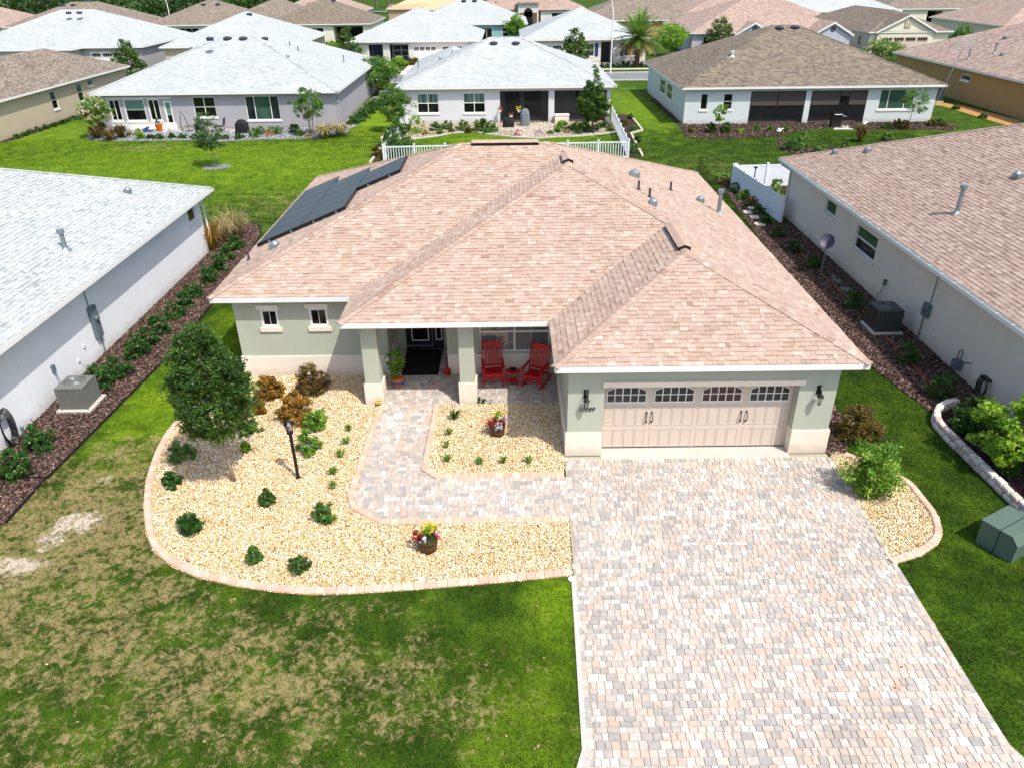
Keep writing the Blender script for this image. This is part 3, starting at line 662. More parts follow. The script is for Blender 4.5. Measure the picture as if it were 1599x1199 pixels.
def trunk(name, pts, rads, mat, parent, limbs=0, tips=None, seed=0, n=7):
    b = MB(); b.tube(pts, rads, n); rng = random.Random(seed)
    if tips:
        top = pts[-1]; base = pts[-2] if len(pts) > 1 else pts[0]
        for tp in tips:
            s = rng.uniform(.1, .9); st = Vector(base).lerp(Vector(top), s); mid = st.lerp(Vector(tp), .5) + Vector((0, 0, rng.uniform(-.05, .12)))
            b.tube([st, mid, tp], [rads[-1] * .8, rads[-1] * .5, rads[-1] * .18], 5)
    return b.build(name, mat, parent, smooth=True)
ROUND = [(0, .35), (.15, .8), (.4, 1), (.7, .85), (.9, .5), (1, .15)]
CONE = [(0, .55), (.12, .95), (.3, 1), (.6, .7), (.85, .35), (1, .06)]
COLUMN = [(0, .4), (.1, .8), (.4, 1), (.75, .8), (.92, .45), (1, .1)]
MOUND = [(0, .95), (.3, 1), (.6, .85), (.85, .55), (1, .2)]
def shrub(name, label, cat, x, y, R, H, mat, seed, clumps=26, leaves=14, size=.07, group=None, prof=MOUND, stemmat='bark', spread=.3, wob=.25, z=0):
    t = thing(name, label, cat, (x, y, z), group)
    if size >= .1: R *= 1.28; H *= 1.12; clumps = int(clumps * 1.5)
    crown('foliage', prof, z + .02 * H, H * .98, R * .84, int(clumps * 1.7), int(leaves * 1.8), size * 1.1, mat, seed, t, (x, y), spread=spread * .85, wob=wob, shell=.2)
    b = MB(); rg = random.Random(seed)
    for k in range(4):
        a = rg.uniform(0, 6.28); b.tube([(x, y, z - .02), (x + math.cos(a) * R * .3, y + math.sin(a) * R * .3, z + H * .35), (x + math.cos(a) * R * .55, y + math.sin(a) * R * .55, z + H * .7)], [.018, .012, .005], 4)
    b.build('stem', stemmat, t); return t
def tree(name, label, cat, x, y, H, R, clear, mat, seed, clumps=90, leaves=26, size=.11, tr=.05, prof=ROUND, group=None, bark='bark', lean=(0, 0), multi=1, spread=.22, wob=.3, shell=.35):
    t = thing(name, label, cat, (x, y, 0), group); cx, cy = x + lean[0], y + lean[1]; rg = random.Random(seed)
    crown('crown', prof, clear, H - clear, R, int(clumps * 1.5), int(leaves * 1.9), size * 1.1, mat, seed, t, (cx, cy), spread=spread, wob=wob, shell=shell)
    b = MB()
    for k in range(multi):
        a = 6.28 * k / multi; ox, oy = (math.cos(a) * .06 * multi, math.sin(a) * .06 * multi) if multi > 1 else (0, 0)
        tip = (cx + ox * 4 * (multi > 1), cy + oy * 4 * (multi > 1), clear + (H - clear) * .75)
        b.tube([(x + ox * .6, y + oy * .6, -.05), (x + lean[0] * .4 + ox, y + lean[1] * .4 + oy, clear * .8), tip], [tr / (multi ** .5), tr * .75 / (multi ** .5), tr * .15], 7)
        for j in range(7):
            s = rg.uniform(.15, .8); z = clear * .8 + s * (tip[2] - clear * .8); aa = rg.uniform(0, 6.28); L = R * rg.uniform(.5, .85)
            p0 = Vector((x + lean[0] * .4 + ox, y + lean[1] * .4 + oy, clear * .8)).lerp(Vector(tip), s)
            b.tube([p0, p0 + Vector((math.cos(aa) * L * .5, math.sin(aa) * L * .5, L * .3)), p0 + Vector((math.cos(aa) * L, math.sin(aa) * L, L * .45))], [tr * .3, tr * .18, tr * .06], 4)
    b.build('trunk', bark, t, smooth=True); return t
def blades(name, x, y, R, H, n, mat, seed, parent, w=.012, z=0, upright=.5):
    rng = random.Random(seed); b = MB()
    for i in range(n):
        a = rng.uniform(0, 6.28); L = H * rng.uniform(.6, 1.1); o = R * rng.uniform(.25, 1); b.k = rng.random()
        sx, sy = -math.sin(a) * w, math.cos(a) * w; bx, by = x + math.cos(a) * R * .08, y + math.sin(a) * R * .08
        m1 = (bx + math.cos(a) * o * .4, by + math.sin(a) * o * .4, z + L * .75); tp = (bx + math.cos(a) * o, by + math.sin(a) * o, z + L * rng.uniform(upright, 1))
        b.add([(bx - sx, by - sy, z), (bx + sx, by + sy, z), (m1[0] + sx, m1[1] + sy, m1[2]), (m1[0] - sx, m1[1] - sy, m1[2]), tp], [(0, 1, 2, 3), (3, 2, 4)])
    return b.build(name, mat, parent)
# ------------------------------------------------------------------ ground, roads, beds
sheet('lawn', [(-900, -60), (900, -60), (900, 1500), (-900, 1500)], 0.0, 'lawn', 'green lawn, worn and straw coloured in front on the left, running out between all the houses')
GR_OUT = [(-9.459,18.819), (-9.531,18.464), (-9.662,17.717), (-9.574,16.672), (-9.289,15.382), (-8.915,14.348), (-8.41,13.294), (-7.994,12.709), (-7.41,12.234), (-6.698,11.874), (-5.802,11.616), (-4.95,11.438), (-4.135,11.353), (-3.215,11.374), (-2.035,11.464), (-0.31,11.639), (1.219,11.821)]
WL = [(-3.69,18.908), (-3.794,18.338), (-3.903,14.627), (-3.775,14.253), (-3.064,13.695), (1.289,13.733)]
WR = [(-2.297,18.913), (-2.364,15.657), (-1.957,15.294), (1.271,15.285)]
RC = [(8.30, 16.15)] + [(8.103,12.036), (8.862,12.302), (9.392,12.663), (9.651,12.978), (9.886,13.647), (9.879,14.245), (9.872,14.88), (9.655,15.203)] + [(9.2, 15.75), (8.75, 16.2)]
DRV = [(1.36, 16.2), (8.24, 16.2), (8.06, 7.8), (8.45, 6.9), (9.3, 5.6), (.2, 5.6), (.85, 6.9), (1.17, 7.8)]
gravel_front = [(-8.9, 20.83), (-9.15, 19.6)] + GR_OUT[1:] + [(1.29, 13.7)] + WL[::-1] + [(-3.8, 19.0), (-3.75, 20.84)]
gravel_mid = [(-2.2, 18.95)] + WR[1:] + [(1.36, 16.2), (1.42, 18.95)]
gravel_right = [RC[0]] + RC[1:] + [(8.3, 16.3)]
sheet('gravel_bed', gravel_front, .004, 'gravel_bed', 'curving bed of golden gravel left of the walk')
sheet('gravel_bed', gravel_mid, .004, 'gravel_bed', 'square bed of golden gravel between walk, porch and garage')
sheet('gravel_bed', gravel_right, .004, 'gravel_bed', 'narrow bed of golden gravel right of the driveway')
sheet('driveway', DRV, .008, 'joint', 'wide driveway of pale mixed pavers')
walk = [(-3.80, 18.95)] + WL[1:] + [(1.5, 13.72), (1.5, 15.3)] + WR[::-1] + [(-2.28, 18.95)]
sheet('walkway', walk, .010, 'joint', 'paver walk bending from the driveway to the porch')
porch_poly = [(-3.84, 18.93), (1.40, 18.93), (1.40, 20.86), (-1.98, 20.86), (-1.98, 22.62), (-3.84, 22.62)]
sheet('porch_floor', porch_poly, .012, 'joint', 'paver floor under the front porch')
# edge strip of pale concrete along the left side of the driveway
b = MB()
for (xa, ya, xb, yb) in ((1.27, 11.8, 1.15, 7.8), (1.15, 7.8, .83, 6.9), (.83, 6.9, .2, 5.6)):
    b.add([(xa - .07, ya, 0), (xa + .02, ya, 0), (xb + .02, yb, 0), (xb - .07, yb, 0), (xa - .07, ya, .03), (xa + .02, ya, .03), (xb + .02, yb, .03), (xb - .07, yb, .03)], [(4, 5, 6, 7), (0, 4, 7, 3), (1, 2, 6, 5)])
structure(b.build('driveway_edge', 'concrete'), 'thin pale concrete edge left of the driveway')
b = MB()
for (xa, ya, xb, yb) in ((8.10, 12., 8.07, 7.8), (8.07, 7.8, 8.46, 6.9), (8.46, 6.9, 9.3, 5.6)):
    b.add([(xa - .02, ya, 0), (xa + .05, ya, 0), (xb + .05, yb, 0), (xb - .02, yb, 0), (xa - .02, ya, .02), (xa + .05, ya, .02), (xb + .05, yb, .02), (xb - .02, yb, .02)], [(4, 5, 6, 7), (0, 4, 7, 3), (1, 2, 6, 5)])
structure(b.build('driveway_edge', 'concrete'), 'thin pale concrete edge right of the driveway')
b = MB(); b.box(2.30, 16.03, .006, 7.24, 16.60, .019); structure(b.build('garage_apron', 'concrete'), 'grey concrete strip at the foot of the garage door')
# pavers
PV = {}
def paver_mesh(w, d, tn, tex):
    key = (round(w, 3), round(d, 3), tn)
    if key not in PV:
        g, e, hh = .0022, .006, .015; b = MB(); b.k = .03 + tn * .94
        b.add([(g, g, 0), (w - g, g, 0), (w - g, d - g, 0), (g, d - g, 0), (g + e, g + e, hh), (w - g - e, g + e, hh), (w - g - e, d - g - e, hh), (g + e, d - g - e, hh)], [(4, 5, 6, 7), (0, 1, 5, 4), (1, 2, 6, 5), (2, 3, 7, 6), (3, 0, 4, 7)])
        me = bpy.data.meshes.new('paver'); me.from_pydata(b.v, [], b.f); at = me.attributes.new('tint', 'FLOAT', 'FACE'); at.data.foreach_set('value', b.t); me.materials.append(MAT['paver']); PV[key] = me
    return PV[key]
def pave(parent, poly, z, seed, singles, slant=0, skip=None, rowh=(.11, .145, .165), ws=(.11, .145, .145, .2), focus=(3, 6)):
    rng = random.Random(seed); xs = [p[0] for p in poly]; ys = [p[1] for p in poly]; y = min(ys); cells = []
    while y < max(ys):
        hgt = rng.choice(rowh); x = min(xs) - rng.uniform(0, .2)
        while x < max(xs):
            w = rng.choice(ws); cells.append((x, y, w, hgt)); x += w
        y += hgt
    C = np.array([(a + c / 2, b_ + d / 2) for a, b_, c, d in cells]); ins = in_poly(C, poly)
    good = [c for c, k in zip(cells, ins) if k and not (skip and skip(c))]
    good.sort(key=lambda c: (c[1] < 7.6) * 100 + math.hypot(c[0] - focus[0], c[1] - focus[1])); rest = MB()
    for i, (x, y, w, d) in enumerate(good):
        tn = rng.randrange(10) / 9; dz = rng.uniform(-.003, .003); me = paver_mesh(w, d, tn, None); sx = (y - 16) * slant
        if i < singles:
            o = bpy.data.objects.new('paver', me); COL.objects.link(o); o.parent = parent; o.location = (x + sx, y, z + dz)
        else:
            rest.k = .03 + tn * .94; rest.add([(v.co.x + x + sx, v.co.y + y, v.co.z + z + dz) for v in me.vertices], [tuple(p.vertices) for p in me.polygons])
    if rest.v: rest.build('paver_field', 'paver', parent, kind='stuff')
dw = bpy.data.objects['driveway']; wk = bpy.data.objects['walkway']; pf = bpy.data.objects['porch_floor']
def border(parent, P, z, seed, w=.12, L=.2):
    rng = random.Random(seed); b = MB()
    for (p, q) in zip(P[:-1], P[1:]):
        p, q = Vector((*p, 0)), Vector((*q, 0)); n = max(1, round((q - p).length / L)); a = (q - p).normalized(); s = Vector((-a.y, a.x, 0)); l = (q - p).length / n
        for k in range(n):
            b.k = rng.random(); c_ = p + a * (l * (k + .5)); h_ = .016
            vs = [c_ + a * (i * (l / 2 - .002 - e)) + s * (j * (w / 2 - e)) + Vector((0, 0, zz_)) for (zz_, e) in ((z, 0), (z + h_, .006)) for (i, j) in ((-1, -1), (1, -1), (1, 1), (-1, 1))]
            b.add(vs, [(4, 5, 6, 7), (0, 1, 5, 4), (1, 2, 6, 5), (2, 3, 7, 6), (3, 0, 4, 7)])
    b.build('border_pavers', 'paver', parent, kind='stuff')
pave(dw, [(1.42, 16.04), (8.2, 16.04), (8.04, 7.8), (8.42, 6.9), (9.2, 5.8), (.3, 5.8), (.9, 6.9), (1.25, 7.8)], .008, 3, 300)
border(dw, [(8.22, 16.02), (8.05, 7.8), (8.44, 6.9), (9.26, 5.7)], .013, 8); border(dw, [(1.26, 11.8), (1.23, 7.8), (.9, 6.9), (.27, 5.7)], .013, 9)
pave(dw, [(1.36, 16.02), (1.36, 16.2), (2.3, 16.2), (2.3, 16.02)], .009, 31, 0)
pave(wk, [(-3.86, 18.9)] + WL[1:] + [(1.44, 13.72), (1.44, 15.3)] + WR[::-1] + [(-2.22, 18.9)], .009, 5, 300, focus=(-1, 13))
pave(pf, [(-3.8, 18.84), (-2.3, 18.84), (-2.2, 18.95), (1.38, 18.95), (1.38, 20.82), (-2.0, 20.82), (-2.0, 22.58), (-3.8, 22.58)], .012, 7, 300, focus=(-1, 18))
# stamped edging in short lengths
def resample(pts, step):
    out = [Vector((*pts[0], 0))]
    for i in range(len(pts) - 1):
        a, b_ = Vector((*pts[i], 0)), Vector((*pts[i + 1], 0)); n = max(1, round((b_ - a).length / step))
        for k in range(1, n + 1): out.append(a.lerp(b_, k / n))
    return out
def smoothline(pts, it=2):
    for _ in range(it):
        q = [pts[0]]
        for i in range(len(pts) - 1):
            a, b_ = pts[i], pts[i + 1]; q += [(a[0] * .75 + b_[0] * .25, a[1] * .75 + b_[1] * .25), (a[0] * .25 + b_[0] * .75, a[1] * .25 + b_[1] * .75)]
        pts = q + [pts[-1]]
    return pts
def edging(label, pts, w=.17, hgt=.075, step=.21, inside=1, seed=0, smooth=0):
    rng = random.Random(seed); P = resample(smoothline(pts, smooth) if smooth else pts, step); c = P[len(P) // 2]; t = thing('brick_edging', label, 'garden edging', (c.x, c.y, 0))
    nr = []
    for i in range(len(P)):
        a = (P[min(i + 1, len(P) - 1)] - P[max(i - 1, 0)]).normalized(); nr.append(Vector((-a.y, a.x, 0)) * inside)
    for i in range(len(P) - 1):
        b = MB(); b.k = max(.05, min(1, rng.gauss(.5, .22))); a = (P[i + 1] - P[i]).normalized() * .004; p, q = P[i] + a, P[i + 1] - a; hh = hgt + rng.uniform(-.004, .004)
        o1, o2 = nr[i] * w, nr[i + 1] * w; i1, i2 = nr[i] * .02, nr[i + 1] * .02; Z = Vector((0, 0, 1))
        b.add([p, q, q + o2, p + o1, p + i1 + Z * hh, q + i2 + Z * hh, q + o2 - i2 + Z * hh, p + o1 - i1 + Z * hh, p + Z * hh * .6, q + Z * hh * .6, q + o2 + Z * hh * .6, p + o1 + Z * hh * .6],
              [(4, 5, 6, 7), (0, 1, 9, 8), (8, 9, 5, 4), (2, 3, 11, 10), (10, 11, 7, 6), (1, 2, 10, 9), (9, 10, 6, 5), (3, 0, 8, 11), (11, 8, 4, 7)])
        b.build('edging_brick', 'edging', t)
    return t
edging('pink stamped brick edging sweeping round the big front gravel bed', [(-8.95, 20.2), (-9.2, 19.4)] + GR_OUT[1:], inside=1, seed=1, smooth=1)
edging('pink stamped brick edging along the left and lower side of the walk', WL, w=.16, inside=-1, seed=2)
edging('pink stamped brick edging round the gravel bed before the porch', WR, w=.17, inside=1, seed=3)
edging('short curved pink edging round the gravel bed right of the driveway', RC[1:], inside=1, seed=4, smooth=1)
# gravel stones
tag(stones('gravel', gravel_front, 1350, .031, 'gravel', 'golden river gravel filling the curving front bed', 11), cat='gravel')
tag(stones('gravel', gravel_mid, 1350, .031, 'gravel', 'golden river gravel in the square bed before the porch', 12), cat='gravel')
tag(stones('gravel', gravel_right, 1350, .031, 'gravel', 'golden river gravel in the bed right of the driveway', 13), cat='gravel')
# mulch beds
mulch_left = [(-13.75, 36.9), (-13.0, 37.2), (-12.35, 36.2), (-12.0, 34.7), (-11.5, 28), (-11.42, 22.7), (-11.85, 15.5), (-11.9, 13.75), (-13.2, 12.2), (-15.2, 11.8), (-15.2, 16), (-13.72, 18), (-13.7, 32.9), (-15.2, 33.0), (-15.6, 36.6)]
mulch_right = [(13.88, 17.3), (12.4, 18.35), (11.95, 18.3), (11.3, 21.5), (10.95, 24), (11.35, 30), (11.75, 36), (12.3, 45), (13.5, 45.6), (13.6, 42.8), (12.6, 42.6), (12.9, 36.2), (13.88, 36.0)]
plum = [(13.88, 18.0), (12.8, 18.3), (12.42, 18.2), (12.0, 17.9), (11.75, 17.4), (11.72, 16.5), (11.85, 14), (12.0, 11), (15, 11), (15, 17.2)]
mulch_side = [(8.16, 16.35), (8.3, 16.1), (8.75, 16.2), (9.35, 17.6), (9.3, 20), (8.7, 22), (8.6, 34), (8.16, 34)]
mulch_wall_left = [(-8.4, 20.9), (-8.95, 20.3), (-8.9, 34), (-8.4, 34)]
for nm, pl_, dn, seed, lab in (('mulch_bed', mulch_left, 520, 21, 'brown mulch bed along the white left house'), ('mulch_bed', mulch_right, 420, 22, 'brown mulch bed along the beige right house'), ('mulch_bed', mulch_side, 420, 23, 'brown mulch strip right of the garage'), ('mulch_bed', mulch_wall_left, 420, 24, 'brown mulch strip along the left wall of the sage house')):
    sheet(nm, pl_, .004, 'mulch_bed', lab); stones('mulch', pl_, dn, .055, 'mulch', 'loose bark chips on the ' + lab, seed, flat=.25, cat='mulch', z=.008, elong=1.5)
sheet('mulch_bed', plum, .006, 'mulch_plum_bed', 'plum mulch bed behind the pale block wall'); stones('mulch', plum, 600, .035, 'mulch_plum', 'plum coloured chips behind the pale block wall', 25, flat=.3, cat='mulch', z=.01, elong=1.5)
b = MB()
for P_ in ([(-13.2, 37.2), (-12.35, 36.3), (-11.98, 34.7), (-11.48, 28), (-11.4, 22.7), (-11.83, 15.5), (-13.2, 15.5)], [(-11.86, 15.5), (-11.87, 13.75)]):
    for i in range(len(P_) - 1): b.bar((*P_[i], .02), (*P_[i + 1], .02), .02, .12)
tag(b.build('bed_edging', 'black_matte'), 'black plastic edging round the mulch bed of the white left house', 'garden edging')
# grass blades near the camera and on the back lawns (one mass, nobody could count them)
def grass(label, poly, dens, hgt, wid, seed, excl):
    rng = np.random.default_rng(seed); P = scatter(poly, dens, rng)
    for e in excl: P = P[~in_poly(P, e)]
    n = len(P); s = rng.uniform(.5, 1.2, n)
    cen = np.concatenate([P, np.zeros((n, 1))], 1)
    o = mass('grass', [(-.5, 0, 0), (.5, 0, 0), (.25, .18, .62), (0, .5, 1)], [(0, 1, 2), (0, 2, 3)], cen, np.stack([s * wid, s * hgt * rng.uniform(.2, 1.2, n), s * hgt], 1), rotmats(rng, n, .3), rng.random(n), 'blade')
    return tag(o, label, 'grass')
EX = [gravel_front, gravel_mid, gravel_right, DRV, walk, mulch_left, mulch_right, plum, mulch_side, mulch_wall_left, porch_poly, [(-8.4, 20.8), (8.2, 20.8), (8.2, 34.5), (-8.4, 34.5)], [(1.35, 16), (8.2, 16), (8.2, 21), (1.35, 21)]]
grass('short turf of the front lawn left of the driveway', [(-14, 6.3), (1.2, 6.3), (1.2, 12.2), (-9, 21), (-9, 34), (-13, 34), (-13, 12)], 1500, .042, .016, 41, EX)
grass('short turf between driveway and right neighbour', [(7.9, 5.8), (13, 8), (13, 19), (11.5, 30), (12.5, 50), (8.4, 36), (8.3, 16)], 1300, .045, .016, 42, EX)
grass('turf of the lawns behind the house', [(-40, 37), (-9, 37), (-9, 63), (-40, 58)], 130, .06, .045, 43, [mulch_left])
grass('turf of the lawns behind the house on the right', [(-9, 35.5), (26, 38), (30, 58), (12, 60), (-9, 60)], 130, .06, .045, 44, [mulch_right])
def litter(label, poly, n, seed, z, excl=()):
    rng = np.random.default_rng(seed); P = scatter(poly, 5, rng)
    for e in excl: P = P[~in_poly(P, e)]
    P = P[:n]; n = len(P); cen = np.concatenate([P, np.full((n, 1), z)], 1); s_ = rng.uniform(.04, .085, n); o = mass('fallen_leaves', LEAFQ[0], LEAFQ[1], cen, np.stack([s_, s_, s_], 1), rotmats(rng, n, .35), rng.random(n), 'grass_dry'); return tag(o, label, 'fallen leaves')
litter('scattered pale fallen leaves on the front lawn', [(-12, 7), (1, 7), (1, 11.4), (-9, 12)], 60, 71, .045)
litter('few dry fallen leaves on the big front gravel bed', gravel_front, 70, 72, .06)
litter('few dry leaves blown onto the driveway', [(1.5, 8), (8, 8), (8, 16), (1.5, 16)], 16, 73, .03)
# road, pavements and beds further back
sheet('road', [(-160, 88.2), (160, 88.2), (160, 94.4), (-160, 94.4)], .008, 'asphalt', 'grey street between the two rows of houses')
for y_, l_ in ((87.9, 'near'), (94.4, 'far')):
    b = MB(); b.box(-160, y_, 0, 160, y_ + .3, .1); structure(b.build('kerb', 'concrete'), 'pale kerb on the %s side of the street' % l_)
sheet('pavement', [(-160, 97.6), (160, 97.6), (160, 98.9), (-160, 98.9)], .008, 'concrete', 'pale pavement beyond the street')
sheet('driveway', [(-12.9, 94.7), (-4.0, 94.7), (-4.0, 105.6), (-12.9, 105.6)], .012, 'patio', 'concrete driveway of the white house beyond the street')

# ------------------------------------------------------------------ the sage green house
YG, YW, YD = 16.286, 20.83, 22.62
H = thing('house', 'sage green single storey house with pinkish tan shingle roof, solar panels and beige garage door', 'house', (0, 25, 0))
hw = MB(); sk = MB(); S = .045
gar_hole = (2.321, 7.221, -.05, 2.06, .30)
wins_w = [(-7.595,2.277,-7.071,1.697), (-6.123,2.301,-5.564,1.699)]
wholes = [(a, c, d, b_) for a, b_, c, d in wins_w]
pw_hole = (-.99, 1.18, .76, 2.12)
ZT = 2.68
for (b, za, zb, off, dz) in ((hw, .71, ZT, 0, 0), (sk, -.02, .71, S, 0)):
    o = off
    hs = lambda L: [(q[0], q[1], q[2], q[3], *q[4:]) for q in L]
    def rng_holes(L): return [q for q in L if q[3] > za and q[2] < zb]
    wall_face(b, 'S', YG - o, 1.41 - o, 2.321, za, zb); wall_face(b, 'S', YG - o, 7.221, 8.167 + o, za, zb)
    wall_face(b, 'W', 1.41 - o, YG - o, YW - o, za, zb); wall_face(b, 'E', 8.167 + o, YG - o, 34.5 + o, za, zb)
    wall_face(b, 'S', YW - o, -8.386 - o, -3.82, za, zb, rng_holes(wholes), .1)
    wall_face(b, 'S', YW - o, -2.0, 1.41 - o, za, zb, rng_holes([pw_hole]), .1)
    wall_face(b, 'E', -3.82 + o, YW - o, YD, za, zb); wall_face(b, 'W', -2.0 - o, YW - o, YD, za, zb)
    wall_face(b, 'W', -8.386 - o, YW - o, 34.5 + o, za, zb); wall_face(b, 'N', 34.5 + o, -8.386 - o, 8.167 + o, za, zb)
    # reveals of the garage opening
    b.face([(2.321, YG - o, za), (2.321, YG + .3, za), (2.321, YG + .3, min(zb, 2.06)), (2.321, YG - o, min(zb, 2.06))]); b.face([(7.221, YG - o, za), (7.221, YG + .3, za), (7.221, YG + .3, min(zb, 2.06)), (7.221, YG - o, min(zb, 2.06))])
wall_face(hw, 'S', YG, 2.321, 7.221, 2.06, ZT); hw.face([(2.321, YG, 2.06), (7.221, YG, 2.06), (7.221, YG + .3, 2.06), (2.321, YG + .3, 2.06)])
wall_face(hw, 'S', YD, -3.82, -3.52, -.02, ZT); wall_face(hw, 'S', YD, -2.27, -2.0, -.02, ZT); wall_face(hw, 'S', YD, -3.52, -2.27, 2.14, ZT)
# ledge on top of the cream skirt
for (xa, ya, xb, yb) in ((1.41 - S, YG - S, 2.321, YG), (7.221, YG - S, 8.167 + S, YG), (1.41 - S, YG, 1.41, YW - S), (8.167, YG, 8.167 + S, 34.5), (-8.386 - S, YW - S, -3.82, YW), (-2.0, YW - S, 1.41 - S, YW), (-8.386 - S, YW, -8.386, 34.5), (-3.82, YW, -3.82 + S, YD), (-2.0 - S, YW, -2.0, YD)):
    sk.face([(xa, ya, .71), (xb, ya, .71), (xb, yb, .71), (xa, yb, .71)])
hw.build('wall', 'sage', H); sk.build('wall_base', 'skirt', H)
A1, A2, B1 = (1.034, 15.917), (8.658, 15.917), (4.846, 19.729)
zz = lambda d: 2.814 + .4 * d
P_gf = [(1.034, 15.917, zz(0)), (8.658, 15.917, zz(0)), (4.846, 19.729, zz(3.812))]
P_gl = [(1.034, 18.593, zz(0)), (1.034, 15.917, zz(0)), (4.846, 19.729, zz(3.812)), (4.846, 22.405, zz(3.812))]
P_r = [(8.658, 15.917, zz(0)), (8.658, 34.888, zz(0)), (1.458, 27.688, zz(7.2)), (1.972, 27.174, zz(6.686)), (1.972, 25.279, zz(6.686)), (4.846, 22.405, zz(3.812)), (4.846, 19.729, zz(3.812))]
P_pf = [(-4.715, 18.593, zz(0)), (1.034, 18.593, zz(0)), (4.846, 22.405, zz(3.812)), (1.972, 25.279, zz(6.686))]
P_pl = [(-4.715, 20.488, zz(0)), (-4.715, 18.593, zz(0)), (1.972, 25.279, zz(6.686)), (1.972, 27.174, zz(6.686))]
P_mf = [(-8.907, 20.488, zz(0)), (-4.715, 20.488, zz(0)), (1.972, 27.174, zz(6.686)), (1.458, 27.688, zz(7.2)), (-1.707, 27.688, zz(7.2))]
P_l = [(-8.907, 34.888, zz(0)), (-8.907, 20.488, zz(0)), (-1.707, 27.688, zz(7.2))]
P_b = [(8.658, 34.888, zz(0)), (-8.907, 34.888, zz(0)), (-1.707, 27.688, zz(7.2)), (1.458, 27.688, zz(7.2))]
roof = shingle_roof([P_gf, P_gl, P_r, P_pf, P_pl, P_mf, P_l, P_b], 'shingle_tan', H, seed=5, singles=300, focus=(4.8, 12, 3), only=[1, 1, 1, 1, 1, 1, 1, 0])
for i, (p, q) in enumerate(((P_gf[0], P_gf[2]), (P_gf[1], P_gf[2]), (P_pf[0], P_pf[3]), ((4.846, 22.405, zz(3.812)), P_pf[3]), (P_mf[0], P_mf[4]), (P_b[0], P_b[3]), (P_b[1], P_b[2]))):
    cap_row(p, q, 'shingle_tan', roof, seed=i + 70, single=i < 5)
for i, (p, q) in enumerate(((P_gf[2], P_gl[3]), (P_pf[3], P_pl[3]), (P_mf[4], P_mf[3]))): cap_row(p, q, 'shingle_tan', roof, seed=i + 90)
# fascia and soffit
f = MB(); t = .03; Z0, Z1 = 2.65, 2.811
f.box(1.034, 15.917, Z0, 8.658, 15.917 + t, Z1); f.box(8.658 - t, 15.917 + t, Z0, 8.658, 34.888, Z1); f.box(1.034, 15.917 + t, Z0, 1.034 + t, 18.593, Z1)
f.box(-4.715, 18.593, Z0, 1.034 + t, 18.593 + t, Z1); f.box(-4.715, 18.593 + t, Z0, -4.715 + t, 20.488, Z1); f.box(-8.907, 20.488, Z0, -4.715 + t, 20.488 + t, Z1)
f.box(-8.907, 20.488 + t, Z0, -8.907 + t, 34.888, Z1); f.box(-8.907 + t, 34.888 - t, Z0, 8.658 - t, 34.888, Z1); f.build('fascia', 'white', H)
s_ = MB(); s_.box(1.064, 15.947, 2.67, 8.628, 20.5, 2.675); s_.box(-4.685, 18.623, 2.666, 1.064, 23.2, 2.669); s_.box(-8.877, 20.518, 2.671, 8.628, 34.858, 2.673); s_.build('soffit', 'offwhite', H)
# porch columns
for (xa, xb) in ((-4.252, -3.798), (-1.503, -1.067)):
    b = MB(); b.box(xa, 18.98, .71, xb, 19.42, 2.67); c_ = b.build('porch_column', 'sage', H); b = MB(); b.box(xa - S, 18.98 - S, 0, xb + S, 19.42 + S, .709); b.build('column_base', 'skirt', c_)
b = MB(); b.box(-4.252, 19.02, 2.45, 1.40, 19.36, 2.668); b.build('porch_beam', 'sage', H)
for a, b_, c, d in wins_w: window(H, 'S', YW, a, c, d, b_, cols=1, rows=1, fw=.065, rec=.045, sill='skirt', lintel='skirt', muntin=1)
fr = window(H, 'S', YW, pw_hole[0], pw_hole[1], pw_hole[2], pw_hole[3], cols=2, rows=2, mats=('clear', 'clear', 'clear', 'clear'), fw=.05, sill=None, muntin=1, bar=.035, rec=.06)
b = MB()
for k in range(26): b.obox((.1, YW + .13, .80 + k * .05), (1.02, 0, 0), (0, .021, .010), (0, -.0008, .0012))
b.build('blind_slats', 'offwhite', fr, kind='stuff')
b = MB(); b.box(-1.0, YW + .2, .7, 1.2, YW + .22, 2.2); b.build('dark_room_backing', 'black_matte', fr)  # black sheet behind the blinds, its colour stands in for the unlit room
# entry door and sidelight
b = MB(); b.box(-3.52, YD - .03, .0, -2.27, YD + .05, 2.14); dr = b.build('front_door', 'charcoal_door', H)
def lite(x0, x1, z0, z1):
    b = MB(); y = YD - .03
    b.box(x0, y - .02, z0, x0 + .035, y - .001, z1); b.box(x1 - .035, y - .02, z0, x1, y - .001, z1); b.box(x0 + .035, y - .02, z0, x1 - .035, y - .001, z0 + .035); b.box(x0 + .035, y - .02, z1 - .035, x1 - .035, y - .001, z1); b.build('door_light_frame', 'white', dr)
    b = MB(); b.box(x0 + .036, y - .012, z0 + .036, x1 - .036, y - .002, z1 - .036); b.build('pane', 'glass', dr)
lite(-3.33, -2.75, .33, 1.95); lite(-2.53, -2.31, .35, 1.95)
b = MB(); b.box(-2.645, YD - .05, 0, -2.625, YD - .031, 2.1); b.box(-3.5, YD - .045, .12, -2.66, YD - .032, .16); b.build('door_trim', 'galv', dr); b = MB(); b.tube([(-2.72, YD - .1, .95), (-2.72, YD - .03, .95)], .03, 8); b.build('handle', 'galv', dr)
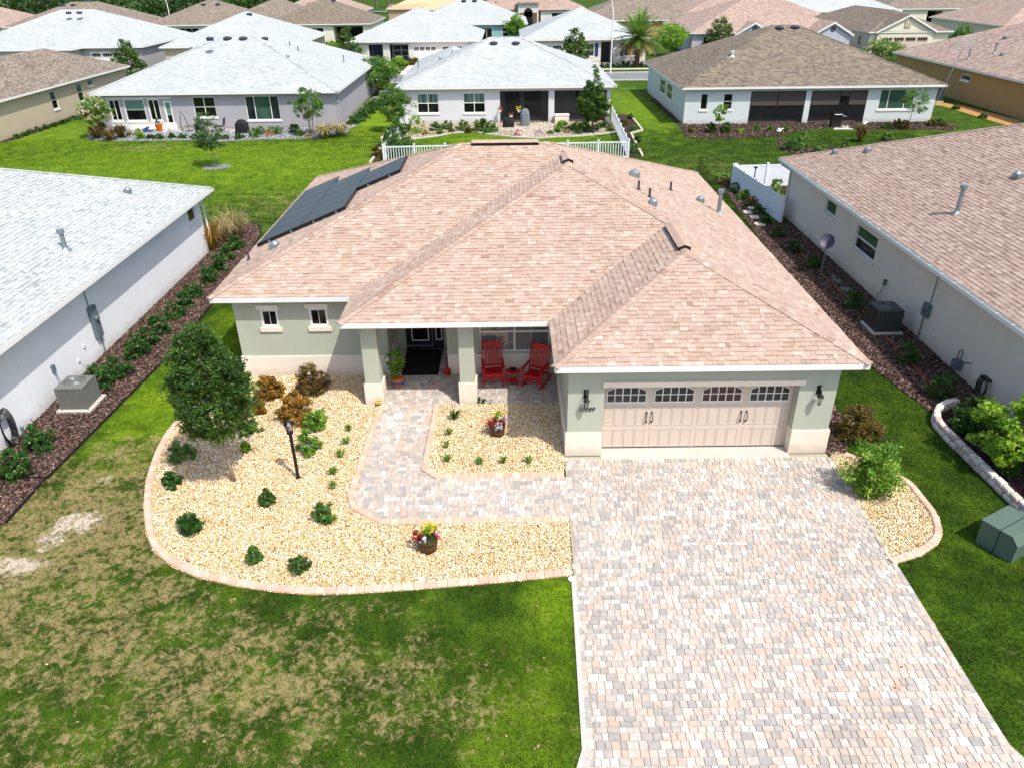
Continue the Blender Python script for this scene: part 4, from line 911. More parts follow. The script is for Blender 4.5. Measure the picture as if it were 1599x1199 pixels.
# garage door
gd = garage_door(H, YG, 2.325, 7.217, 2.055, near=True, glass=('glass_mid', 'glass', 'glass_maroon', 'glass'))
for x in (3.49, 3.63, 5.95, 6.09):
    b = MB(); y = YG + .3; sgn = -1 if x in (3.49, 5.95) else 1
    b.box(x - .022, y - .02, 1.08, x + .022, y, 1.13); b.box(x - .022, y - .02, .80, x + .022, y, .85); b.tube([(x, y - .02, 1.10), (x + sgn * .012, y - .07, 1.05), (x + sgn * .015, y - .075, .96), (x + sgn * .012, y - .07, .88), (x, y - .02, .83)], .013, 6)
    b.build('door_handle', 'black', gd)
b = MB(); b.box(2.27, YG - .06, 2.06, 7.32, YG - .002, 2.19); b.build('garage_lintel', 'skirt', H)
b = MB(); b.box(2.33, YG + .28, .0, 7.21, YG + .299, .035); b.build('door_seal', 'black_matte', gd)
def lantern(x, z):
    b = MB(); y = YG; b.box(x - .06, y - .02, z + .05, x + .06, y, z + .3); b.tube([(x, y - .02, z + .22), (x, y - .10, z + .30), (x, y - .16, z + .24), (x, y - .16, z + .14)], .013, 6)
    b.lathe((x, y - .16, z), [(.012, .17), (.03, .14), (.085, .07), (.09, .055), (.06, .05)], 8); b.lathe((x, y - .16, z), [(.012, -.19), (.045, -.16), (.05, -.15)], 8)
    for k in range(6):
        a = k * math.pi / 3; b.bar((x + .062 * math.cos(a), y - .16 + .062 * math.sin(a), z + .05), (x + .045 * math.cos(a), y - .16 + .045 * math.sin(a), z - .15), .008)
    l = b.build('wall_lantern', 'black', H); b = MB(); b.lathe((x, y - .16, z), [(.04, -.145), (.056, .045)], 6); b.build('lantern_glass', 'clear', l); b = MB(); b.lathe((x, y - .16, z), [(.018, -.14), (.022, -.02), (.008, .0)], 8); b.build('lamp_bulb', 'white', l)
lantern(1.86, 1.68); lantern(7.71, 1.73)
tc = bpy.data.curves.new('house_number', 'FONT'); tc.body = '10389'; tc.size = .165; tc.shear = .3; tc.extrude = .006; tc.align_x = 'CENTER'; tc.offset = .0
to = bpy.data.objects.new('tmp', tc); COL.objects.link(to); bpy.context.view_layer.update(); me = bpy.data.meshes.new_from_object(to.evaluated_get(bpy.context.evaluated_depsgraph_get())); bpy.data.objects.remove(to)
me.materials.clear(); me.materials.append(MAT['black']); ho = bpy.data.objects.new('house_number', me); COL.objects.link(ho); ho.parent = H; ho.rotation_euler = (math.pi / 2, 0, 0); ho.location = (1.88, YG - .01 - 25, 1.35); ho['label'] = 'black number 10389 under the left lantern'
# ridge vents
def ridge_vent(p, q, w=.17, name='ridge_vent'):
    p, q = Vector(p), Vector(q); a = (q - p).normalized(); s = Vector((a.y, -a.x, 0)).normalized(); Z = Vector((0, 0, 1)); b = MB(); b.k = .45
    for (h0, cm) in ((.035, 1), (.085, 0)):
        b.cm = cm; ww = w + (.0 if cm else .02); dz = ww * .4; h1 = 0 if cm else .06
        v = [p + Z * h0, p + s * ww + Z * (h0 - dz), q + s * ww + Z * (h0 - dz), q + Z * h0, p - s * ww + Z * (h0 - dz), q - s * ww + Z * (h0 - dz)]
        if cm == 1:
            lo = [x - Z * .06 for x in v]; hi = [x + Z * .045 for x in v]; V = lo + hi
            b.add(V, [(1, 2, 8, 7), (4, 5, 11, 10), (0, 1, 7, 6), (0, 4, 10, 6), (3, 2, 8, 9), (3, 5, 11, 9)])
        else: b.add(v, [(0, 1, 2, 3), (4, 0, 3, 5)])
    b.build(name, ['shingle_tan', 'black_matte'], roof)
ridge_vent((4.846, 19.95, zz(3.812) + .03), (4.846, 22.05, zz(3.812) + .03)); ridge_vent((-1.35, 27.688, zz(7.2) + .03), (1.05, 27.688, zz(7.2) + .03)); ridge_vent((1.972, 25.5, zz(6.686) + .03), (1.972, 26.7, zz(6.686) + .03))
goose(roof, 4.582, 27.768, 4.444, .22); goose(roof, *(4.639,24.06,4.421), .15); goose(roof, *(7.172,27.96,3.408), .15); goose(roof, *(-7.689,23.591,3.301), .17)
for p in ((4.398,25.525,4.518), (5.978,27.763,3.886), (4.688,24.97,4.402)): pipe(roof, *p, hgt=.32, r=.04, mat='lead', cap=False)
pipe(roof, *(-8.502,23.242,2.976), hgt=.25, r=.035, mat='lead', cap=False); pipe(roof, *(7.701,27.158,3.197), hgt=.75, r=.075, mat='galv')
# solar panels, three banks on the left slope
for (xa, xb, n, y0) in ((-8.62, -7.07, 6, 24.70), (-7.07, -5.53, 5, 24.70), (-5.53, -3.93, 2, 27.10)):
    for k in range(n):
        wy_ = 1.125; ya, yb = y0 + k * wy_ + .012, y0 + (k + 1) * wy_ - .012; g = .01; z = lambda x: 2.814 + .4 * (x + 8.907) + .13
        b = MB(); th = .045; b.add([(xa + g, ya, z(xa + g)), (xb - g, ya, z(xb - g)), (xb - g, yb, z(xb - g)), (xa + g, yb, z(xa + g)), (xa + g, ya, z(xa + g) - th), (xb - g, ya, z(xb - g) - th), (xb - g, yb, z(xb - g) - th), (xa + g, yb, z(xa + g) - th)], [(0, 1, 2, 3), (4, 5, 1, 0), (5, 6, 2, 1), (6, 7, 3, 2), (7, 4, 0, 3), (7, 6, 5, 4)])
        b.build('solar_panel', 'solar', roof)
b = MB()
for (xa, xb, y_) in ((-8.65, -5.5, 24.68), (-5.5, -3.9, 27.08)):
    z = lambda x: 2.814 + .4 * (x + 8.907) + .02
    b.add([(xa, y_, z(xa)), (xb, y_, z(xb)), (xb, y_, z(xb) + .12), (xa, y_, z(xa) + .12), (xa, y_ - .03, z(xa)), (xb, y_ - .03, z(xb)), (xb, y_ - .03, z(xb) + .10), (xa, y_ - .03, z(xa) + .10)], [(0, 1, 2, 3), (4, 5, 6, 7), (7, 6, 2, 3)])
for (x_, ya, yb) in ((-5.50, 24.68, 27.08), (-3.90, 27.08, 29.36)):
    z = 2.814 + .4 * (x_ + 8.907) + .02; b.face([(x_, ya, z), (x_, yb, z), (x_, yb, z + .12), (x_, ya, z + .12)])
b.build('array_skirt', 'black', roof)
for (x_, y_) in ((-8.2, 24.64), (-7.4, 24.64), (-6.6, 24.64), (-5.8, 24.64), (-5.1, 27.04), (-4.3, 27.04)):
    b = MB(); z = 2.814 + .4 * (x_ + 8.907); b.box(x_ - .03, y_ - .03, z + .02, x_ + .03, y_ - .005, z + .1); b.build('panel_bracket', 'galv', roof)
# ------------------------------------------------------------------ front yard things
t = thing('live_oak', 'young live oak with dense dark crown and slim grey trunk in the front gravel bed', 'tree', (*(-7.022,15.284), 0))
ox, oy = (-7.022,15.284)
crown('crown', [(0, .4), (.1, .8), (.3, 1), (.5, .92), (.72, .68), (.9, .4), (1, .12)], 1.52, 2.85, .92, 470, 100, .062, 'leaf_oak', 7, t, (ox - .12, oy + .05), spread=.18, wob=.26, shell=.35, squash=.75)
b = MB(); b.tube([(ox, oy, -.03), (ox - .03, oy, .6), (ox - .09, oy + .02, 1.3), (ox - .12, oy + .05, 2.4), (ox - .12, oy + .05, 3.7)], [.062, .05, .043, .03, .008], 9)
rg = random.Random(3)
for k in range(26):
    z0 = rg.uniform(1.15, 3.3); a = rg.uniform(0, 6.28); L = rg.uniform(.5, 1.0) * (1.1 if z0 < 2.4 else .7); p = Vector((ox - .1, oy + .03, z0))
    b.tube([p, p + Vector((math.cos(a) * L * .5, math.sin(a) * L * .5, .22)), p + Vector((math.cos(a) * L, math.sin(a) * L, .45))], [.016, .010, .003], 5)
b.build('trunk', 'bark_pale', t, smooth=True)
# lamp post
lx, ly = (-5.433,15.388); lh = 1.775
t = thing('lamp_post', 'black lamp post with a lantern and an empty sign bracket in the front gravel bed', 'lamp post', (lx, ly, 0))
b = MB(); b.tube([(lx, ly, 0), (lx, ly, lh - .42)], .042, 10); b.lathe((lx, ly, 0), [(.075, 0), (.07, .03), (.045, .08)], 10); b.build('post', 'black', t)
b = MB(); z = lh - .42; b.lathe((lx, ly, z), [(.045, 0), (.085, .02), (.085, .04), (.06, .05)], 10); b.lathe((lx, ly, z), [(.13, .27), (.135, .285), (.09, .33), (.035, .37), (.012, .42)], 8)
for k in range(6):
    a = k * math.pi / 3; b.bar((lx + .07 * math.cos(a), ly + .07 * math.sin(a), z + .04), (lx + .115 * math.cos(a), ly + .115 * math.sin(a), z + .28), .009)
hd = b.build('lantern', 'black', t); b = MB(); b.lathe((lx, ly, z), [(.064, .05), (.105, .27)], 6); b.build('lantern_glass', 'clear', hd); b = MB(); b.lathe((lx, ly, z), [(.02, .05), (.03, .15), (.01, .2)], 8); b.build('lamp_bulb', 'white', hd)
b = MB(); z = lh - .62; b.tube([(lx - .08, ly, z), (lx + .62, ly, z)], .008, 6)
for k in range(2):
    b.tube([(lx + .28 + .16 * k + .05 * math.cos(a), ly, z - .07 + .045 * math.sin(a)) for a in [i * .7 for i in range(8)]], .006, 5)
b.build('sign_bracket', 'black', t); b = MB(); b.box(lx + .22, ly - .005, z - .17, lx + .56, ly + .005, z - .145); b.box(lx + .30, ly - .005, z - .145, lx + .46, ly + .005, z - .12); b.build('sign_hanger', 'galv', t)
# barrel planters with petunias
def planter(x, y, R, label, seed, mix):
    t = thing('barrel_planter', label, 'planter', (x, y, 0)); b = MB(); n = 14
    for k in range(n):
        a0, a1 = k * 2 * math.pi / n + .02, (k + 1) * 2 * math.pi / n - .02; r0, r1, h_ = R * .8, R, .36
        v = [(x + r * math.cos(a), y + r * math.sin(a), z) for (z, r) in ((0.01, r0), (h_, r1)) for a in (a0, a1)]; vi = [(x + r * math.cos(a), y + r * math.sin(a), z) for (z, r) in ((h_, r1 * .9),) for a in (a0, a1)]
        s = MB(); s.add(v + vi, [(0, 1, 3, 2), (2, 3, 5, 4)]); s.build('stave', 'barrel', t)
    for zc in (.08, .27):
        r = R * (.8 + .2 * zc / .36) + .004; s = MB(); s.lathe((x, y, zc), [(r, -.012), (r + .005, .012)], 20); s.f = s.f[:-2]; s.t = s.t[:-2]; s.mi = s.mi[:-2]; s.build('hoop', 'black', t)
    s = MB(); s.lathe((x, y, .31), [(R * .9, -.02), (R * .9, .02)], 14); s.build('soil', 'soil', t)
    crown('foliage', MOUND, .34, .22, R * .85, 22, 16, .05, 'leaf_mid', seed, t, (x, y), spread=.3)
    for i, (m_, dx, dy, dz, r, n_) in enumerate(mix): crown('blossom', ROUND, .32 + dz, .18, r * R, n_, 9, .055, m_, seed + i + 1, t, (x + dx * R, y + dy * R), spread=.35, shell=.5)
    return t
planter(*(-0.413,17.292), .225, 'barrel planter of red, white and yellow flowers in the bed before the porch', 50, [('petal_red', -.6, -.2, .06, .75, 34), ('petal_white', .15, -.75, 0, .5, 16), ('petal_yellow', -.1, .7, .15, .6, 12), ('leaf_lime', .35, .4, .2, .5, 12), ('petal_violet', .95, .2, .1, .35, 8), ('petal_red', .7, -.2, .05, .35, 8)])
planter(*(-1.895,12.689), .235, 'barrel planter with more yellow than red flowers at the lower edge of the gravel bed', 60, [('petal_red', -.85, -.1, .04, .5, 22), ('petal_white', -.35, -.55, 0, .35, 12), ('petal_yellow', .1, .3, .16, .7, 24), ('leaf_lime', .45, .1, .14, .6, 14), ('petal_pink', 1.0, -.1, .02, .25, 6)])
# shrubs in the gravel
FS = [(-8.7,16.268,0.374,0.644), (-8.509,15.127,0.274,0.47), (-7.398,13.409,0.326,0.559), (-5.933,14.391,0.218,0.46), (-5.627,12.344,0.196,0.471), (-4.599,12.07,0.248,0.45), (-4.419,13.743,0.286,0.637), (-5.507,17.761,0.361,0.711), (-5.393,16.556,0.326,0.887), (-7.385,17.668,0.433,0.791), (-7.131,16.652,0.155,0.328)]
FL_ = ['loose dark shrub at the left rim of the front gravel bed', 'round dark shrub near the left rim of the gravel bed, below the loose one', 'wide dark shrub in the lower left of the front gravel bed', 'small round shrub between the oak trunk and the lamp post, nearer the lawn', 'small round shrub near the lower edging, left of its spiky neighbour', 'low spiky dark shrub nearest the lower edging', 'mid green shrub below the lamp post beside the walk', 'bright green shrub right of the lamp head', 'taller green shrub behind the sign bracket of the lamp post', 'green shrub behind the oak on the right', 'tiny yellow green seedling right of the oak trunk']
FM = ['leaf_mid', 'leaf_dark', 'leaf_dark', 'leaf_oak', 'leaf_mid', 'leaf_oak', 'leaf_mid', 'leaf_fern', 'leaf_fern', 'leaf_mid', 'leaf_lime']
for i, (x, y, R, Hh) in enumerate(FS): shrub('shrub', FL_[i], 'shrub', x, y, R, Hh * .9, FM[i], 100 + i, clumps=[22, 34, 26, 30, 34, 18, 24, 34, 30, 30, 20][i], leaves=26, size=.06 if R < .4 else .07, group='shrubs in the front gravel bed', wob=[.6, .25, .5, .3, .2, .7, .5, .35, .5, .4, .3][i], spread=[.4, .3, .36, .3, .28, .42, .38, .3, .36, .34, .3][i])
CS = [(-6.059,19.716,0.547,0.987), (-7.265,19.437,0.426,0.765), (-6.141,18.146,0.496,0.926), (-7.367,18.593,0.262,0.495)]
for i, (x, y, R, Hh) in enumerate(CS): shrub('copper_shrub', ['large bronze shrub against the cream wall base', 'small copper shrub left by the wall, above the oak', 'bright orange copper shrub behind the lamp head', 'little copper shrub peeping out behind the oak'][i], 'shrub', x, y, R, Hh, ['leaf_bronze', 'leaf_copper', 'leaf_copper', 'leaf_copper'][i], 130 + i, clumps=60, leaves=34, size=.055, group='copper shrubs by the front wall', wob=.35)
DL = [(-4.55,17.542,0.161,0.294), (-4.502,16.904,0.157,0.289), (-4.524,16.301,0.187,0.325), (-4.572,15.535,0.18,0.259), (-4.447,14.919,0.127,0.196), (-1.735,17.288,0.159,0.251), (-1.762,16.663,0.137,0.246), (-1.7,16.012,0.15,0.282), (-0.862,15.881,0.166,0.281), (-0.249,15.925,0.133,0.221), (0.416,15.912,0.149,0.261)]
for i, (x, y, R, Hh) in enumerate(DL):
    t = thing('daylily', ('%s daylily tuft from the house in the row left of the walk' % ORD[i]) if i < 5 else ['daylily tuft just below the dark spiky plant', 'daylily tuft midway down the left side of the square bed', 'daylily tuft in the lower left corner of the square bed', 'leftmost of three tufts along the lower edging right of the corner', 'middle of three tufts along the lower edging', 'rightmost of three tufts along the lower edging'][i - 5], 'plant', (x, y, 0), 'daylily tufts in the gravel')
    blades('leaves', x, y, R * 1.25, .28, 46, 'grass_lily', 150 + i, t, .011)
x, y, R, Hh = (-1.645,18.117,0.201,0.362)
t = thing('spiky_plant', 'dark green spiky plant at the top left of the square gravel bed', 'plant', (x, y, 0)); blades('leaves', x, y, .3, .36, 60, 'leaf_dark', 170, t, .014)
x, y = (-3.928,18.986); t = thing('marigold', 'small yellow flower at the foot of the left porch column', 'flower', (x, y, 0)); crown('blossom', ROUND, .08, .15, .13, 18, 12, .045, 'petal_yellow', 171, t, (x, y), spread=.35); crown('leaves', ROUND, .02, .12, .12, 8, 12, .045, 'leaf_mid', 172, t, (x, y), spread=.35)
x, y = (-0.925,19.029); t = thing('small_plant', 'small dark green plant beside the middle porch column', 'plant', (x, y, 0)); crown('leaves', MOUND, .02, .15, .15, 16, 14, .06, 'leaf_dark', 173, t, (x, y), spread=.3)
tag(stones('white_pebbles', [(x - .2, y - .06), (x + .45, y - .06), (x + .4, y + .14), (x - .1, y + .14)], 900, .022, 'grey_stone', 'pale pebbles round the small plant by the middle column', 14, z=.03), cat='pebbles')
# drain caps by the edging
for (px_, lab) in (((1.197,11.708), 'white drain cap at the corner of lawn, edging and driveway'), ((-1.957,11.741), 'small white drain cap in the lower gravel')):
    b = MB(); b.lathe((*px_, .01), [(.07, 0), (.07, .03), (.045, .04), (.04, .02)], 14); b.lathe((*px_, .01), [(.04, .0), (.035, .025)], 10, t=.0); tag(b.build('drain_cap', 'pvc'), lab, 'drain cap')
# porch things
def rocker():
    r = bpy.data.objects.new('rocking_chair', None); COL.objects.link(r); ORG[r.name] = Vector((0, 0, 0))
    def p(name, fn):
        b = MB(); fn(b); return b.build(name, 'red', r)
    W = .30
    for sx in (-1, 1):
        p('back_post', lambda b: b.bar((sx * W, .22, .16), (sx * (W + .0), .44, 1.18), .05, .035))
        p('front_leg', lambda b: b.box(sx * W - .022, -.28, .08, sx * W + .022, -.235, .60))
        p('armrest', lambda b: b.add([(sx * W - .05, -.36, .60), (sx * W + .05, -.36, .60), (sx * W + .04, .30, .63), (sx * W - .03, .30, .63), (sx * W - .05, -.36, .625), (sx * W + .05, -.36, .625), (sx * W + .04, .30, .655), (sx * W - .03, .30, .655)], [(4, 5, 6, 7), (3, 2, 1, 0), (0, 1, 5, 4), (1, 2, 6, 5), (2, 3, 7, 6), (3, 0, 4, 7)]))
        def rk(b):
            pts = [(-.46, .10), (-.25, .035), (0, .012), (.25, .035), (.5, .12)]
            for i in range(4): b.bar((sx * W, pts[i][0], pts[i][1] + .02), (sx * W, pts[i + 1][0], pts[i + 1][1] + .02), .04, .05)
        p('rocker', rk)
    for k in range(5): p('seat_slat', lambda b, k=k: b.box(-.27, -.27 + k * .105, .385 - k * .012, .27, -.18 + k * .105, .405 - k * .012))
    p('seat_frame', lambda b: [b.box(-.277, -.29, .33, .277, -.265, .40), b.box(-.277, .22, .29, .277, .245, .36)])
    for zz_ in (.2, .28): p('stretcher', lambda b, zz_=zz_: b.box(-.277, -.262, zz_ - .02, .277, -.24, zz_ + .015))
    for k in range(5): p('back_slat', lambda b, k=k: b.bar((-.2 + k * .1, .275, .46), (-.2 + k * .1, .415, 1.04), .066, .018, up=(0, 1, 0)))
    p('lower_rail', lambda b: b.bar((-.275, .265, .44), (.275, .265, .44), .03, .06))
    def crest(b):
        for k in range(6):
            x0, x1 = -.275 + k * .55 / 6, -.275 + (k + 1) * .55 / 6; h0, h1 = [1.12 + .055 * (1 - (x / .275) ** 2) for x in (x0, x1)]
            b.add([(x0, .40, 1.02), (x1, .40, 1.02), (x1, .43, h1), (x0, .43, h0), (x0, .43, 1.02), (x1, .43, 1.02), (x1, .455, h1), (x0, .455, h0)], [(0, 1, 2, 3), (5, 4, 7, 6), (3, 2, 6, 7), (0, 4, 5, 1), (0, 3, 7, 4), (1, 5, 6, 2)])
    p('crest_rail', crest); return r
rc = rocker(); rc.location = (*(-0.585,20.265), .035); rc.rotation_euler = (0, 0, .10); tag(rc, 'red wooden rocking chair left of the little table, by the middle column', 'rocking chair', 'red rocking chairs on the porch')
copy_tree(rc, (*(0.718,20.072), .035), rotz=-.42, label='red wooden rocking chair right of the little table, turned towards it', group='red rocking chairs on the porch')
x, y = (0.029,20.088)
t = thing('side_table', 'small red side table between the rocking chairs', 'table', (x, y, .035)); b = MB(); b.prism([(x + .24 * math.cos(a) * (1.0 if abs(math.cos(a)) > .5 else .95), y + .2 * math.sin(a)) for a in [i * math.pi / 8 for i in range(16)]], .47, .50); b.build('table_top', 'red', t)
for sx, sy in ((-1, -1), (1, -1), (1, 1), (-1, 1)):
    b = MB(); b.box(x + sx * .15 - .02, y + sy * .13 - .02, .035, x + sx * .15 + .02, y + sy * .13 + .02, .469); b.build('leg', 'red', t)
b = MB(); b.box(x - .17, y - .15, .16, x + .17, y + .15, .18); b.build('lower_shelf', 'red', t)
b = MB(); b.lathe((x, y + .02, .502), [(.07, 0), (.085, .05), (.06, .06)], 12); b.obox((x, y + .02, .57), (.09, 0, 0), (0, .05, 0), (0, 0, .012)); tag(b.build('tray', 'black'), 'small black dish on the red side table', 'dish')
MA = [(-3.478,20.706), (-2.329,20.721), (-2.301,22.516), (-3.511,22.547)]
b = MB(); b.prism([(p[0], p[1]) for p in MA], .036, .048); tag(b.build('doormat', 'black_matte'), 'large black mat in front of the entry door', 'doormat')
x, y = (-2.029,20.755); t = thing('watering_can', 'red watering can beside the entry wall', 'watering can', (x, y, .035)); b = MB(); b.lathe((x, y, .036), [(.09, 0), (.11, .04), (.105, .14), (.06, .2)], 12); b.build('can_body', 'red', t)
b = MB(); b.tube([(x - .08, y, .08), (x - .2, y - .02, .2)], .016, 6); b.lathe((x - .2, y - .02, .19), [(.02, 0), (.035, .02)], 8); b.build('spout', 'red', t); b = MB(); b.tube([(x - .04, y, .23), (x, y, .3), (x + .08, y, .26), (x + .1, y, .14)], .01, 6); b.build('handle', 'red', t)
x, y = -3.50, 20.05; t = thing('potted_plant', 'leafy plant in a painted pot behind the left porch column', 'potted plant', (x, y, .035)); b = MB(); b.lathe((x, y, .036), [(.13, 0), (.2, .12), (.22, .25), (.2, .30)], 14); b.build('pot', 'terracotta', t)
b = MB(); b.lathe((x, y, .036), [(.205, .13), (.224, .18), (.224, .22)], 14); b.f = b.f[:-2]; b.t = b.t[:-2]; b.mi = b.mi[:-2]; b.build('glaze_band', 'blue_fabric', t)
crown('leaves', [(0, .5), (.3, .7), (.6, .9), (1, .5)], .35, .95, .3, 40, 16, .085, 'leaf_fern', 180, t, (x, y), spread=.35); b = MB()
for k in range(5): b.tube([(x, y, .3), (x + .1 * math.cos(k * 1.3), y + .1 * math.sin(k * 1.3), .9)], .008, 4)
b.build('stem', 'leaf_fern', t)
# plants right of the garage
x, y, R, Hh = (9.342,16.959,0.689,0.956); shrub('bronze_shrub', 'bronze leaved shrub close to the right corner of the garage', 'shrub', x, y, R * .95, Hh, 'leaf_bronze', 200, clumps=60, leaves=40, size=.055, wob=.4)
x, y, R, Hh = (8.658,14.517,0.771,1.461); shrub('bushy_shrub', 'large feathery bright green shrub at the right side of the driveway', 'shrub', x, y, R * .88, Hh, 'leaf_fern', 201, clumps=62, leaves=46, size=.06, wob=.5, prof=ROUND, spread=.42)
x, y, R, Hh = (9.815,16.069,0.232,0.442); shrub('shrub', 'thin low shrub behind the bright feathery shrub', 'shrub', x, y, R, Hh, 'leaf_bronze', 202, clumps=14, leaves=18, size=.05)
# green utility box on the lawn
bx_, by_ = (10.624,12.034); an = math.radians(29); ux, uy = Vector((math.cos(an), math.sin(an), 0)), Vector((-math.sin(an), math.cos(an), 0)); C0 = Vector((bx_, by_, 0))
L1, L2, HB = .95, .80, .62
t = thing('utility_box', 'dark green electrical cabinet standing on the right lawn', 'utility box', tuple(C0)); b = MB(); q = lambda a, c, z: C0 + ux * a + uy * c + Vector((0, 0, z))
b.add([q(0, 0, 0), q(L1, 0, 0), q(L1, L2, 0), q(0, L2, 0), q(.0, 0, HB - .16), q(L1, 0, HB - .16), q(0, .14, HB), q(L1, .14, HB), q(0, L2, HB), q(L1, L2, HB)], [(0, 1, 5, 4), (4, 5, 7, 6), (6, 7, 9, 8), (1, 2, 9, 7, 5), (2, 3, 8, 9), (3, 0, 4, 6, 8)]); b.build('cabinet', 'green_box', t)
b = MB()
v = [(-.02, -.02, HB - .155), (-.02, .135, HB + .02), (-.02, L2 + .02, HB + .02), (L1 + .02, -.02, HB - .155), (L1 + .02, .135, HB + .02), (L1 + .02, L2 + .02, HB + .02)]
b.add([q(*p) for p in v] + [q(p[0], p[1], p[2] - .03) for p in v], [(0, 3, 4, 1), (1, 4, 5, 2), (6, 9, 3, 0), (0, 1, 7, 6), (1, 2, 8, 7), (3, 9, 10, 4), (4, 10, 11, 5), (2, 5, 11, 8)]); b.build('lid', 'green_box', t)
b = MB(); b.bar(q(-.022, L2 * .5, HB + .022), q(L1 + .022, L2 * .5, HB + .022), .012, .012); b.bar(q(-.006, L2 * .5, 0), q(-.006, L2 * .5, HB), .012, .012); b.build('door_seam', 'black', t)
# pale retaining wall of tumbled blocks
RW = smoothline([(12.824,18.535), (12.476,18.435), (12.099,18.161), (11.771,17.722), (11.666,17.261), (11.729,16.148), (11.786,14.765), (11.849,13.589), (11.863,12.211)], 1)
t = thing('retaining_wall', 'low wall of pale tumbled blocks curving round the plum mulch bed', 'garden wall', (*RW[4], 0))
for cr_ in range(2):
    P = resample(RW, .27); rg = random.Random(cr_ + 5); off = .5 if cr_ == 0 else 0
    for i in range(len(P) - 1):
        p, q_ = (P[i], P[i + 1]) if not off else ((P[i] + P[i + 1]) / 2, (P[i + 1] + P[min(i + 2, len(P) - 1)]) / 2)
        a = (q_ - p)
        if a.length < .05: continue
        L = a.length; a.normalize(); s = Vector((-a.y, a.x, 0)); d = .085 + rg.uniform(-.008, .008); c_ = (p + q_) / 2 + s * (.03 * cr_ + rg.uniform(-.014, .014)) + Vector((0, 0, .0)); z0 = .0 if cr_ == 0 else .142; h_ = .138; e = .022; l2 = L / 2 - .017
        b = MB(); b.k = rg.random(); vs = []
        for (zz_, k) in ((z0, 0), (z0 + e, e), (z0 + h_ - e, e), (z0 + h_, 0)):
            for (i1, j1) in ((-1, -1), (1, -1), (1, 1), (-1, 1)): vs.append(c_ + a * i1 * (l2 - e + k) + s * j1 * (d - e + k) + Vector((0, 0, zz_ + rg.uniform(-.005, .005))))
        fs = []
        for r in range(3):
            for k in range(4): fs.append((r * 4 + k, r * 4 + (k + 1) % 4, r * 4 + 4 + (k + 1) % 4, r * 4 + 4 + k))
        fs.append((12, 13, 14, 15)); b.add(vs, fs); b.build('block', 'stone_wall', t)
x, y, R, Hh = (12.386,15.367,0.992,2.447); tree('lime_tree', 'small round tree with lime green leaves behind the pale block wall', 'tree', x, y + .2, 2.0, .86, .35, 'leaf_lime', 210, clumps=52, leaves=34, size=.095, tr=.03, multi=3, spread=.24, wob=.35)
x, y, R, Hh = (12.589,17.241,0.626,1.023); shrub('shrub', 'dark shrub in the plum mulch left of the lime tree', 'shrub', x, y, R, Hh, 'leaf_dark', 211, clumps=44, leaves=30, size=.065)
x, y, R, Hh = (12.309,15.178,0.317,0.586); shrub('shrub', 'low dark shrub under the lime tree by the block wall', 'shrub', x, y, R, Hh, 'leaf_dark', 212, clumps=24, leaves=24, size=.06)
x, y = (12.403,16.738); t = thing('garden_flower', 'single orange flower in the plum mulch', 'flower', (x, y, 0)); crown('blossom', ROUND, .1, .1, .06, 6, 8, .05, 'petal_orange', 213, t, (x, y))
# ------------------------------------------------------------------ near neighbours
XL = -13.70
LNr = (-37.2, 4.0, -13.23, 33.2)
lwin = (30.4,2.305,31.356,1.934); ly0, ly1 = sorted((lwin[0], lwin[2])); lz0 = lwin[3]; 
LN, lroof = hip_house('white stucco house with pale grey shingle roof at the left edge, nearest on that side', [LNr], 'shingle_grey', 'white_stucco', inset=.47, wins=[('E', XL, 31.35, 32.15, 1.72, 2.35, dict(rows=1, cols=1, mats=('glass',)))], geo=True, singles=300, seed=11, only=[0, 1, 0, 0])
cap_row((-13.23, 33.2, 2.814), (-25.2, 21.2, 2.814 + .4 * 11.98), 'shingle_grey', lroof, seed=120, single=True)
def gutter(parent, x, y0, y1, side, z=2.79):
    b = MB(); s = side
    b.box(x, y0, z - .11, x + s * .12, y1, z - .10); b.box(x + s * .11, y0, z - .10, x + s * .12, y1, z + .015); b.box(x, y0, z - .10, x + s * .008, y1, z + .015); b.build('gutter', 'white', parent)
    n = int((y1 - y0) / .75)
    for k in range(n):
        b = MB(); yy = y0 + .3 + k * .75; b.box(x + s * .01, yy - .012, z + .005, x + s * .115, yy + .012, z + .012); b.build('gutter_strap', 'white', parent)
    b = MB(); b.box(x + s * .012, y0 + .01, z - .099, x + s * .105, y1 - .01, z - .07); b.build('gutter_trough', 'shade_green', parent)
gutter(LN, -13.225, 12, 33.2, 1)
b = MB(); b.tube([(-13.17, 33.0, 2.68), (-13.3, 33.0, 2.5), (XL + .06, 32.95, 2.35), (XL + .06, 32.95, .12), (XL + .25, 32.95, .06)], .045, 4); b.build('downspout', 'white', LN)
def on_l(px): return px
pz = lambda x, y: 2.814 + .4 * (-13.23 - x)
pL = (-14.498,23.519,3.321); pipe(lroof, *pL, hgt=.55, r=.075, mat='galv'); goose(lroof, *(-15.09,29.644,3.558), .14)
def meter(parent, x, side, y, z0, z1, w=.32):
    b = MB(); s = side; b.box(x, y - w / 2, z0, x + s * .14, y + w / 2, z1); m_ = b.build('meter_box', 'grey_metal', parent)
    b = MB(); zc = z0 + (z1 - z0) * .62; b.tube([(x + s * .14, y, zc), (x + s * .22, y, zc)], .08, 12); b.build('meter_dial', 'galv', m_)
    b = MB(); b.tube([(x + s * .05, y - w * .2, z1), (x + s * .04, y - w * .2, 2.66)], .018, 6); b.tube([(x + s * .05, y + w * .3, z0), (x + s * .04, y + w * .3, .02)], .022, 6); b.build('conduit', 'galv', m_)
ml = (22.306,1.776,22.626,0.618); meter(LN, XL, 1, (ml[0] + ml[2]) / 2, min(ml[1], ml[3]) + .05, max(ml[1], ml[3]) - .02, .34)
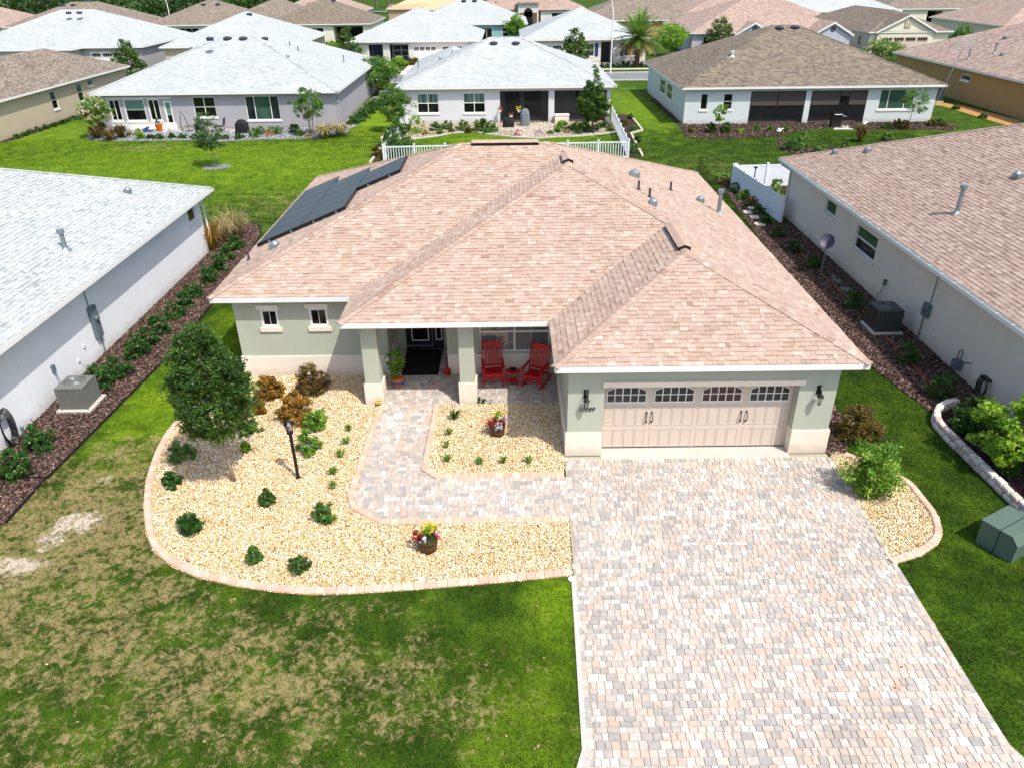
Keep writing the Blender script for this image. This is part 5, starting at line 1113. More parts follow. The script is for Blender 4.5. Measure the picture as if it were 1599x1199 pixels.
b = MB(); y_, z_ = (19.755,0.939); b.box(XL, y_ - .06, z_ - .12, XL + .08, y_ + .06, z_ + .1); b.tube([(XL + .04, y_, z_ - .12), (XL + .2, y_ - .1, z_ - .45), (XL + .4, y_ - .1, .45)], .015, 6); b.build('disconnect_box', 'grey_metal', LN)
for (y_, z_) in ((21.549,0.772), (21.069,0.513)):
    b = MB(); b.box(XL, y_ - .04, z_ - .05, XL + .05, y_ + .04, z_ + .05); b.build('outlet_cover', 'pvc', LN)
def condenser(x, y, w, hgt, mat, label, pad=.1, rz=0):
    t = thing('air_conditioner', label, 'air conditioner', (x, y, 0)); h_ = w / 2
    b = MB(); b.box(x - h_ - pad, y - h_ - pad, 0, x + h_ + pad, y + h_ + pad, .08); b.build('pad', 'concrete', t)
    b = MB(); b.box(x - h_ + .02, y - h_ + .02, .08, x + h_ - .02, y + h_ - .02, hgt - .03); body = b.build('body', mat, t)
    n = 10
    for k in range(n):
        u = -h_ + .05 + k * (w - .1) / (n - 1)
        for (a, c) in ((0, -1), (0, 1), (-1, 0), (1, 0)):
            b = MB()
            if a == 0: b.box(x + u - .016, y + c * (h_ - .02), .14, x + u + .016, y + c * h_, hgt - .06)
            else: b.box(x + a * (h_ - .02), y + u - .016, .14, x + a * h_, y + u + .016, hgt - .06)
            b.build('louver', mat, body)
    for (a, c) in ((-1, -1), (1, -1), (1, 1), (-1, 1)):
        b = MB(); b.box(x + a * (h_ - .03), y + c * (h_ - .03), .08, x + a * (h_ + .006), y + c * (h_ + .006), hgt - .03); b.build('corner_post', mat, t)
    b = MB(); r0, r1, n = w * .36, h_, 24; ring = []
    for k in range(n):
        a = 2 * math.pi * k / n; ca, sa = math.cos(a), math.sin(a); q = h_ / max(abs(ca), abs(sa)); b_ = [(x + r0 * ca, y + r0 * sa, hgt + .01), (x + q * ca, y + q * sa, hgt - .02)]; ring.append(b_)
    for k in range(n):
        (i0, o0), (i1, o1) = ring[k], ring[(k + 1) % n]; b.face([i0, o0, o1, i1]); b.face([o0, (o0[0], o0[1], hgt - .07), (o1[0], o1[1], hgt - .07), o1]); b.face([i0, i1, (i1[0], i1[1], hgt - .12), (i0[0], i0[1], hgt - .12)])
    b.build('top_cover', mat, t)
    b = MB(); b.lathe((x, y, hgt - .13), [(r0, 0), (r0, .005)], 20); b.build('fan_well', 'black', t)
    b = MB()
    for k in range(3):
        a = k * 2.094 + .4; b.add([(x, y, hgt - .09), (x + r0 * .95 * math.cos(a), y + r0 * .95 * math.sin(a), hgt - .1), (x + r0 * .95 * math.cos(a + .8), y + r0 * .95 * math.sin(a + .8), hgt - .07)], [(0, 1, 2)])
    b.lathe((x, y, hgt - .09), [(.07, 0), (.06, .04)], 10); b.build('fan_blade', 'ac_dark', t)
    for k in range(4):
        b = MB(); r = r0 * (.25 + .22 * k); pts = [(x + r * math.cos(i * .524), y + r * math.sin(i * .524), hgt + .012) for i in range(13)]; b.tube(pts, .004, 4, caps=False); b.build('guard_ring', 'galv', t)
    return t
condenser(-12.78, 19.18, .80, .80, 'ac_grey', 'grey air conditioner on a pale pad beside the white left house')
# hose hanger and pipes on the left wall
t = thing('garden_hose', 'black garden hose coiled on the wall of the white left house', 'hose', (XL, 17.1, 0)); b = MB(); hy, hz = (17.009,0.513)
for k in range(5): b.tube([(XL + .12 + .02 * k, hy + (.16 + .03 * k) * math.cos(a), hz + .1 + (.42 + .04 * k) * math.sin(a)) for a in [i * .45 for i in range(15)]], .016, 6)
b.tube([(XL + .15, hy, hz - .3), (XL + .3, hy + .4, .05), (XL + .5, hy + .6, .25), (XL + .2, hy + .9, .3)], .014, 6); b.build('hose', 'black', t); b = MB(); b.box(XL, hy - .1, hz + .35, XL + .16, hy + .1, hz + .42); b.build('hanger', 'galv', t)
t = thing('backflow_valve', 'small grey water valve standing by the white left wall', 'valve', (*(-13.328,17.213), 0)); x, y = (-13.328,17.213); b = MB(); b.tube([(x, y, 0), (x, y, .38), (x + .05, y + .16, .46), (x + .05, y + .3, .38), (x + .05, y + .3, 0)], .02, 6); b.lathe((x, y + .02, .38), [(.05, 0), (.05, .1)], 8); b.build('pipe', 'galv', t)
# right neighbour
XR = 13.88
RNr = (13.42, 8.0, 37.4, 37.7)
RN, rroof = hip_house('beige stucco house with rose brown shingle roof at the right edge, nearest on that side', [RNr], 'shingle_rose', 'beige_stucco', inset=.46,
    wins=[('W', XR, *sorted(((32.472,2.241)[0], (31.328,1.671)[0])), (31.328,1.671)[1], (32.472,2.241)[1], dict(rows=1, mats=('glass_green',), sill='beige_stucco')),
          ('W', XR, *sorted(((29.095,2.137)[0], (27.202,1.165)[0])), (27.202,1.165)[1], (29.095,2.137)[1], dict(rows=2, mats=('glass_mid', 'glass_green'), sill='beige_stucco'))],
    geo=True, singles=300, seed=12, only=[0, 0, 0, 1])
cap_row((13.42, 37.7, 2.814), (25.3, 25.8, 2.814 + .4 * 11.9), 'shingle_rose', rroof, seed=121, single=False)
gutter(RN, 13.415, 14, 37.7, -1)
b = MB(); b.tube([(13.36, 37.5, 2.68), (13.5, 37.5, 2.5), (XR - .06, 37.1, 2.3), (XR - .06, 37.1, .05)], .045, 4); b.build('downspout', 'beige_stucco', RN)
Rr = '(13.42,25,2.814), (-.4,0,1)'
pipe(rroof, *(15.453,25.387,3.627), hgt=.85, r=.075, mat='galv'); goose(rroof, *(17.836,26.406,4.581), .17); goose(rroof, *(15.972,34.126,3.835), .15); goose(rroof, *(15.083,35.432,3.479), .12)
mr = (23.48,1.342,22.176,0.85); meter(RN, XR, -1, (mr[0] + mr[2]) / 2, min(mr[1], mr[3]) + .05, max(mr[1], mr[3]), .34)
y_, z_ = (25.894,0.897); b = MB(); b.box(XR - .1, y_ - .06, z_ - .1, XR, y_ + .06, z_ + .1); b.tube([(XR - .05, y_, z_ - .1), (XR - .12, y_, z_ - .4), (XR - .35, y_, z_ - .75)], .014, 6); b.build('disconnect_box', 'grey_metal', RN)
for (y_, z_) in ((26.731,0.384), (22.655,0.297), (22.133,0.453)):
    b = MB(); b.box(XR - .05, y_ - .04, z_ - .07, XR, y_ + .04, z_ + .07); b.build('outlet_cover', 'pvc', RN)
condenser(12.95, 23.75, .86, .90, 'ac_dark', 'dark grey air conditioner beside the beige right house')
t = thing('satellite_dish', 'dark satellite dish on a pole in the mulch beside the beige right house', 'satellite dish', (*(12.715,28.912), 0)); x, y = (12.715,28.912); hz = 1.446; b = MB(); b.tube([(x, y, 0), (x, y, hz)], .025, 8); b.build('pole', 'galv', t)
b = MB(); D = Vector((-.3, -.75, .55)).normalized(); sx_ = D.cross(Vector((0, 0, 1))).normalized(); sy_ = sx_.cross(D); c_ = Vector((x, y, hz)); rings = []
for j, (r, dd) in enumerate(((.02, 0), (.12, .01), (.22, .04), (.28, .07))):
    for k in range(18):
        a = 2 * math.pi * k / 18; b.v.append(tuple(c_ + D * dd + sx_ * r * math.cos(a) + sy_ * r * 1.12 * math.sin(a)))
for j in range(3):
    for k in range(18): b.f.append((j * 18 + k, j * 18 + (k + 1) % 18, j * 18 + 18 + (k + 1) % 18, j * 18 + 18 + k)); b.t.append(0); b.mi.append(0)
b.build('dish', 'lead', t, smooth=True); b = MB(); b.bar(c_ - sy_ * .26, c_ + D * .4 - sy_ * .12, .02); b.obox(c_ + D * .4 - sy_ * .1, D * .05, sx_ * .03, sy_ * .03); b.build('feed_arm', 'black', t)
for i, (px_, s_) in enumerate((((13.148,28.259), .28), ((13.185,27.373), .3), ((13.181,28.753), .14))):
    b = MB(); b.prism([(px_[0] + s_ * .8 * math.cos(a + .3), px_[1] + s_ * math.sin(a + .3)) for a in [k * math.pi / 3 for k in range(6)]], .0, .04); tag(b.build('stepping_stone', 'shade_green'), ['middle pale green stepping stone in the mulch by the satellite dish', 'pale green stepping stone nearest the street', 'smallest stepping stone, furthest from the street'][i], 'stepping stone', 'stepping stones in the mulch')
x, y = (13.784,20.414); t = thing('gas_meter', 'grey gas meter with a curved pipe at the foot of the beige right wall', 'gas meter', (x, y, 0)); b = MB(); b.box(x - .1, y - .14, .22, x + .1, y + .14, .5); b.lathe((x - .1, y, .28), [(.1, 0), (.1, .12)], 12); b.build('meter_body', 'grey_metal', t)
b = MB(); b.tube([(x, y + .1, .5), (x, y + .1, .78), (x, y, .86), (x, y - .08, .78), (x, y - .08, .5)], .02, 6); b.tube([(x, y - .14, .5), (x + .05, y - .4, .62), (x + .2, y - .6, .62)], .02, 6); b.tube([(x, y + .14, .4), (x, y + .3, .4), (x, y + .3, 0)], .02, 6); b.build('pipe', 'grey_metal', t)
hy, hz = (18.978,0.461); t = thing('garden_hose', 'black hoses and taps hanging on the beige right wall beside the lime tree', 'hose', (XR, hy, 0)); b = MB()
for k in range(4): b.tube([(XR - .1 - .02 * k, hy + (.12 + .04 * k) * math.cos(a), hz - .1 + (.25 + .03 * k) * math.sin(a)) for a in [i * .45 for i in range(15)]], .018, 6)
b.build('hose', 'black', t); b = MB(); b.box(XR - .16, hy - .15, hz + .15, XR, hy + .2, hz + .2); b.build('hanger', 'black', t)
b = MB(); b.tube([(12.95, 36.0, .06), (12.8, 30, .05), (12.9, 25, .06), (12.7, 20, .07), (12.75, 18.3, .08)], .012, 5); tag(b.build('drip_hose', 'terracotta'), 'thin brown irrigation hose lying on the mulch along the beige right house', 'hose')
# shrubs along both walls
def row(pts, proto_mats, lab, group, H_, size=.06, clumps=22, leaves=22, name='shrub', seed0=300):
    n = len(pts); order = sorted(range(n), key=lambda i: pts[i][1])
    for rank, i in enumerate(order):
        x, y, R, Hh = pts[i]; shrub(name, lab % ORD[rank], 'shrub', x, y, R, min(Hh * .95, H_), proto_mats[i % len(proto_mats)], seed0 + i, clumps=clumps, leaves=leaves, size=size, group=group, wob=.3)
row([(-12.518,33.036,0.505,0.665), (-12.571,31.756,0.431,0.648), (-12.458,30.32,0.442,0.713), (-12.407,28.99,0.453,0.72), (-12.468,27.493,0.408,0.67), (-12.467,26.481,0.396,0.654), (-12.444,25.411,0.431,0.638), (-12.431,24.143,0.414,0.838), (-12.479,23.17,0.423,0.771), (-12.502,22.304,0.475,0.824), (-12.476,20.924,0.493,0.818), (-12.697,20.188,0.6,0.977), (-12.749,16.89,0.456,0.974), (-12.659,15.665,0.481,0.942)], ['leaf_dark'], '%s green shrub from the street in the mulch bed of the white left house', 'green shrubs beside the white left house', .8, .062, 26, 30)
row([(12.572,35.956,0.343,0.451), (12.605,34.063,0.417,0.495), (12.58,31.817,0.394,0.561), (12.743,29.879,0.401,0.566), (12.685,25.57,0.447,0.767), (12.68,21.259,0.407,0.78), (12.659,18.979,0.523,0.904)], ['leaf_dark'], '%s green shrub from the street in the mulch bed of the beige right house', 'green shrubs beside the beige right house', .8, .06, 24, 28, seed0=330)
row([(12.595,43.441,0.514,0.48), (12.668,41.898,0.533,0.574), (12.667,40.324,0.516,0.593), (12.734,39.085,0.469,0.58), (12.666,37.689,0.422,0.532), (12.669,44.772,0.528,0.453)], ['leaf_bronze', 'leaf_dark', 'leaf_fern'], '%s low plant from the street along the white vinyl fence', 'low plants along the white vinyl fence', .5, .07, 20, 22, seed0=345)
def ograss(x, y, R, Hh, label, seed, mat='grass_dry', n=150, w=.012):
    t = thing('ornamental_grass', label, 'grass tuft', (x, y, 0), 'ornamental grass tufts'); blades('blades', x, y, R * 1.7, Hh * 1.2, int(n * 1.8), mat, seed, t, w, upright=.35); return t
ograss(*(-13.557,32.897,0.533,1.256), 'reddish tuft of grass at the far corner of the white left house', 360, 'leaf_copper'); ograss(*(-13.292,34.154,0.611,1.228), 'pale feathery tuft in the far left mulch bed, left one', 361); ograss(*(-13.014,34.712,0.557,1.242), 'pale feathery tuft in the far left mulch bed, right one', 362)
x, y = (-14.788,35.761); tree('sapling', 'thin leafy sapling behind the far corner of the white left house', 'tree', x, y, 2.1, .5, .2, 'leaf_mid', 363, clumps=16, leaves=16, size=.08, tr=.02)
# flat stones near the right bed
for i, px_ in enumerate(((12.243,37.819), (12.315,36.926), (12.231,35.762), (12.667,38.612))):
    b = MB(); b.k = .8; rg = random.Random(i); b.prism([(px_[0] + rg.uniform(.2, .3) * math.cos(a), px_[1] + rg.uniform(.25, .4) * math.sin(a)) for a in [k * math.pi / 4 for k in range(8)]], 0, .07); tag(b.build('flat_rock', 'rock'), ['widest flat pale rock in the line beside the mulch near the vinyl fence', 'second flat rock from the vinyl fence end', 'flat rock nearest the street by the right mulch bed', 'flat rock furthest from the street by the right mulch bed'][i], 'rock', 'flat rocks by the vinyl fence')
# ------------------------------------------------------------------ vinyl fences
def vinyl_panel_fence(label, runs, hgt):
    t = thing('vinyl_fence', label, 'fence', (*runs[0][0], 0))
    for (p, q) in runs:
        p, q = Vector((*p, 0)), Vector((*q, 0)); L = (q - p).length; a = (q - p).normalized(); n = max(1, round(L / 1.8)); Z = Vector((0, 0, 1)); s = Vector((-a.y, a.x, 0))
        for k in range(n + 1):
            c_ = p + a * (L * k / n); b = MB(); b.obox(c_ + Z * (hgt + .05) / 2, a * .06, s * .06, Z * (hgt + .05) / 2); b.obox(c_ + Z * (hgt + .07), a * .07, s * .07, Z * .02); b.build('post', 'vinyl', t)
        for k in range(n):
            c0 = p + a * (L * k / n + .06); w = L / n - .12; m_ = 9
            for j in range(m_):
                b = MB(); b.obox(c0 + a * (w * (j + .5) / m_) + Z * (hgt / 2), a * (w / m_ / 2 - .003), s * .012, Z * (hgt / 2 - .09)); b.build('board', 'vinyl', t)
            for zr in (.06, hgt - .06):
                b = MB(); b.obox(c0 + a * w / 2 + Z * zr, a * w / 2, s * .022, Z * .045); b.build('rail', 'vinyl', t)
vinyl_panel_fence('solid white vinyl fence round the little side garden of the beige house', [((13.35, 36.1), (12.72, 42.9)), ((12.84, 42.9), (18.3, 43.2))], 1.25)
sheet('mulch_bed', [(13.45, 37.8), (12.9, 42.8), (18, 43), (18, 37.8)], .004, 'mulch_bed', 'dark planted bed inside the white vinyl fence')
for i, (x, y) in enumerate(((14.6, 41.2), (15.4, 40.6), (14.4, 39.6), (15.0, 42.0), (16.4, 41.9))): shrub('shrub', ['tall feathery green plant inside the vinyl fence', 'dark plant in the middle of the fenced bed', 'bright green plant nearest the house corner inside the fence', 'small plant at the far fence', 'plant by the far fence on the right'][i], 'plant', x, y, .4, [.9, .6, .5, .7, .6][i], ['leaf_fern', 'leaf_dark', 'leaf_lime', 'leaf_mid', 'leaf_mid'][i], 370 + i, clumps=18, leaves=18, size=.07)
x, y = (14.869,44.219); t = thing('garden_lantern', 'dark garden torch standing inside the white vinyl fence', 'garden lantern', (13.6, 41.8, 0)); b = MB(); b.tube([(13.6, 41.8, 0), (13.6, 41.8, 1.3)], .03, 8); b.lathe((13.6, 41.8, 1.3), [(.06, 0), (.1, .03), (.1, .1), (.03, .12)], 10); b.build('torch', 'black', t)
def picket_fence(label, runs, hgt=1.15):
    t = thing('picket_fence', label, 'fence', (*runs[0][0], 0)); cnt = 0
    for (p, q) in runs:
        p, q = Vector((*p, 0)), Vector((*q, 0)); L = (q - p).length; a = (q - p).normalized(); n = max(1, round(L / 1.9)); Z = Vector((0, 0, 1)); s = Vector((-a.y, a.x, 0))
        for k in range(n + 1):
            c_ = p + a * (L * k / n); b = MB(); b.obox(c_ + Z * (hgt + .08) / 2, a * .055, s * .055, Z * (hgt + .08) / 2); b.obox(c_ + Z * (hgt + .1), a * .07, s * .07, Z * .025); b.build('post', 'vinyl', t)
        for k in range(n):
            c0 = p + a * (L * k / n + .055); w = L / n - .11; m_ = 11
            for zr in (.12, hgt - .04):
                b = MB(); b.obox(c0 + a * w / 2 + Z * zr, a * w / 2, s * .025, Z * .035); b.build('rail', 'vinyl', t)
            for j in range(m_):
                cnt += 1
                if cnt > 300: continue
                b = MB(); b.obox(c0 + a * (w * (j + .5) / m_) + Z * (hgt / 2), a * .022, s * .02, Z * (hgt / 2 - .08)); b.build('picket', 'vinyl', t)
    return t
fA, fB = (-8.163,49.75), (7.833,50.454)
picket_fence('white picket fence enclosing the back lawn of the pale grey roofed middle house', [(fA, fB), ((fB[0], fB[1] + .12), (8.35, 63.4)), ((fA[0], fA[1] + .12), (-8.2, 62.8))], 1.1)
# ------------------------------------------------------------------ houses behind: middle
CBr = (-9.07, 63.33, 8.6, 78.3); YC = 63.33 + .42
cw = dict(cols=2, rows=2, mats=('glass', 'glass', 'glass_curtain', 'glass_curtain'))
def rc_(t): return min(t[0], t[2]), max(t[0], t[2]), min(t[1], t[3]), max(t[1], t[3])
w1 = rc_((-7.381,2.295,-5.644,0.807)); w2 = rc_((-3.658,2.303,-1.902,0.791)); o1 = rc_((-0.704,2.415,3.205,-0.24)); o2 = rc_((3.683,2.391,8.124,-0.093))
CB, croof = hip_house('white stucco house with pale grey roof and dark screened porch behind the picket fence', [CBr, (-9.2, 70.0, -1.5, 84.0)], 'far_grey', 'cb_stucco', wins=[('S', YC, *w1, cw), ('S', YC, *w2, cw)], holes=[('S', YC, o1[0], o1[1], 0, 2.42, .3), ('S', YC, o2[0], min(o2[1], 7.9), .0, 2.42, .3)],
    vents=[(*(-1.219,69.746,5.38), .36), (*(0.662,69.704,5.364), .36)])
def cap_strip(parent, p, q, mat): cap_row(p, q, mat, parent, seed=3, single=False, w=.16, step=.3)
for (p, q) in (((-9.07, 63.33, 2.814), (-1.585, 70.815, 5.808)), ((8.6, 63.33, 2.814), (1.115, 70.815, 5.808)), ((-1.585, 70.815, 5.808), (1.115, 70.815, 5.808))): cap_strip(croof, p, q, 'shingle_grey')
pipe(croof, -7.9, 71.0, roof_z(CBr, -7.9, 71.0), .6, .05); pipe(croof, -5.0, 72.8, roof_z(CBr, -5.0, 72.8) - .1, .35, .04, 'lead', False); goose(croof, -5.9, 71.0, roof_z(CBr, -5.9, 71)); goose(croof, -3.4, 73.5, roof_z(CBr, -3.4, 71.6), .2)
def screened(parent, y, x0, x1, z1, depth, posts, shades=(), floor='patio', kick=0, back='cb_stucco', doors=True):
    # porch behind insect screen: floor, side and back walls, sliding doors, frame and mesh
    b = MB(); b.box(x0 - .02, y + .3, .0, x1 + .02, y + depth, .03); b.build('porch_floor', floor, parent)
    b = MB(); b.box(x0 - .05, y + depth, 0, x1 + .05, y + depth + .05, z1 + .1); b.box(x0 - .06, y + .12, 0, x0 - .01, y + depth, z1 + .1); b.box(x1 + .01, y + .12, 0, x1 + .06, y + depth, z1 + .1); b.box(x0, y + .1, z1 + .02, x1, y + depth, z1 + .06); b.build('porch_wall', back, parent)
    if doors:
        xm = (x0 + x1) / 2
        for (a, c) in ((x0 + .4, xm - .3), (xm + .1, x1 - .4)):
            b = MB(); b.box(a, y + depth - .06, .03, c, y + depth - .005, 2.1); d = b.build('sliding_door', 'glass', parent)
            for xx in (a, (a + c) / 2, c - .05):
                s = MB(); s.box(xx, y + depth - .08, .03, xx + .05, y + depth - .061, 2.1); s.build('door_stile', 'black', d)
    fr = MB(); g = .04
    for xx in posts: fr.box(xx - g / 2, y + .02, 0, xx + g / 2, y + .06, z1)
    fr.box(x0, y + .022, z1 - .05, x1, y + .058, z1 - .003)
    if kick: fr.box(x0, y + .024, kick - .03, x1, y + .056, kick)
    fr.box(x0, y + .024, .0, x1, y + .056, .04)
    f_ = fr.build('screen_frame', 'black', parent)
    xs = sorted(posts)
    for a, c in zip(xs[:-1], xs[1:]):
        m_ = MB(); m_.face([(a, y + .04, .04), (c, y + .04, .04), (c, y + .04, z1 - .05), (a, y + .04, z1 - .05)]); m_.build('screen', 'mesh', f_)
    for (a, c, zb) in shades:
        m_ = MB(); m_.box(a, y + .005, zb, c, y + .015, z1 - .06); m_.build('roller_shade', 'shade_brown', f_)
screened(CB, YC, o1[0], o1[1], 2.42, 3.4, [o1[0] + .02, o1[0] + 1.6, o1[1] - 1.5, o1[1] - .02]); screened(CB, YC, o2[0], 7.9, 2.42, 3.4, [o2[0] + .02, o2[0] + 2.2, 7.88], doors=False)
b = MB(); b.box(o2[0] + 2.0, YC + 3.3, .9, o2[0] + 3.6, YC + 3.39, 2.1); b.build('porch_window', 'glass', CB)
# middle back garden
bedC = [(-8.986,56.665), (-8.763,57.808), (-7.361,57.261), (-5.552,58.336), (-4.42,59.491), (-2.716,59.892), (-1.459,58.825), (0.237,57.764), (2.129,57.186), (3.574,57.572), (5.017,57.726), (6.757,58.345), (8.32,59.238)] + [(8.5, 61), (8.4, 63.7), (-8.9, 63.7), (-9.3, 60)]
sheet('pebble_bed', bedC, .006, 'tan_stone_bed', 'curved tan pebble bed behind the middle house'); stones('pebbles', bedC, 90, .07, 'rock', 'tan pebbles in the curved bed behind the middle house', 61, cat='pebbles')
edging_pts = bedC[:13]
b = MB()
for i in range(12): b.bar((*bedC[i], .03), (*bedC[i + 1], .03), .2, .1)
tag(b.build('stone_kerb', 'concrete'), 'pale concrete border curving between pebble bed and back lawn of the middle house', 'garden edging')
sheet('patio', [(-0.693,60.279), (3.83,60.265), (3.592,63.226), (-0.818,62.945)], .012, 'patio', 'pinkish patio slab of the middle house'); sheet('path', [(0.807,57.495), (1.9,57.433), (1.896,60.381), (0.801,60.446)], .016, 'patio', 'short pinkish slab path to the lawn')
CBS = [(-7.983,60.973,0.354,0.482), (-7.066,59.897,0.646,1.32), (-6.398,59.113,0.246,0.376), (-5.639,60.575,0.451,0.67), (-5.289,59.295,0.246,0.424), (-4.823,61.043,0.404,0.674), (-4.436,59.742,0.247,0.285), (-3.535,60.449,0.5,0.811), (-3.151,59.666,0.247,0.426), (-2.428,60.128,0.497,0.855), (-1.988,60.357,0.399,0.904), (-1.331,59.81,0.445,0.851), (-2.378,60.125,0.248,0.476), (-1.714,59.332,0.294,0.377), (4.161,60.762,0.548,0.671), (5.018,60.193,0.445,0.572), (5.854,60.659,0.497,0.67), (6.722,60.348,0.346,0.525), (7.502,61.083,0.45,0.482), (5.913,59.131,0.291,0.329), (3.687,59.512,0.245,0.331), (4.435,58.97,0.243,0.282), (7.718,59.524,0.244,0.331), (3.16,58.799,0.242,0.234), (5.191,58.68,0.193,0.281)]
nice = ['round dark shrub nearest the left fence', 'tall bright yellow green bush', 'small dry clump right of the tall bush', 'round shrub below the first window', 'small round shrub in front of the first window shrub', 'round shrub between the windows, left', 'low clump between the windows', 'dense green dome below the second window', 'low brown clump by the second window', 'twin green and rust shrub', 'upright dark shrub left of the dome by the porch', 'dome shaped shrub beside the screened porch', 'small rusty clump by the twin shrub', 'grey green low plant by the patio', 'bright shrub in front of the beige storage bench', 'bright yellow green shrub right of the bench', 'yellow flowering shrub left of the conical tree', 'shrub at the foot of the conical tree', 'dark dome right of the conical tree', 'dark round shrub before the conical tree', 'silver grey small plant right of the patio', 'silver green low plant', 'small plant by the right fence', 'tiny plant at the patio corner', 'low pale plant before the bench']
for i, (x, y, R, Hh) in enumerate(CBS): shrub('shrub', nice[i] + ', middle house', 'shrub', x, y, R, Hh * .9, ['leaf_dark', 'leaf_lime', 'grass_dry', 'leaf_mid', 'leaf_mid', 'leaf_mid', 'leaf_bronze', 'leaf_mid', 'leaf_bronze', 'leaf_mid', 'leaf_dark', 'leaf_mid', 'leaf_copper', 'leaf_mid', 'leaf_lime', 'leaf_lime', 'leaf_lime', 'leaf_mid', 'leaf_dark', 'leaf_dark', 'leaf_mid', 'grass_dry', 'leaf_mid', 'leaf_mid', 'leaf_mid'][i], 400 + i, clumps=14, leaves=16, size=.11, group='shrubs in the bed of the middle house')
x, y = (0.673,58.216); t = thing('flower_clump', 'bright pink flowers at the edge of the middle patio', 'flower', (x, y, 0)); crown('blossom', MOUND, .05, .45, .28, 12, 12, .11, 'petal_pink', 430, t, (x, y), spread=.35)
x, y = (2.256,59.347); t = thing('flower_clump', 'pale purple flower clump right of the slab path', 'flower', (x, y, 0)); crown('blossom', MOUND, .05, .3, .22, 8, 12, .1, 'petal_violet', 431, t, (x, y), spread=.35)
def covered(x, y, w, d, hgt, mat, label, name='covered_grill', top=.7, seed=0, cat='grill'):
    t = thing(name, label, cat, (x, y, 0)); b = MB(); n = 12; rg = random.Random(seed)
    prof = [(1.0, 0), (1.04, hgt * .25), (.98, hgt * .55), (.95, hgt * .72), (top, hgt * .92), (top * .55, hgt)]; rings = []
    for (k, z) in prof:
        rings.append(len(b.v))
        for i in range(n):
            a = 2 * math.pi * i / n; f = 1 + rg.uniform(-.05, .05); ca, sa = math.cos(a), math.sin(a); q = 1 / max(abs(ca), abs(sa)) ** .75
            b.v.append((x + w / 2 * k * ca * q * f, y + d / 2 * k * sa * q * f, z + (rg.uniform(-.02, .02) if z else 0.0)))
    for i in range(len(rings) - 1):
        for k in range(n): a_, b_ = rings[i], rings[i + 1]; b.f.append((a_ + k, a_ + (k + 1) % n, b_ + (k + 1) % n, b_ + k)); b.t.append(0); b.mi.append(0)
    b.f.append(tuple(rings[-1] + k for k in range(n))); b.t.append(0); b.mi.append(0); b.build('cover', mat, t); return t
x, y, R, Hh = (1.282,61.997,0.458,1.309); covered(x, y + .2, .75, .6, Hh, 'cover_grey', 'tall grill under a grey cover on the middle patio', seed=1)
x, y, R, Hh = (-0.045,61.543,0.456,0.775); covered(x, y + .2, .9, .7, .75, 'cover_black', 'low black covered table at the left of the middle patio', 'covered_table', .9, 2, 'table')
for i, ((x, z), m_, lab) in enumerate((((-0.751,1.024), 'petal_orange', 'hanging flower basket left of the screened porch'), ((0.796,1.056), 'petal_yellow', 'hanging basket of yellow flowers in front of the screen'), ((0.172,0.654), 'petal_red', 'hanging flower basket above the black covered table'))):
    t = thing('hanging_basket', lab, 'flower basket', (x, 63.3, z)); b = MB(); b.lathe((x, 63.3, z - .2), [(.08, 0), (.14, .1), (.15, .18)], 10); b.build('pot', 'white', t); crown('blossom', ROUND, z - .02, .3, .2, 10, 10, .09, m_, 440 + i, t, (x, 63.3), spread=.35); b = MB(); b.tube([(x, 63.3, z), (x, 63.3, z + .55)], .006, 4); b.build('hook', 'black', t)
x0_, z1_ = (3.698,0.441); x1_, _ = (4.839,0.428); t = thing('storage_bench', 'beige storage box in front of the right screened opening', 'storage box', (x0_, 63.2, 0)); b = MB(); b.box(x0_, 62.95, 0, x1_, 63.6, .62); b.build('box', 'skirt', t); b = MB(); b.box(x0_ - .03, 62.92, .622, x1_ + .03, 63.63, .68); b.build('lid', 'skirt', t)
# trees in the middle back garden
x, y = (6.35,59.105); t_h = 4.707; tree('conical_tree', 'slender conical evergreen before the screened porch of the middle house', 'tree', x, y, t_h, 1.15, .95, 'leaf_oak', 450, clumps=170, leaves=26, size=.12, tr=.06, prof=[(0, .55), (.12, .95), (.35, 1), (.6, .62), (.8, .3), (1, .05)], spread=.2)
x, y = -7.2, 50.6; tree('bushy_tree', 'bushy young tree in front of the left end of the picket fence', 'tree', (-7.407,51.57)[0], (-7.407,51.57)[1], 2.75, .95, .25, 'leaf_mid', 451, clumps=90, leaves=26, size=.1, tr=.03, prof=CONE, multi=3, wob=.4)
x, y = (-8.625,60.497); tree('crepe_myrtle', 'multi stemmed green tree by the far left corner of the picket fence', 'tree', x - .2, y, 3.3, 1.3, 1.0, 'leaf_mid', 452, clumps=90, leaves=24, size=.12, tr=.05, multi=4, wob=.35)
for (pts_, lab) in (([(10.255,66.625), (10.241,59.626), (9.185,58.446), (8.87,50.92)], 'right'), ([(-9.394,60.288), (-9.501,57.615), (-9.076,55.337), (-9.112,49.797)], 'left')):
    P = resample(pts_, .5); t = thing('stone_edging', 'low pale stone edging outside the picket fence on the %s' % lab, 'garden edging', (*P[0][:2], 0))
    for i in range(len(P) - 1):
        b = MB(); b.k = .6; b.bar(P[i] + Vector((0, 0, .06)), P[i].lerp(P[i + 1], .97) + Vector((0, 0, .06)), .14, .14); b.build('edging_stone', 'rock', t)
sheet('mulch_bed', [(8.927,67.338), (10.255,66.625), (10.056,59.385), (9.164,57.963), (8.882,50.729), (8.079,50.771), (8.202,51.923), (8.435,63.769)], .005, 'mulch_bed', 'narrow planted strip outside the right picket fence')
sheet('mulch_bed', [(-8.216,61.247), (-9.43,60.544), (-9.453,57.612), (-9.076,55.337), (-9.112,49.797), (-8.428,50.864), (-8.622,52.809)], .005, 'mulch_bed', 'narrow planted strip outside the left picket fence')
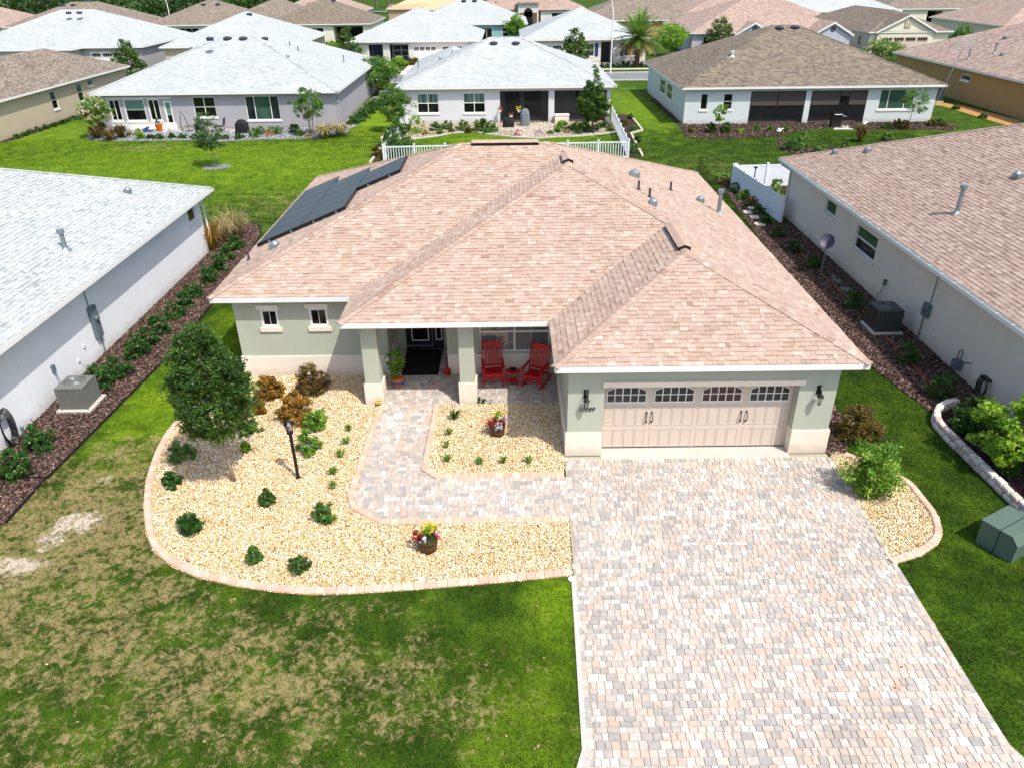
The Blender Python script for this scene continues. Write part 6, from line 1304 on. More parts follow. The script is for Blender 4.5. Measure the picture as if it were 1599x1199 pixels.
for i, (x, y, R, Hh) in enumerate([(9.607,59.664,0.293,0.426), (9.29,55.64,0.275,0.448), (9.194,62.05,0.304,0.391), (8.606,52.299,0.304,0.511), (10.104,64.822,0.263,0.405), (-8.975,51.651,0.349,0.757), (-9.134,54.482,0.274,0.44), (-9.168,58.305,0.292,0.418)]): shrub('shrub', '%s, outside the pickets' % ['small green plant beside the bend of the right edging', 'plant half way along the right strip', 'plant close to the right side of the fence', 'bushy plant at the near right fence corner', 'low plant at the far end of the right strip', 'dark plant outside the near left fence corner', 'small plant half way along the left strip', 'plant at the far end of the left strip'][i], 'shrub', x, y, R, Hh, ['leaf_mid', 'leaf_dark', 'leaf_bronze'][i % 3], 460 + i, clumps=14, leaves=16, size=.1, group='plants outside the picket fence')
# ------------------------------------------------------------------ houses behind: left
LBr = (-32.78, 62.0, -13.26, 79.0); YB = 62.42
s1 = rc_((-31.58,2.323,-30.674,0.697)); s2 = rc_((-30.394,2.333,-28.741,0.675)); s3 = rc_((-28.486,2.312,-27.564,0.687)); s4 = rc_((-27.259,2.18,-26.636,0.062)); s5 = rc_((-24.909,2.439,-23.152,0.93)); s6 = rc_((-20.78,2.465,-18.129,0.655))
LB, lbroof = hip_house('grey stucco house with pale grey roof and white framed sunroom behind the left lawn', [LBr, (-26.0, 70.0, -13.3, 84.5)], 'far_grey', 'grey_stucco', wins=[
    ('S', YB, *s1, dict(cols=2, rows=1, fw=.09)), ('S', YB, *s2, dict(cols=1, rows=2, mats=('glass', 'shade_green'), fw=.09, bar=.004)), ('S', YB, *s3, dict(cols=2, rows=1, fw=.09)), ('S', YB, s4[0], s4[1], .03, s4[3], dict(cols=1, rows=2, mats=('glass', 'shade_green'), fw=.13, bar=.004, sill=None)),
    ('S', YB, *s5, dict(cols=2, rows=2)), ('S', YB, *s6, dict(cols=3, rows=1, widths=(1, 2, 1), mats=('glass_mid', 'glass_green', 'glass_mid'))), ('E', -13.68, 63.1, 63.9, 1.9, 2.35, dict(rows=1))],
    vents=[(*(-23.809,69.912,5.979), .38), (*(-22.474,69.883,5.967), .38), (*(-24.422,67.454,6.157), .34), (*(-20.886,70.647,5.864), .34)])
b = MB(); b.box(s1[0] - .12, YB - .02, .02, s4[1] + .12, YB - .003, s1[2] - .15); b.box(s1[0] - .12, YB - .02, s1[3] + .002, s4[1] + .12, YB - .003, s1[3] + .14); b.build('sunroom_panel', 'white', LB)
for (p, q) in (((-32.78, 62, 2.814), (-24.28, 70.5, 6.214)), ((-13.26, 62, 2.814), (-21.76, 70.5, 6.214)), ((-24.28, 70.5, 6.214), (-21.76, 70.5, 6.214))): cap_strip(lbroof, p, q, 'shingle_grey')
pipe(lbroof, -15.0, 74.0, roof_z(LBr, -15, 74), .6, .05); goose(lbroof, -18.2, 67.2, roof_z(LBr, -18.2, 67.2), .14); goose(lbroof, -26.5, 68.5, roof_z(LBr, -26.5, 68.5) + .05, .12)
for k, (x, y) in enumerate(((-19.3, 72.5), (-19.9, 73.5), (-18.4, 71.6))): pipe(lbroof, x, y, roof_z(LBr, x, y), .35, .04, 'lead', False)
bedL = [(-13.7, 62.3)] + [(-12.427,63.388), (-12.665,60.228), (-14.192,58.118), (-17.06,58.045), (-18.944,57.918), (-21.154,57.347), (-23.754,57.956), (-27.094,57.912), (-30.295,58.092), (-32.015,58.658), (-32.869,60.911), (-32.85,62.998)] + [(-32.3, 62.4)]
sheet('stone_bed', bedL, .005, 'grey_stone_bed', 'grey gravel bed along the back of the grey house'); stones('grey_gravel', bedL, 60, .08, 'grey_stone', 'grey gravel along the back of the grey house', 62, cat='gravel')
sheet('stone_bed', [(-12.329,62.832), (-12.371,78.984), (-13.015,79.033), (-13.337,78.235)] + [(-13.7, 64), (-13.7, 62)], .007, 'grey_stone_bed', 'grey gravel strip along the right side of the grey house')
sheet('patio', [(-29.698,61.234), (-20.384,61.455), (-21.335,63.939), (-31.074,64.261)], .012, 'patio', 'pale patio slab behind the grey house')
LBS = [(-27.943,58.664,0.447,0.699), (-27.099,58.616,0.298,0.374), (-26.354,58.574,0.297,0.373), (-25.508,58.764,0.298,0.374), (-24.713,58.718,0.298,0.374), (-23.821,58.667,0.297,0.327), (-21.319,58.287,0.295,0.326), (-20.337,58.232,0.343,0.464), (-19.227,58.884,0.445,0.655), (-19.239,60.112,0.454,0.666), (-18.13,60.047,0.604,0.618), (-16.749,60.469,0.455,0.669), (-16.038,59.184,0.347,0.517), (-15.182,58.651,0.246,0.281), (-21.909,58.321,0.295,0.465), (-29.295,60.2,0.306,0.287)]
nl = ['lime green plant in front of the sunroom', 'first small round shrub right of the lime plant', 'second small round shrub in the front row', 'third small round shrub in the front row', 'fourth small round shrub in the front row', 'fifth small round shrub, left of the young tree', 'small shrub just right of the young tree', 'small shrub with a pink flower before the covered grill', 'round green shrub right of the covered grill', 'taller green shrub close to the wall', 'wide green shrub under the triple window', 'dark green dome right of the triple window', 'small green shrub before the dome', 'low grey plant at the gravel edge', 'small shrub under the chair', 'dry little plant by the sunroom corner']
for i, (x, y, R, Hh) in enumerate(LBS): shrub('shrub', nl[i] + ' behind the grey house', 'shrub', x, y, R, Hh * .9, ['leaf_lime', 'leaf_dark', 'leaf_dark', 'leaf_dark', 'leaf_dark', 'leaf_dark', 'leaf_dark', 'leaf_dark', 'leaf_mid', 'leaf_mid', 'leaf_mid', 'leaf_dark', 'leaf_mid', 'grass_dry', 'leaf_mid', 'grass_dry'][i], 480 + i, clumps=14, leaves=16, size=.1, group='shrubs behind the grey house')
x, y = (-18.325,59.317); t = thing('flower_clump', 'orange flowers between the green shrubs behind the grey house', 'flower', (x, y, 0)); crown('blossom', MOUND, .05, .35, .38, 12, 12, .1, 'petal_orange', 500, t, (x, y), spread=.35)
for i, (x, y, R, Hh) in enumerate([(-12.514,65.097,0.539,0.609), (-12.334,66.57,0.55,0.672), (-12.306,68.753,0.566,0.638), (-12.223,70.727,0.581,0.653), (-12.26,72.46,0.535,0.611), (-12.738,63.966,0.477,0.501)]): shrub('shrub', '%s green shrub from the back corner along the right side of the grey house' % ORD[[1, 2, 3, 4, 5, 0][i]], 'shrub', x, y, R * 1.1, Hh, 'leaf_dark', 510 + i, clumps=18, leaves=18, size=.1, group='shrub row beside the grey house')
for i, a in enumerate(((-13.854,58.335,0.83,0.926), (-12.824,58.998,0.739,0.842), (-31.284,58.854,0.6,0.932), (-30.06,58.312,0.495,0.742), (-29.608,59.238,0.602,0.937), (-31.837,60.85,0.515,0.863))): ograss(*a, ['tan grass tuft right of the small tree, left of two', 'tan grass tuft nearest the right corner of the grey house', 'reddish grass tuft at the left end of the grey bed', 'olive grass tuft in front at the left end of the grey bed', 'reddish grass tuft before the sunroom corner', 'dark grass tuft behind the pink blossom tree'][i], 520 + i, 'grass_dry' if i < 2 else 'leaf_bronze', 130, .03)
x, y = (-15.104,59.375); tree('small_tree', 'small multi stemmed tree right of the triple window of the grey house', 'tree', x, y, 3.49, 1.15, 1.3, 'leaf_mid', 530, clumps=60, leaves=20, size=.13, tr=.05, multi=3, wob=.4)
x, y = (-19.031,49.398); tree('young_tree', 'young grey green tree standing alone in the left lawn', 'tree', x, y, 3.855, .95, 1.15, 'leaf_far', 531, clumps=70, leaves=22, size=.1, tr=.035, prof=CONE, wob=.35, lean=(-.2, 0), bark='bark_pale')
sheet('tree_ring', [(x + .95 * math.cos(a), y + .8 * math.sin(a)) for a in [k * math.pi / 10 for k in range(20)]], .006, 'grey_stone_bed', 'round ring of grey gravel under the young tree in the left lawn')
x, y = (-31.336,59.58); tree('blossom_tree', 'small tree with pink blossom at the left corner of the sunroom', 'tree', x, y, 3.006, 1.25, 1.0, 'leaf_bloomtree', 532, clumps=70, leaves=22, size=.13, tr=.04, multi=3, wob=.35)
x, y, R, Hh = (-20.704,60.198,0.455,1.091); covered(x, y + .3, 1.0, .7, Hh * .95, 'cover_black', 'grill under a black cover behind the grey house', seed=3, top=.6)
x, y = (-25.459,61.498); t = thing('hanging_chair', 'dark egg shaped hanging chair frame on the patio of the grey house', 'chair', (x, y, 0)); b = MB(); b.tube([(x - .3, y, 0), (x - .38, y, .5), (x - .3, y, 1.1), (x - .15, y, 1.55), (x + .02, y, 1.1), (x + .2, y, .5), (x + .1, y, .02)], .025, 6); b.build('frame', 'black', t); b = MB(); b.tube([(x - .3, y, .03), (x + .5, y, .03)], .025, 6); b.box(x + .0, y - .25, .38, x + .6, y + .25, .46); b.build('seat', 'ac_grey', t)
x, y = (-22.67,61.332); t = thing('patio_chair', 'dark metal patio chair right of the young tree', 'chair', (x, y, 0)); b = MB(); b.box(x - .3, y - .3, .4, x + .2, y + .25, .44); b.build('seat', 'black', t); b = MB(); b.bar((x + .2, y + .2, .42), (x + .32, y + .2, 1.0), .5, .03, up=(1, 0, 0)); b.build('backrest', 'black', t)
for (dx, dy) in ((-.28, -.28), (.18, -.28), (.18, .22), (-.28, .22)):
    b = MB(); b.tube([(x + dx, y + dy, 0), (x + dx, y + dy, .4)], .018, 5); b.build('leg', 'black', t)
x, y = (-27.638,61.628); t = thing('flower_pot', 'orange pot with dark plant beside the sunroom door', 'flower pot', (x, y, 0)); b = MB(); b.lathe((x, y, 0), [(.18, 0), (.28, .55), (.26, .56)], 12); b.build('pot', 'petal_orange', t); crown('leaves', ROUND, .5, .6, .25, 10, 12, .12, 'leaf_dark', 540, t, (x, y), spread=.3)
x, y = (-28.463,61.418); t = thing('garden_cushion', 'blue folded cushion lying on the patio of the grey house', 'cushion', (x, y, 0)); b = MB(); b.box(x - .3, y - .25, 0, x + .35, y + .25, .16); b.obox((x - .15, y, .26), (.18, 0, .08), (0, .22, 0), (-.03, 0, .08)); b.build('cushion', 'blue_fabric', t)
condenser((-11.553,74.968)[0] - .1, (-11.553,74.968)[1], .95, 1.0, 'ac_grey', 'grey air conditioner at the far right side of the grey house')
# ------------------------------------------------------------------ houses behind: right
RBr = (13.4, 61.6, 34.0, 80.0); YR = 62.02
q1 = rc_((15.076,2.296,15.642,1.099)); q2 = rc_((16.856,2.276,17.588,1.101)); r1 = rc_((18.991,2.394,23.306,-0.201)); r2 = rc_((23.744,2.389,28.151,-0.157)); q3 = rc_((29.132,2.448,31.853,0.968)); e1 = (73.223,2.146,70.581,0.982); e2 = (69.779,2.152,67.444,0.97)
RB, rbroof = hip_house('pale mint house with brown shingle roof and two dark screened openings on the right', [RBr], 'far_brown', 'mint_stucco', inset=.46, wins=[('S', 62.06, *q1, dict(rows=1)), ('S', 62.06, *q2, dict(rows=2)), ('S', 62.06, *q3, dict(cols=3, rows=1, widths=(1, 2, 1), mats=('glass_green',))),
    ('W', 13.86, *sorted((e1[0], e1[2])), e1[3], e1[1], dict(rows=2, mats=('glass_mid',))), ('W', 13.86, *sorted((e2[0], e2[2])), e2[3], e2[1], dict(rows=2, mats=('glass_mid',)))],
    holes=[('S', 62.06, r1[0], r1[1], 0, 2.42, .3), ('S', 62.06, r2[0], r2[1], 0, 2.42, .3)], vents=[(*(23.115,70.252,6.275), .4), (*(24.499,70.327,6.305), .4)])
for (p, q) in (((13.4, 61.6, 2.814), (22.6, 70.8, 6.494)), ((34, 61.6, 2.814), (24.8, 70.8, 6.494)), ((22.6, 70.8, 6.494), (24.8, 70.8, 6.494))): cap_row(p, q, 'far_brown', rbroof, single=False, step=.3)
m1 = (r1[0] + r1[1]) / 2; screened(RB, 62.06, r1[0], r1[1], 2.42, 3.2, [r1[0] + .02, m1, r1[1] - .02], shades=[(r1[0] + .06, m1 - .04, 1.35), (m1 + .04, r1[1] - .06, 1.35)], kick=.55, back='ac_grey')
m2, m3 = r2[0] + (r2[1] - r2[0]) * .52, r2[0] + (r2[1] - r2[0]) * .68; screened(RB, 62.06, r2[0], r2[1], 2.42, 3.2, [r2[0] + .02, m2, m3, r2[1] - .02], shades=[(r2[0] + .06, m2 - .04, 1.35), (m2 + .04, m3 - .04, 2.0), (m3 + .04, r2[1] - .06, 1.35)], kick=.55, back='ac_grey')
pipe(rbroof, 18.2, 66.0, roof_z(RBr, 18.2, 66) - .02, .3, .1, 'pvc')
bedR = [(13.47,60.983), (12.907,57.035), (14.243,56.264), (17.065,56.333), (19.576,56.885), (21.919,58.929), (25.01,60.017), (28.433,58.789), (31.385,58.863), (33.258,58.251), (34.606,59.433), (33.975,61.597)] + [(32.5, 62.0), (13.9, 62.0), (13.86, 75), (13.3, 75)]
sheet('mulch_bed', bedR, .005, 'mulch_bed', 'dark mulch bed along the back of the pale mint house'); isl = [(19.808,56.872), (18.75,54.237), (18.63,51.767), (19.675,50.172), (22.934,51.148), (27.129,53.774), (27.682,55.5), (23.562,52.713), (20.895,53.271), (20.368,55.019)]
sheet('mulch_bed', isl, .005, 'mulch_bed', 'curved mulch island behind the pale mint house'); stones('mulch', bedR, 60, .09, 'mulch', 'bark chips along the back of the pale mint house', 63, flat=.3, cat='mulch'); stones('mulch', isl, 60, .09, 'mulch', 'bark chips in the curved island bed', 64, flat=.3, cat='mulch')
sheet('patio_slab', [(24.773,59.261), (26.302,59.169), (26.585,61.243), (25.696,61.029)], .014, 'concrete', 'white slab before the right screened opening')
RS = [(13.777,58.667,0.239,0.513), (15.212,58.582,0.382,0.698), (16.468,58.755,0.383,0.792), (18.975,59.356,0.241,0.377), (19.862,59.051,0.24,0.376), (21.091,59.23,0.288,0.377), (28.95,59.519,0.383,0.378), (30.176,60.487,0.291,0.526), (32.693,60.332,0.386,0.478), (33.53,60.812,0.34,0.481), (33.496,59.759,0.287,0.427), (19.185,52.136,0.557,0.847), (20.188,52.895,0.521,1.111), (20.829,51.258,0.422,0.753), (22.58,51.558,0.381,0.756), (30.079,59.195,0.476,0.657), (27.037,55.087,0.402,0.532), (17.615,58.687,0.334,0.234)]
nr_ = ['tiny dark shrub at the left corner of the mint wall', 'dark shrub below the first narrow window', 'dark shrub right of the sapling', 'small ball shrub left before the first screen', 'small ball shrub in the middle before the first screen', 'ball shrub before the pillar of the screens', 'dark green shrub right of the screened opening', 'dark leaved shrub left of the thin tree', 'dark shrub near the right corner of the mint wall', 'second dark shrub at the right corner', 'outermost small dark shrub at the right corner', 'dark shrub at the left end of the island bed', 'tall thin shrub in the island bed', 'low bushy plant in the middle of the island bed', 'green bush right of the middle of the island bed', 'dark shrub at the foot of the thin tree', 'flowering bush at the right end of the island bed', 'green hose coil shaped shrub by the mint wall']
for i, (x, y, R, Hh) in enumerate(RS): shrub('shrub', nr_[i], 'shrub', x, y, R, Hh * .92, ['leaf_bronze', 'leaf_dark', 'leaf_dark', 'leaf_mid', 'leaf_mid', 'leaf_mid', 'leaf_dark', 'leaf_bronze', 'leaf_bronze', 'leaf_dark', 'leaf_bronze', 'leaf_dark', 'leaf_mid', 'leaf_mid', 'leaf_mid', 'leaf_bronze', 'leaf_mid', 'leaf_fern'][i], 560 + i, clumps=16, leaves=16, size=.1, group='shrubs behind the pale mint house')
ograss(*(24.933,54.763,0.49,1.142), 'reddish brown dry grass tuft between lawn and island bed', 580, 'leaf_bronze', 140, .03)
x, y = (15.667,58.066); tree('sapling', 'small bright sapling between the narrow windows of the mint house', 'tree', x, y, 2.368, .55, .9, 'leaf_lime', 581, clumps=24, leaves=18, size=.11, tr=.02)
x, y = (30.249,58.932); tree('thin_tree', 'thin airy tree in front of the wide green window of the mint house', 'tree', x, y, 2.98, 1.2, 1.3, 'leaf_mid', 582, clumps=36, leaves=14, size=.12, tr=.03, lean=(.2, 0), wob=.45)
x, y = (25.252,60.002); t = thing('gas_grill', 'black gas grill with silver handle before the right screen', 'grill', (x, y, 0)); b = MB(); b.box(x - .35, y, 0, x + .35, y + .5, .85); b.build('cabinet', 'black', t); b = MB(); b.prism([(x - .38, y - .02), (x + .38, y - .02), (x + .34, y + .5), (x - .34, y + .5)], .853, 1.12); b.build('hood', 'black', t); b = MB(); b.tube([(x - .3, y - .08, .98), (x + .3, y - .08, .98)], .03, 6); b.box(x + .352, y, .8, x + .7, y + .45, .85); b.build('side_shelf', 'galv', t)
for i, (p_, lab) in enumerate((((20.378,58.523), 'white garden ornament lying in the mulch before the first screen'), ((27.804,60.899), 'small white round stone right of the slab'))):
    b = MB(); b.lathe((*p_, 0), [(.12, 0), (.2, .1), (.12, .25), (.04, .3)], 10); b.tube([(p_[0], p_[1], .15), (p_[0] + .35, p_[1], .28)], .05, 5); tag(b.build('garden_ornament', 'white'), lab, 'ornament')
# ------------------------------------------------------------------ further houses
FLr = (-62.0, 46.0, -40.5, 76.0)
v1 = (67.202,2.473,67.665,1.149); v2 = (71.488,2.446,71.735,0.897); v3 = (73.232,2.439,73.776,1.929)
hip_house('beige house with brown roof at the far left edge beside the sunroom house', [(-48.4, 48.0, -37.98, 81.4), FLr], 'far_taupe', 'khaki_stucco', wins=[('E', -38.412, 66.7, 67.6, .95, 2.35, dict(rows=2, mats=('glass', 'glass_green'))), ('E', -38.412, 71.1, 72.1, .9, 2.4, dict(rows=2, mats=('glass', 'glass_green'))), ('E', -38.412, min(v3[0], v3[2]), min(v3[0], v3[2]) + .9, v3[3], v3[1], dict(rows=1, mats=('glass_mid',)))], inset=.432)
for i, (x, y, R, Hh) in enumerate([(-37.712,59.461,0.304,0.284), (-37.672,60.438,0.258,0.287), (-37.788,61.454,0.261,0.291), (-37.6,62.221,0.264,0.343), (-37.556,63.283,0.268,0.298), (-37.457,64.375,0.273,0.303), (-37.41,65.505,0.277,0.307), (-37.474,66.679,0.282,0.26), (-37.438,67.58,0.285,0.263), (-37.343,68.499,0.289,0.319)]): shrub('shrub', '%s dark clipped shrub from the left along the beige far left wall' % ORD[i], 'shrub', x, y, R, Hh, 'leaf_dark', 600 + i, clumps=9, leaves=12, size=.11, group='clipped shrubs along the beige far left wall')
sheet('mulch_bed', [(-38.077,57.834), (-37.641,58.74), (-37.143,69.116), (-38.391,70.491), (-39.085,59.539)], .005, 'mulch_bed', 'thin mulch strip along the beige far left wall')
x, y = (-38.761,60.253); t = thing('hose_reel', 'dark hose hanger on the beige far left wall', 'hose', (x, y, 0)); b = MB(); b.tube([(x + .1, y + .3 * math.cos(a), 1.0 + .5 * math.sin(a)) for a in [k * .6 for k in range(11)]], .06, 6); b.build('hose', 'black', t)
ORr = (40.6, 46.0, 64.0, 86.0); w5 = (72.511,2.236,71.128,1.763)
OR_, oroof = hip_house('tan brown house with rose shingle roof and a small window at the right edge', [ORr], 'far_rose', 'tan_stucco', wins=[('W', 41.02, *sorted((w5[0], w5[2])), min(w5[1], w5[3]), max(w5[1], w5[3]), dict(rows=1, mats=('glass_mid',)))])
for (px_) in ((41.943,73.785,3.351), (43.42,72.486,3.942)): pipe(oroof, *px_, hgt=.7, r=.08)
goose(oroof, *(45.782,75.387,4.887), .25); goose(oroof, *(43.349,71.16,3.914), .2)
sheet('gravel_strip', [(36.964,70.397), (38.225,69.269), (38.363,63.58), (38.6,59.968), (40.889,61.712), (40.527,64.624), (39.922,69.492), (38.369,72.091)], .006, 'orange_stone_bed', 'orange gravel strip along the tan brown wall')
for i, (x, y, R, Hh) in enumerate([(38.526,67.58,0.319,0.315), (38.459,63.283,0.301,0.298)]): shrub('shrub', ['left', 'right'][i] + ' round dark shrub in the orange gravel along the tan brown wall', 'shrub', x, y, R, Hh, 'leaf_dark', 620 + i, clumps=14, leaves=14, size=.1, group='round shrubs along the tan brown wall')
condenser((38.696,71.339)[0], (38.696,71.339)[1] + .5, 1.0, 1.25, 'ac_dark', 'dark air conditioner at the corner between mint and tan brown houses')
ax, ay, az = (41.007,75.4,2.977)
t = thing('antenna', 'flat lattice television antenna on a thin mast before the tan brown house', 'antenna', (39.5, 63.0, 0)); X0, Y0 = (35.331,65.578); b = MB(); ht = 4.917
top = Vector((X0 + 1.3, Y0, ht)); b.tube([(X0, Y0, 0), tuple(top)], .03, 6); b.build('mast', 'galv', t)
b = MB()
for k in range(9): b.tube([(top.x - .75 + k * .19, Y0 - .05, ht - .1), (top.x - .70 + k * .19, Y0 - .05, ht + 1.0)], .012, 4)
for k in range(7): b.tube([(top.x - .78, Y0 - .05, ht - .1 + k * .18), (top.x + .82, Y0 - .05, ht - .1 + k * .18)], .012, 4)
b.build('lattice', 'galv', t, kind='stuff')
# second row, beyond the street
def gar_w(x0, x1, z1=2.2): return ('S', x0, x1, z1)
W2 = dict(cols=2, rows=2)
H2, _ = hip_house('white house with grey roof and white garage doors beyond the street, left of centre', [(-21.0, 105.3, -3.4, 122.5)], 'far_grey', 'far_white', holes=[('S', 105.72, -18.0, -16.2, 0, 2.4, 1.6), ('S', 105.72, -15.3, -12.9, 0, 2.4, 1.6)])
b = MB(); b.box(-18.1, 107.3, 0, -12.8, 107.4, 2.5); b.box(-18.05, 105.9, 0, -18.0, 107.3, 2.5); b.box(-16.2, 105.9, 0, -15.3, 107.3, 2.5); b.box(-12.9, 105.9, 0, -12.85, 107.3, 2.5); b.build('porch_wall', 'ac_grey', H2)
b = MB(); b.box(-17.7, 107.25, 0, -16.6, 107.29, 2.2); b.build('front_door', 'navy', H2); window(H2, 'S', 107.29, -15.1, -13.0, .9, 2.2, cols=2, rows=2, rec=0, sill=None)
for (a, c) in ((-12.2, -9.3), (-8.5, -5.0)): garage_door(H2, 105.72 - .16, a, c, 2.2, 'white', arched=False, glass=('glass',))
b = MB(); b.box(-20.3, 105.68, .6, -19.8, 105.715, 2.2); b.build('shutter', 'blue', H2)
x, y = -14.2, 105.2; t = thing('garden_bench', 'white metal bench on the porch of the white house beyond the street', 'bench', (x, y, 0)); b = MB(); b.box(x - .5, y, .4, x + .5, y + .4, .45); b.build('seat', 'white', t); b = MB()
for k in range(6): b.tube([(x - .5 + k * .2, y + .4, .45), (x - .5 + k * .2, y + .42, .9 + .1 * math.sin(k * .63))], .02, 4)
b.tube([(x - .5, y + .42, .9), (x, y + .42, 1.02), (x + .5, y + .42, .9)], .025, 4); b.build('backrest', 'white', t)
for dx in (-.45, .45):
    b = MB(); b.box(x + dx - .03, y, 0, x + dx + .03, y + .4, .4); b.build('leg', 'white', t)
H3, _ = hip_house('white house with grey roof and navy shutters behind the palm, beyond the street', [(1.6, 105.0, 18.2, 122.0)], 'far_grey', 'far_white', wins=[('S', 105.42, 8.9, 11.1, .75, 2.25, dict(cols=2, rows=2, mats=('glass_mid', 'glass_mid', 'glass_green', 'glass_green'))), ('S', 105.42, 15.0, 17.1, .75, 2.25, dict(cols=2, rows=2, mats=('glass_mid', 'glass_mid', 'glass_green', 'glass_green')))], holes=[('S', 105.42, 12.0, 13.6, 0, 2.45, 1.5)])
for x_ in (11.2, 14.5):
    b = MB(); b.box(x_, 105.375, .75, x_ + .45, 105.415, 2.3); b.build('shutter', 'navy', H3)
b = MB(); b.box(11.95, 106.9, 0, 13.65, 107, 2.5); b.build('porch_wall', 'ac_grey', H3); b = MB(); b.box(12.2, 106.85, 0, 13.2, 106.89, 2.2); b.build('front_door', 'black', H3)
garage_door(H3, 105.42 - .16, 3.0, 8.3, 2.2, 'white', arched=False)
sheet('white_bed', [(9.5, 102.6), (18.8, 102.6), (18.6, 105.3), (9.5, 105.3)], .01, 'patio', 'white stone bed before the house with navy shutters')
for i, (px_, py_) in enumerate(((940, 104), (947, 105), (955, 104.5), (965, 105), (973, 100), (981, 100), (990, 101), (936, 100))):
    pass
FP = [(11.592,99.908,0.235,0.44), (12.22,99.848,0.235,0.44), (12.926,100.441,0.236,0.442), (13.55,99.72,0.313,0.513), (14.627,102.999,0.242,0.377), (15.271,102.935,0.241,0.377), (15.973,102.172,0.239,0.524), (16.744,101.412,0.238,0.446)]
for i, (x, y, R, Hh) in enumerate(FP): shrub('shrub', '%s small dark shrub from the left in the white bed under the palm' % ORD[i], 'shrub', x, y, R, Hh, 'leaf_dark', 640 + i, clumps=8, leaves=10, size=.14, group='small shrubs in the white bed under the palm')
# palm
px_, py_ = (16.111,101.475); ph = 3.153
t = thing('palm_tree', 'date palm with drooping fronds before the house with navy shutters', 'palm tree', (px_, py_, 0)); b = MB(); b.tube([(px_, py_, 0), (px_ + .05, py_, ph * .5), (px_, py_, ph)], [.32, .26, .34], 10)
for k in range(30):
    a = k * 2.4; z = ph * k / 30; b.obox((px_ + .28 * math.cos(a), py_ + .28 * math.sin(a), z), (.08 * math.cos(a), .08 * math.sin(a), .05), (-.1 * math.sin(a), .1 * math.cos(a), 0), (0, 0, .07))
b.build('trunk', 'palm_bark', t); rg = random.Random(9)
for k in range(54):
    a = k * 2.39996; e = math.radians(-24 + 108 * (k / 54)) ; L = 3.5 * rg.uniform(.85, 1.1); b = MB(); b.k = min(1, max(.32 if e > .1 else .0, (k / 54) * .8 + rg.uniform(-.1, .15))); P = Vector((px_, py_, ph)); d = Vector((math.cos(a) * math.cos(e), math.sin(a) * math.cos(e), math.sin(e))); pts = [P]
    for s_ in range(7): d = (d + Vector((0, 0, -.105))).normalized(); P = P + d * L / 7; pts.append(P)
    for s_ in range(1, 8):
        for j in range(3):
            c0 = pts[s_ - 1].lerp(pts[s_], j / 3); ax_ = (pts[s_] - pts[s_ - 1]).normalized(); sd = ax_.cross(Vector((0, 0, 1))).normalized(); w_ = .8 * math.sin(math.pi * (s_ + .3) / 8.6)
            for sg in (-1, 1):
                tp = c0 + sd * sg * w_ + ax_ * .22 + Vector((0, 0, -.12)); b.face([c0 - ax_ * .07, c0 + ax_ * .10, tp])
    for s_ in range(7): b.bar(pts[s_], pts[s_ + 1], .03)
    b.build('frond', 'leaf_palm', t)
b = MB()
for (dx, dy) in ((-.9, -.4), (.9, -.4)): b.tube([(px_ + dx, py_ + dy, 0), (px_, py_, ph * .6)], .035, 4)
b.build('stake', 'white', t)
# street trees and lamps
TT = [((-45.725,97.704), 3.952, 1.7, 'leaf_oak', 'dark evergreen before the white garage of the far grey roofed house', CONE), ((-19.963,101.612), 4.946, 1.7, 'leaf_oak', 'tall dark conical tree left of the white house beyond the street', CONE), ((8.287,100.227), 4.606, 1.7, 'leaf_oak', 'feathery dark tree in front of the house with navy shutters', CONE),
      ((-13.143,79.881), 3.55, 2.2, 'leaf_mid', 'round green tree beyond the grey house by the street', ROUND), ((22.303,112.066), 4.2, 2.2, 'leaf_lime', 'bright green round tree right of the palm', ROUND), ((28.845,111.357), 4.826, 1.7, 'leaf_oak', 'dark upright tree before the lilac gabled house', COLUMN),
      ((48.069,103.898), 2.481, 2.2, 'leaf_bloomtree', 'crepe myrtle before the cream garage', ROUND), ((64.25,116.041), 3.309, 1.8, 'leaf_mid', 'small conical tree before the far cream house on the right', CONE), ((-87.859,207.358), 4.5, 2.2, 'leaf_far', 'round tree between the two brown roofs at the top left', ROUND), ((1.219,133.884), 4.2, 1.7, 'leaf_fern', 'small round tree beside the teal house', ROUND),
      ((-47.745,182.937), 4.0, 1.2, 'leaf_oak', 'dark narrow tree before the pinkish dormer house', CONE), ((-2.495,179.454), 4.0, 1.0, 'leaf_far', 'thin palm like tree left of the stone entrance', CONE), ((28.058,166.963), 3.6, 1.2, 'leaf_oak', 'narrow evergreen before the far white house', CONE), ((-25.773,119.917), 1.6, 1.4, 'leaf_lime', 'yellow green bush at the right end of the sunroom house', MOUND)]
for i, ((x, y), H_, R_, m_, lab, pf_) in enumerate(TT): tree('street_tree', lab, 'tree', x, y, H_, R_, H_ * (.28 if pf_ is ROUND else .12), m_, 660 + i, clumps=70, leaves=20, size=.22, tr=.09, prof=pf_, spread=.26, wob=.35)
for i, (x, y, R, Hh) in enumerate([(-14.2,104.45,1.171,0.838), (-12.355,104.971,0.839,0.765), (-13.003,83.397,0.677,0.875), (-11.615,78.106,0.509,0.71), (-14.699,83.532,0.475,0.752), (52.789,136.643,0.61,0.97)]): shrub('shrub', ['green shrub before the porch of the white house beyond the street', 'rust and green shrub before the garage of the white house', 'yellow green bush by the air conditioner of the grey house', 'low dark hedge piece by the street', 'small white flowering shrub by the grey house', 'small green shrub by the white gable'][i], 'shrub', x, y, R, Hh, ['leaf_lime', 'leaf_bronze', 'leaf_lime', 'leaf_dark', 'leaf_mid', 'leaf_mid'][i], 690 + i, clumps=20, leaves=16, size=.18)
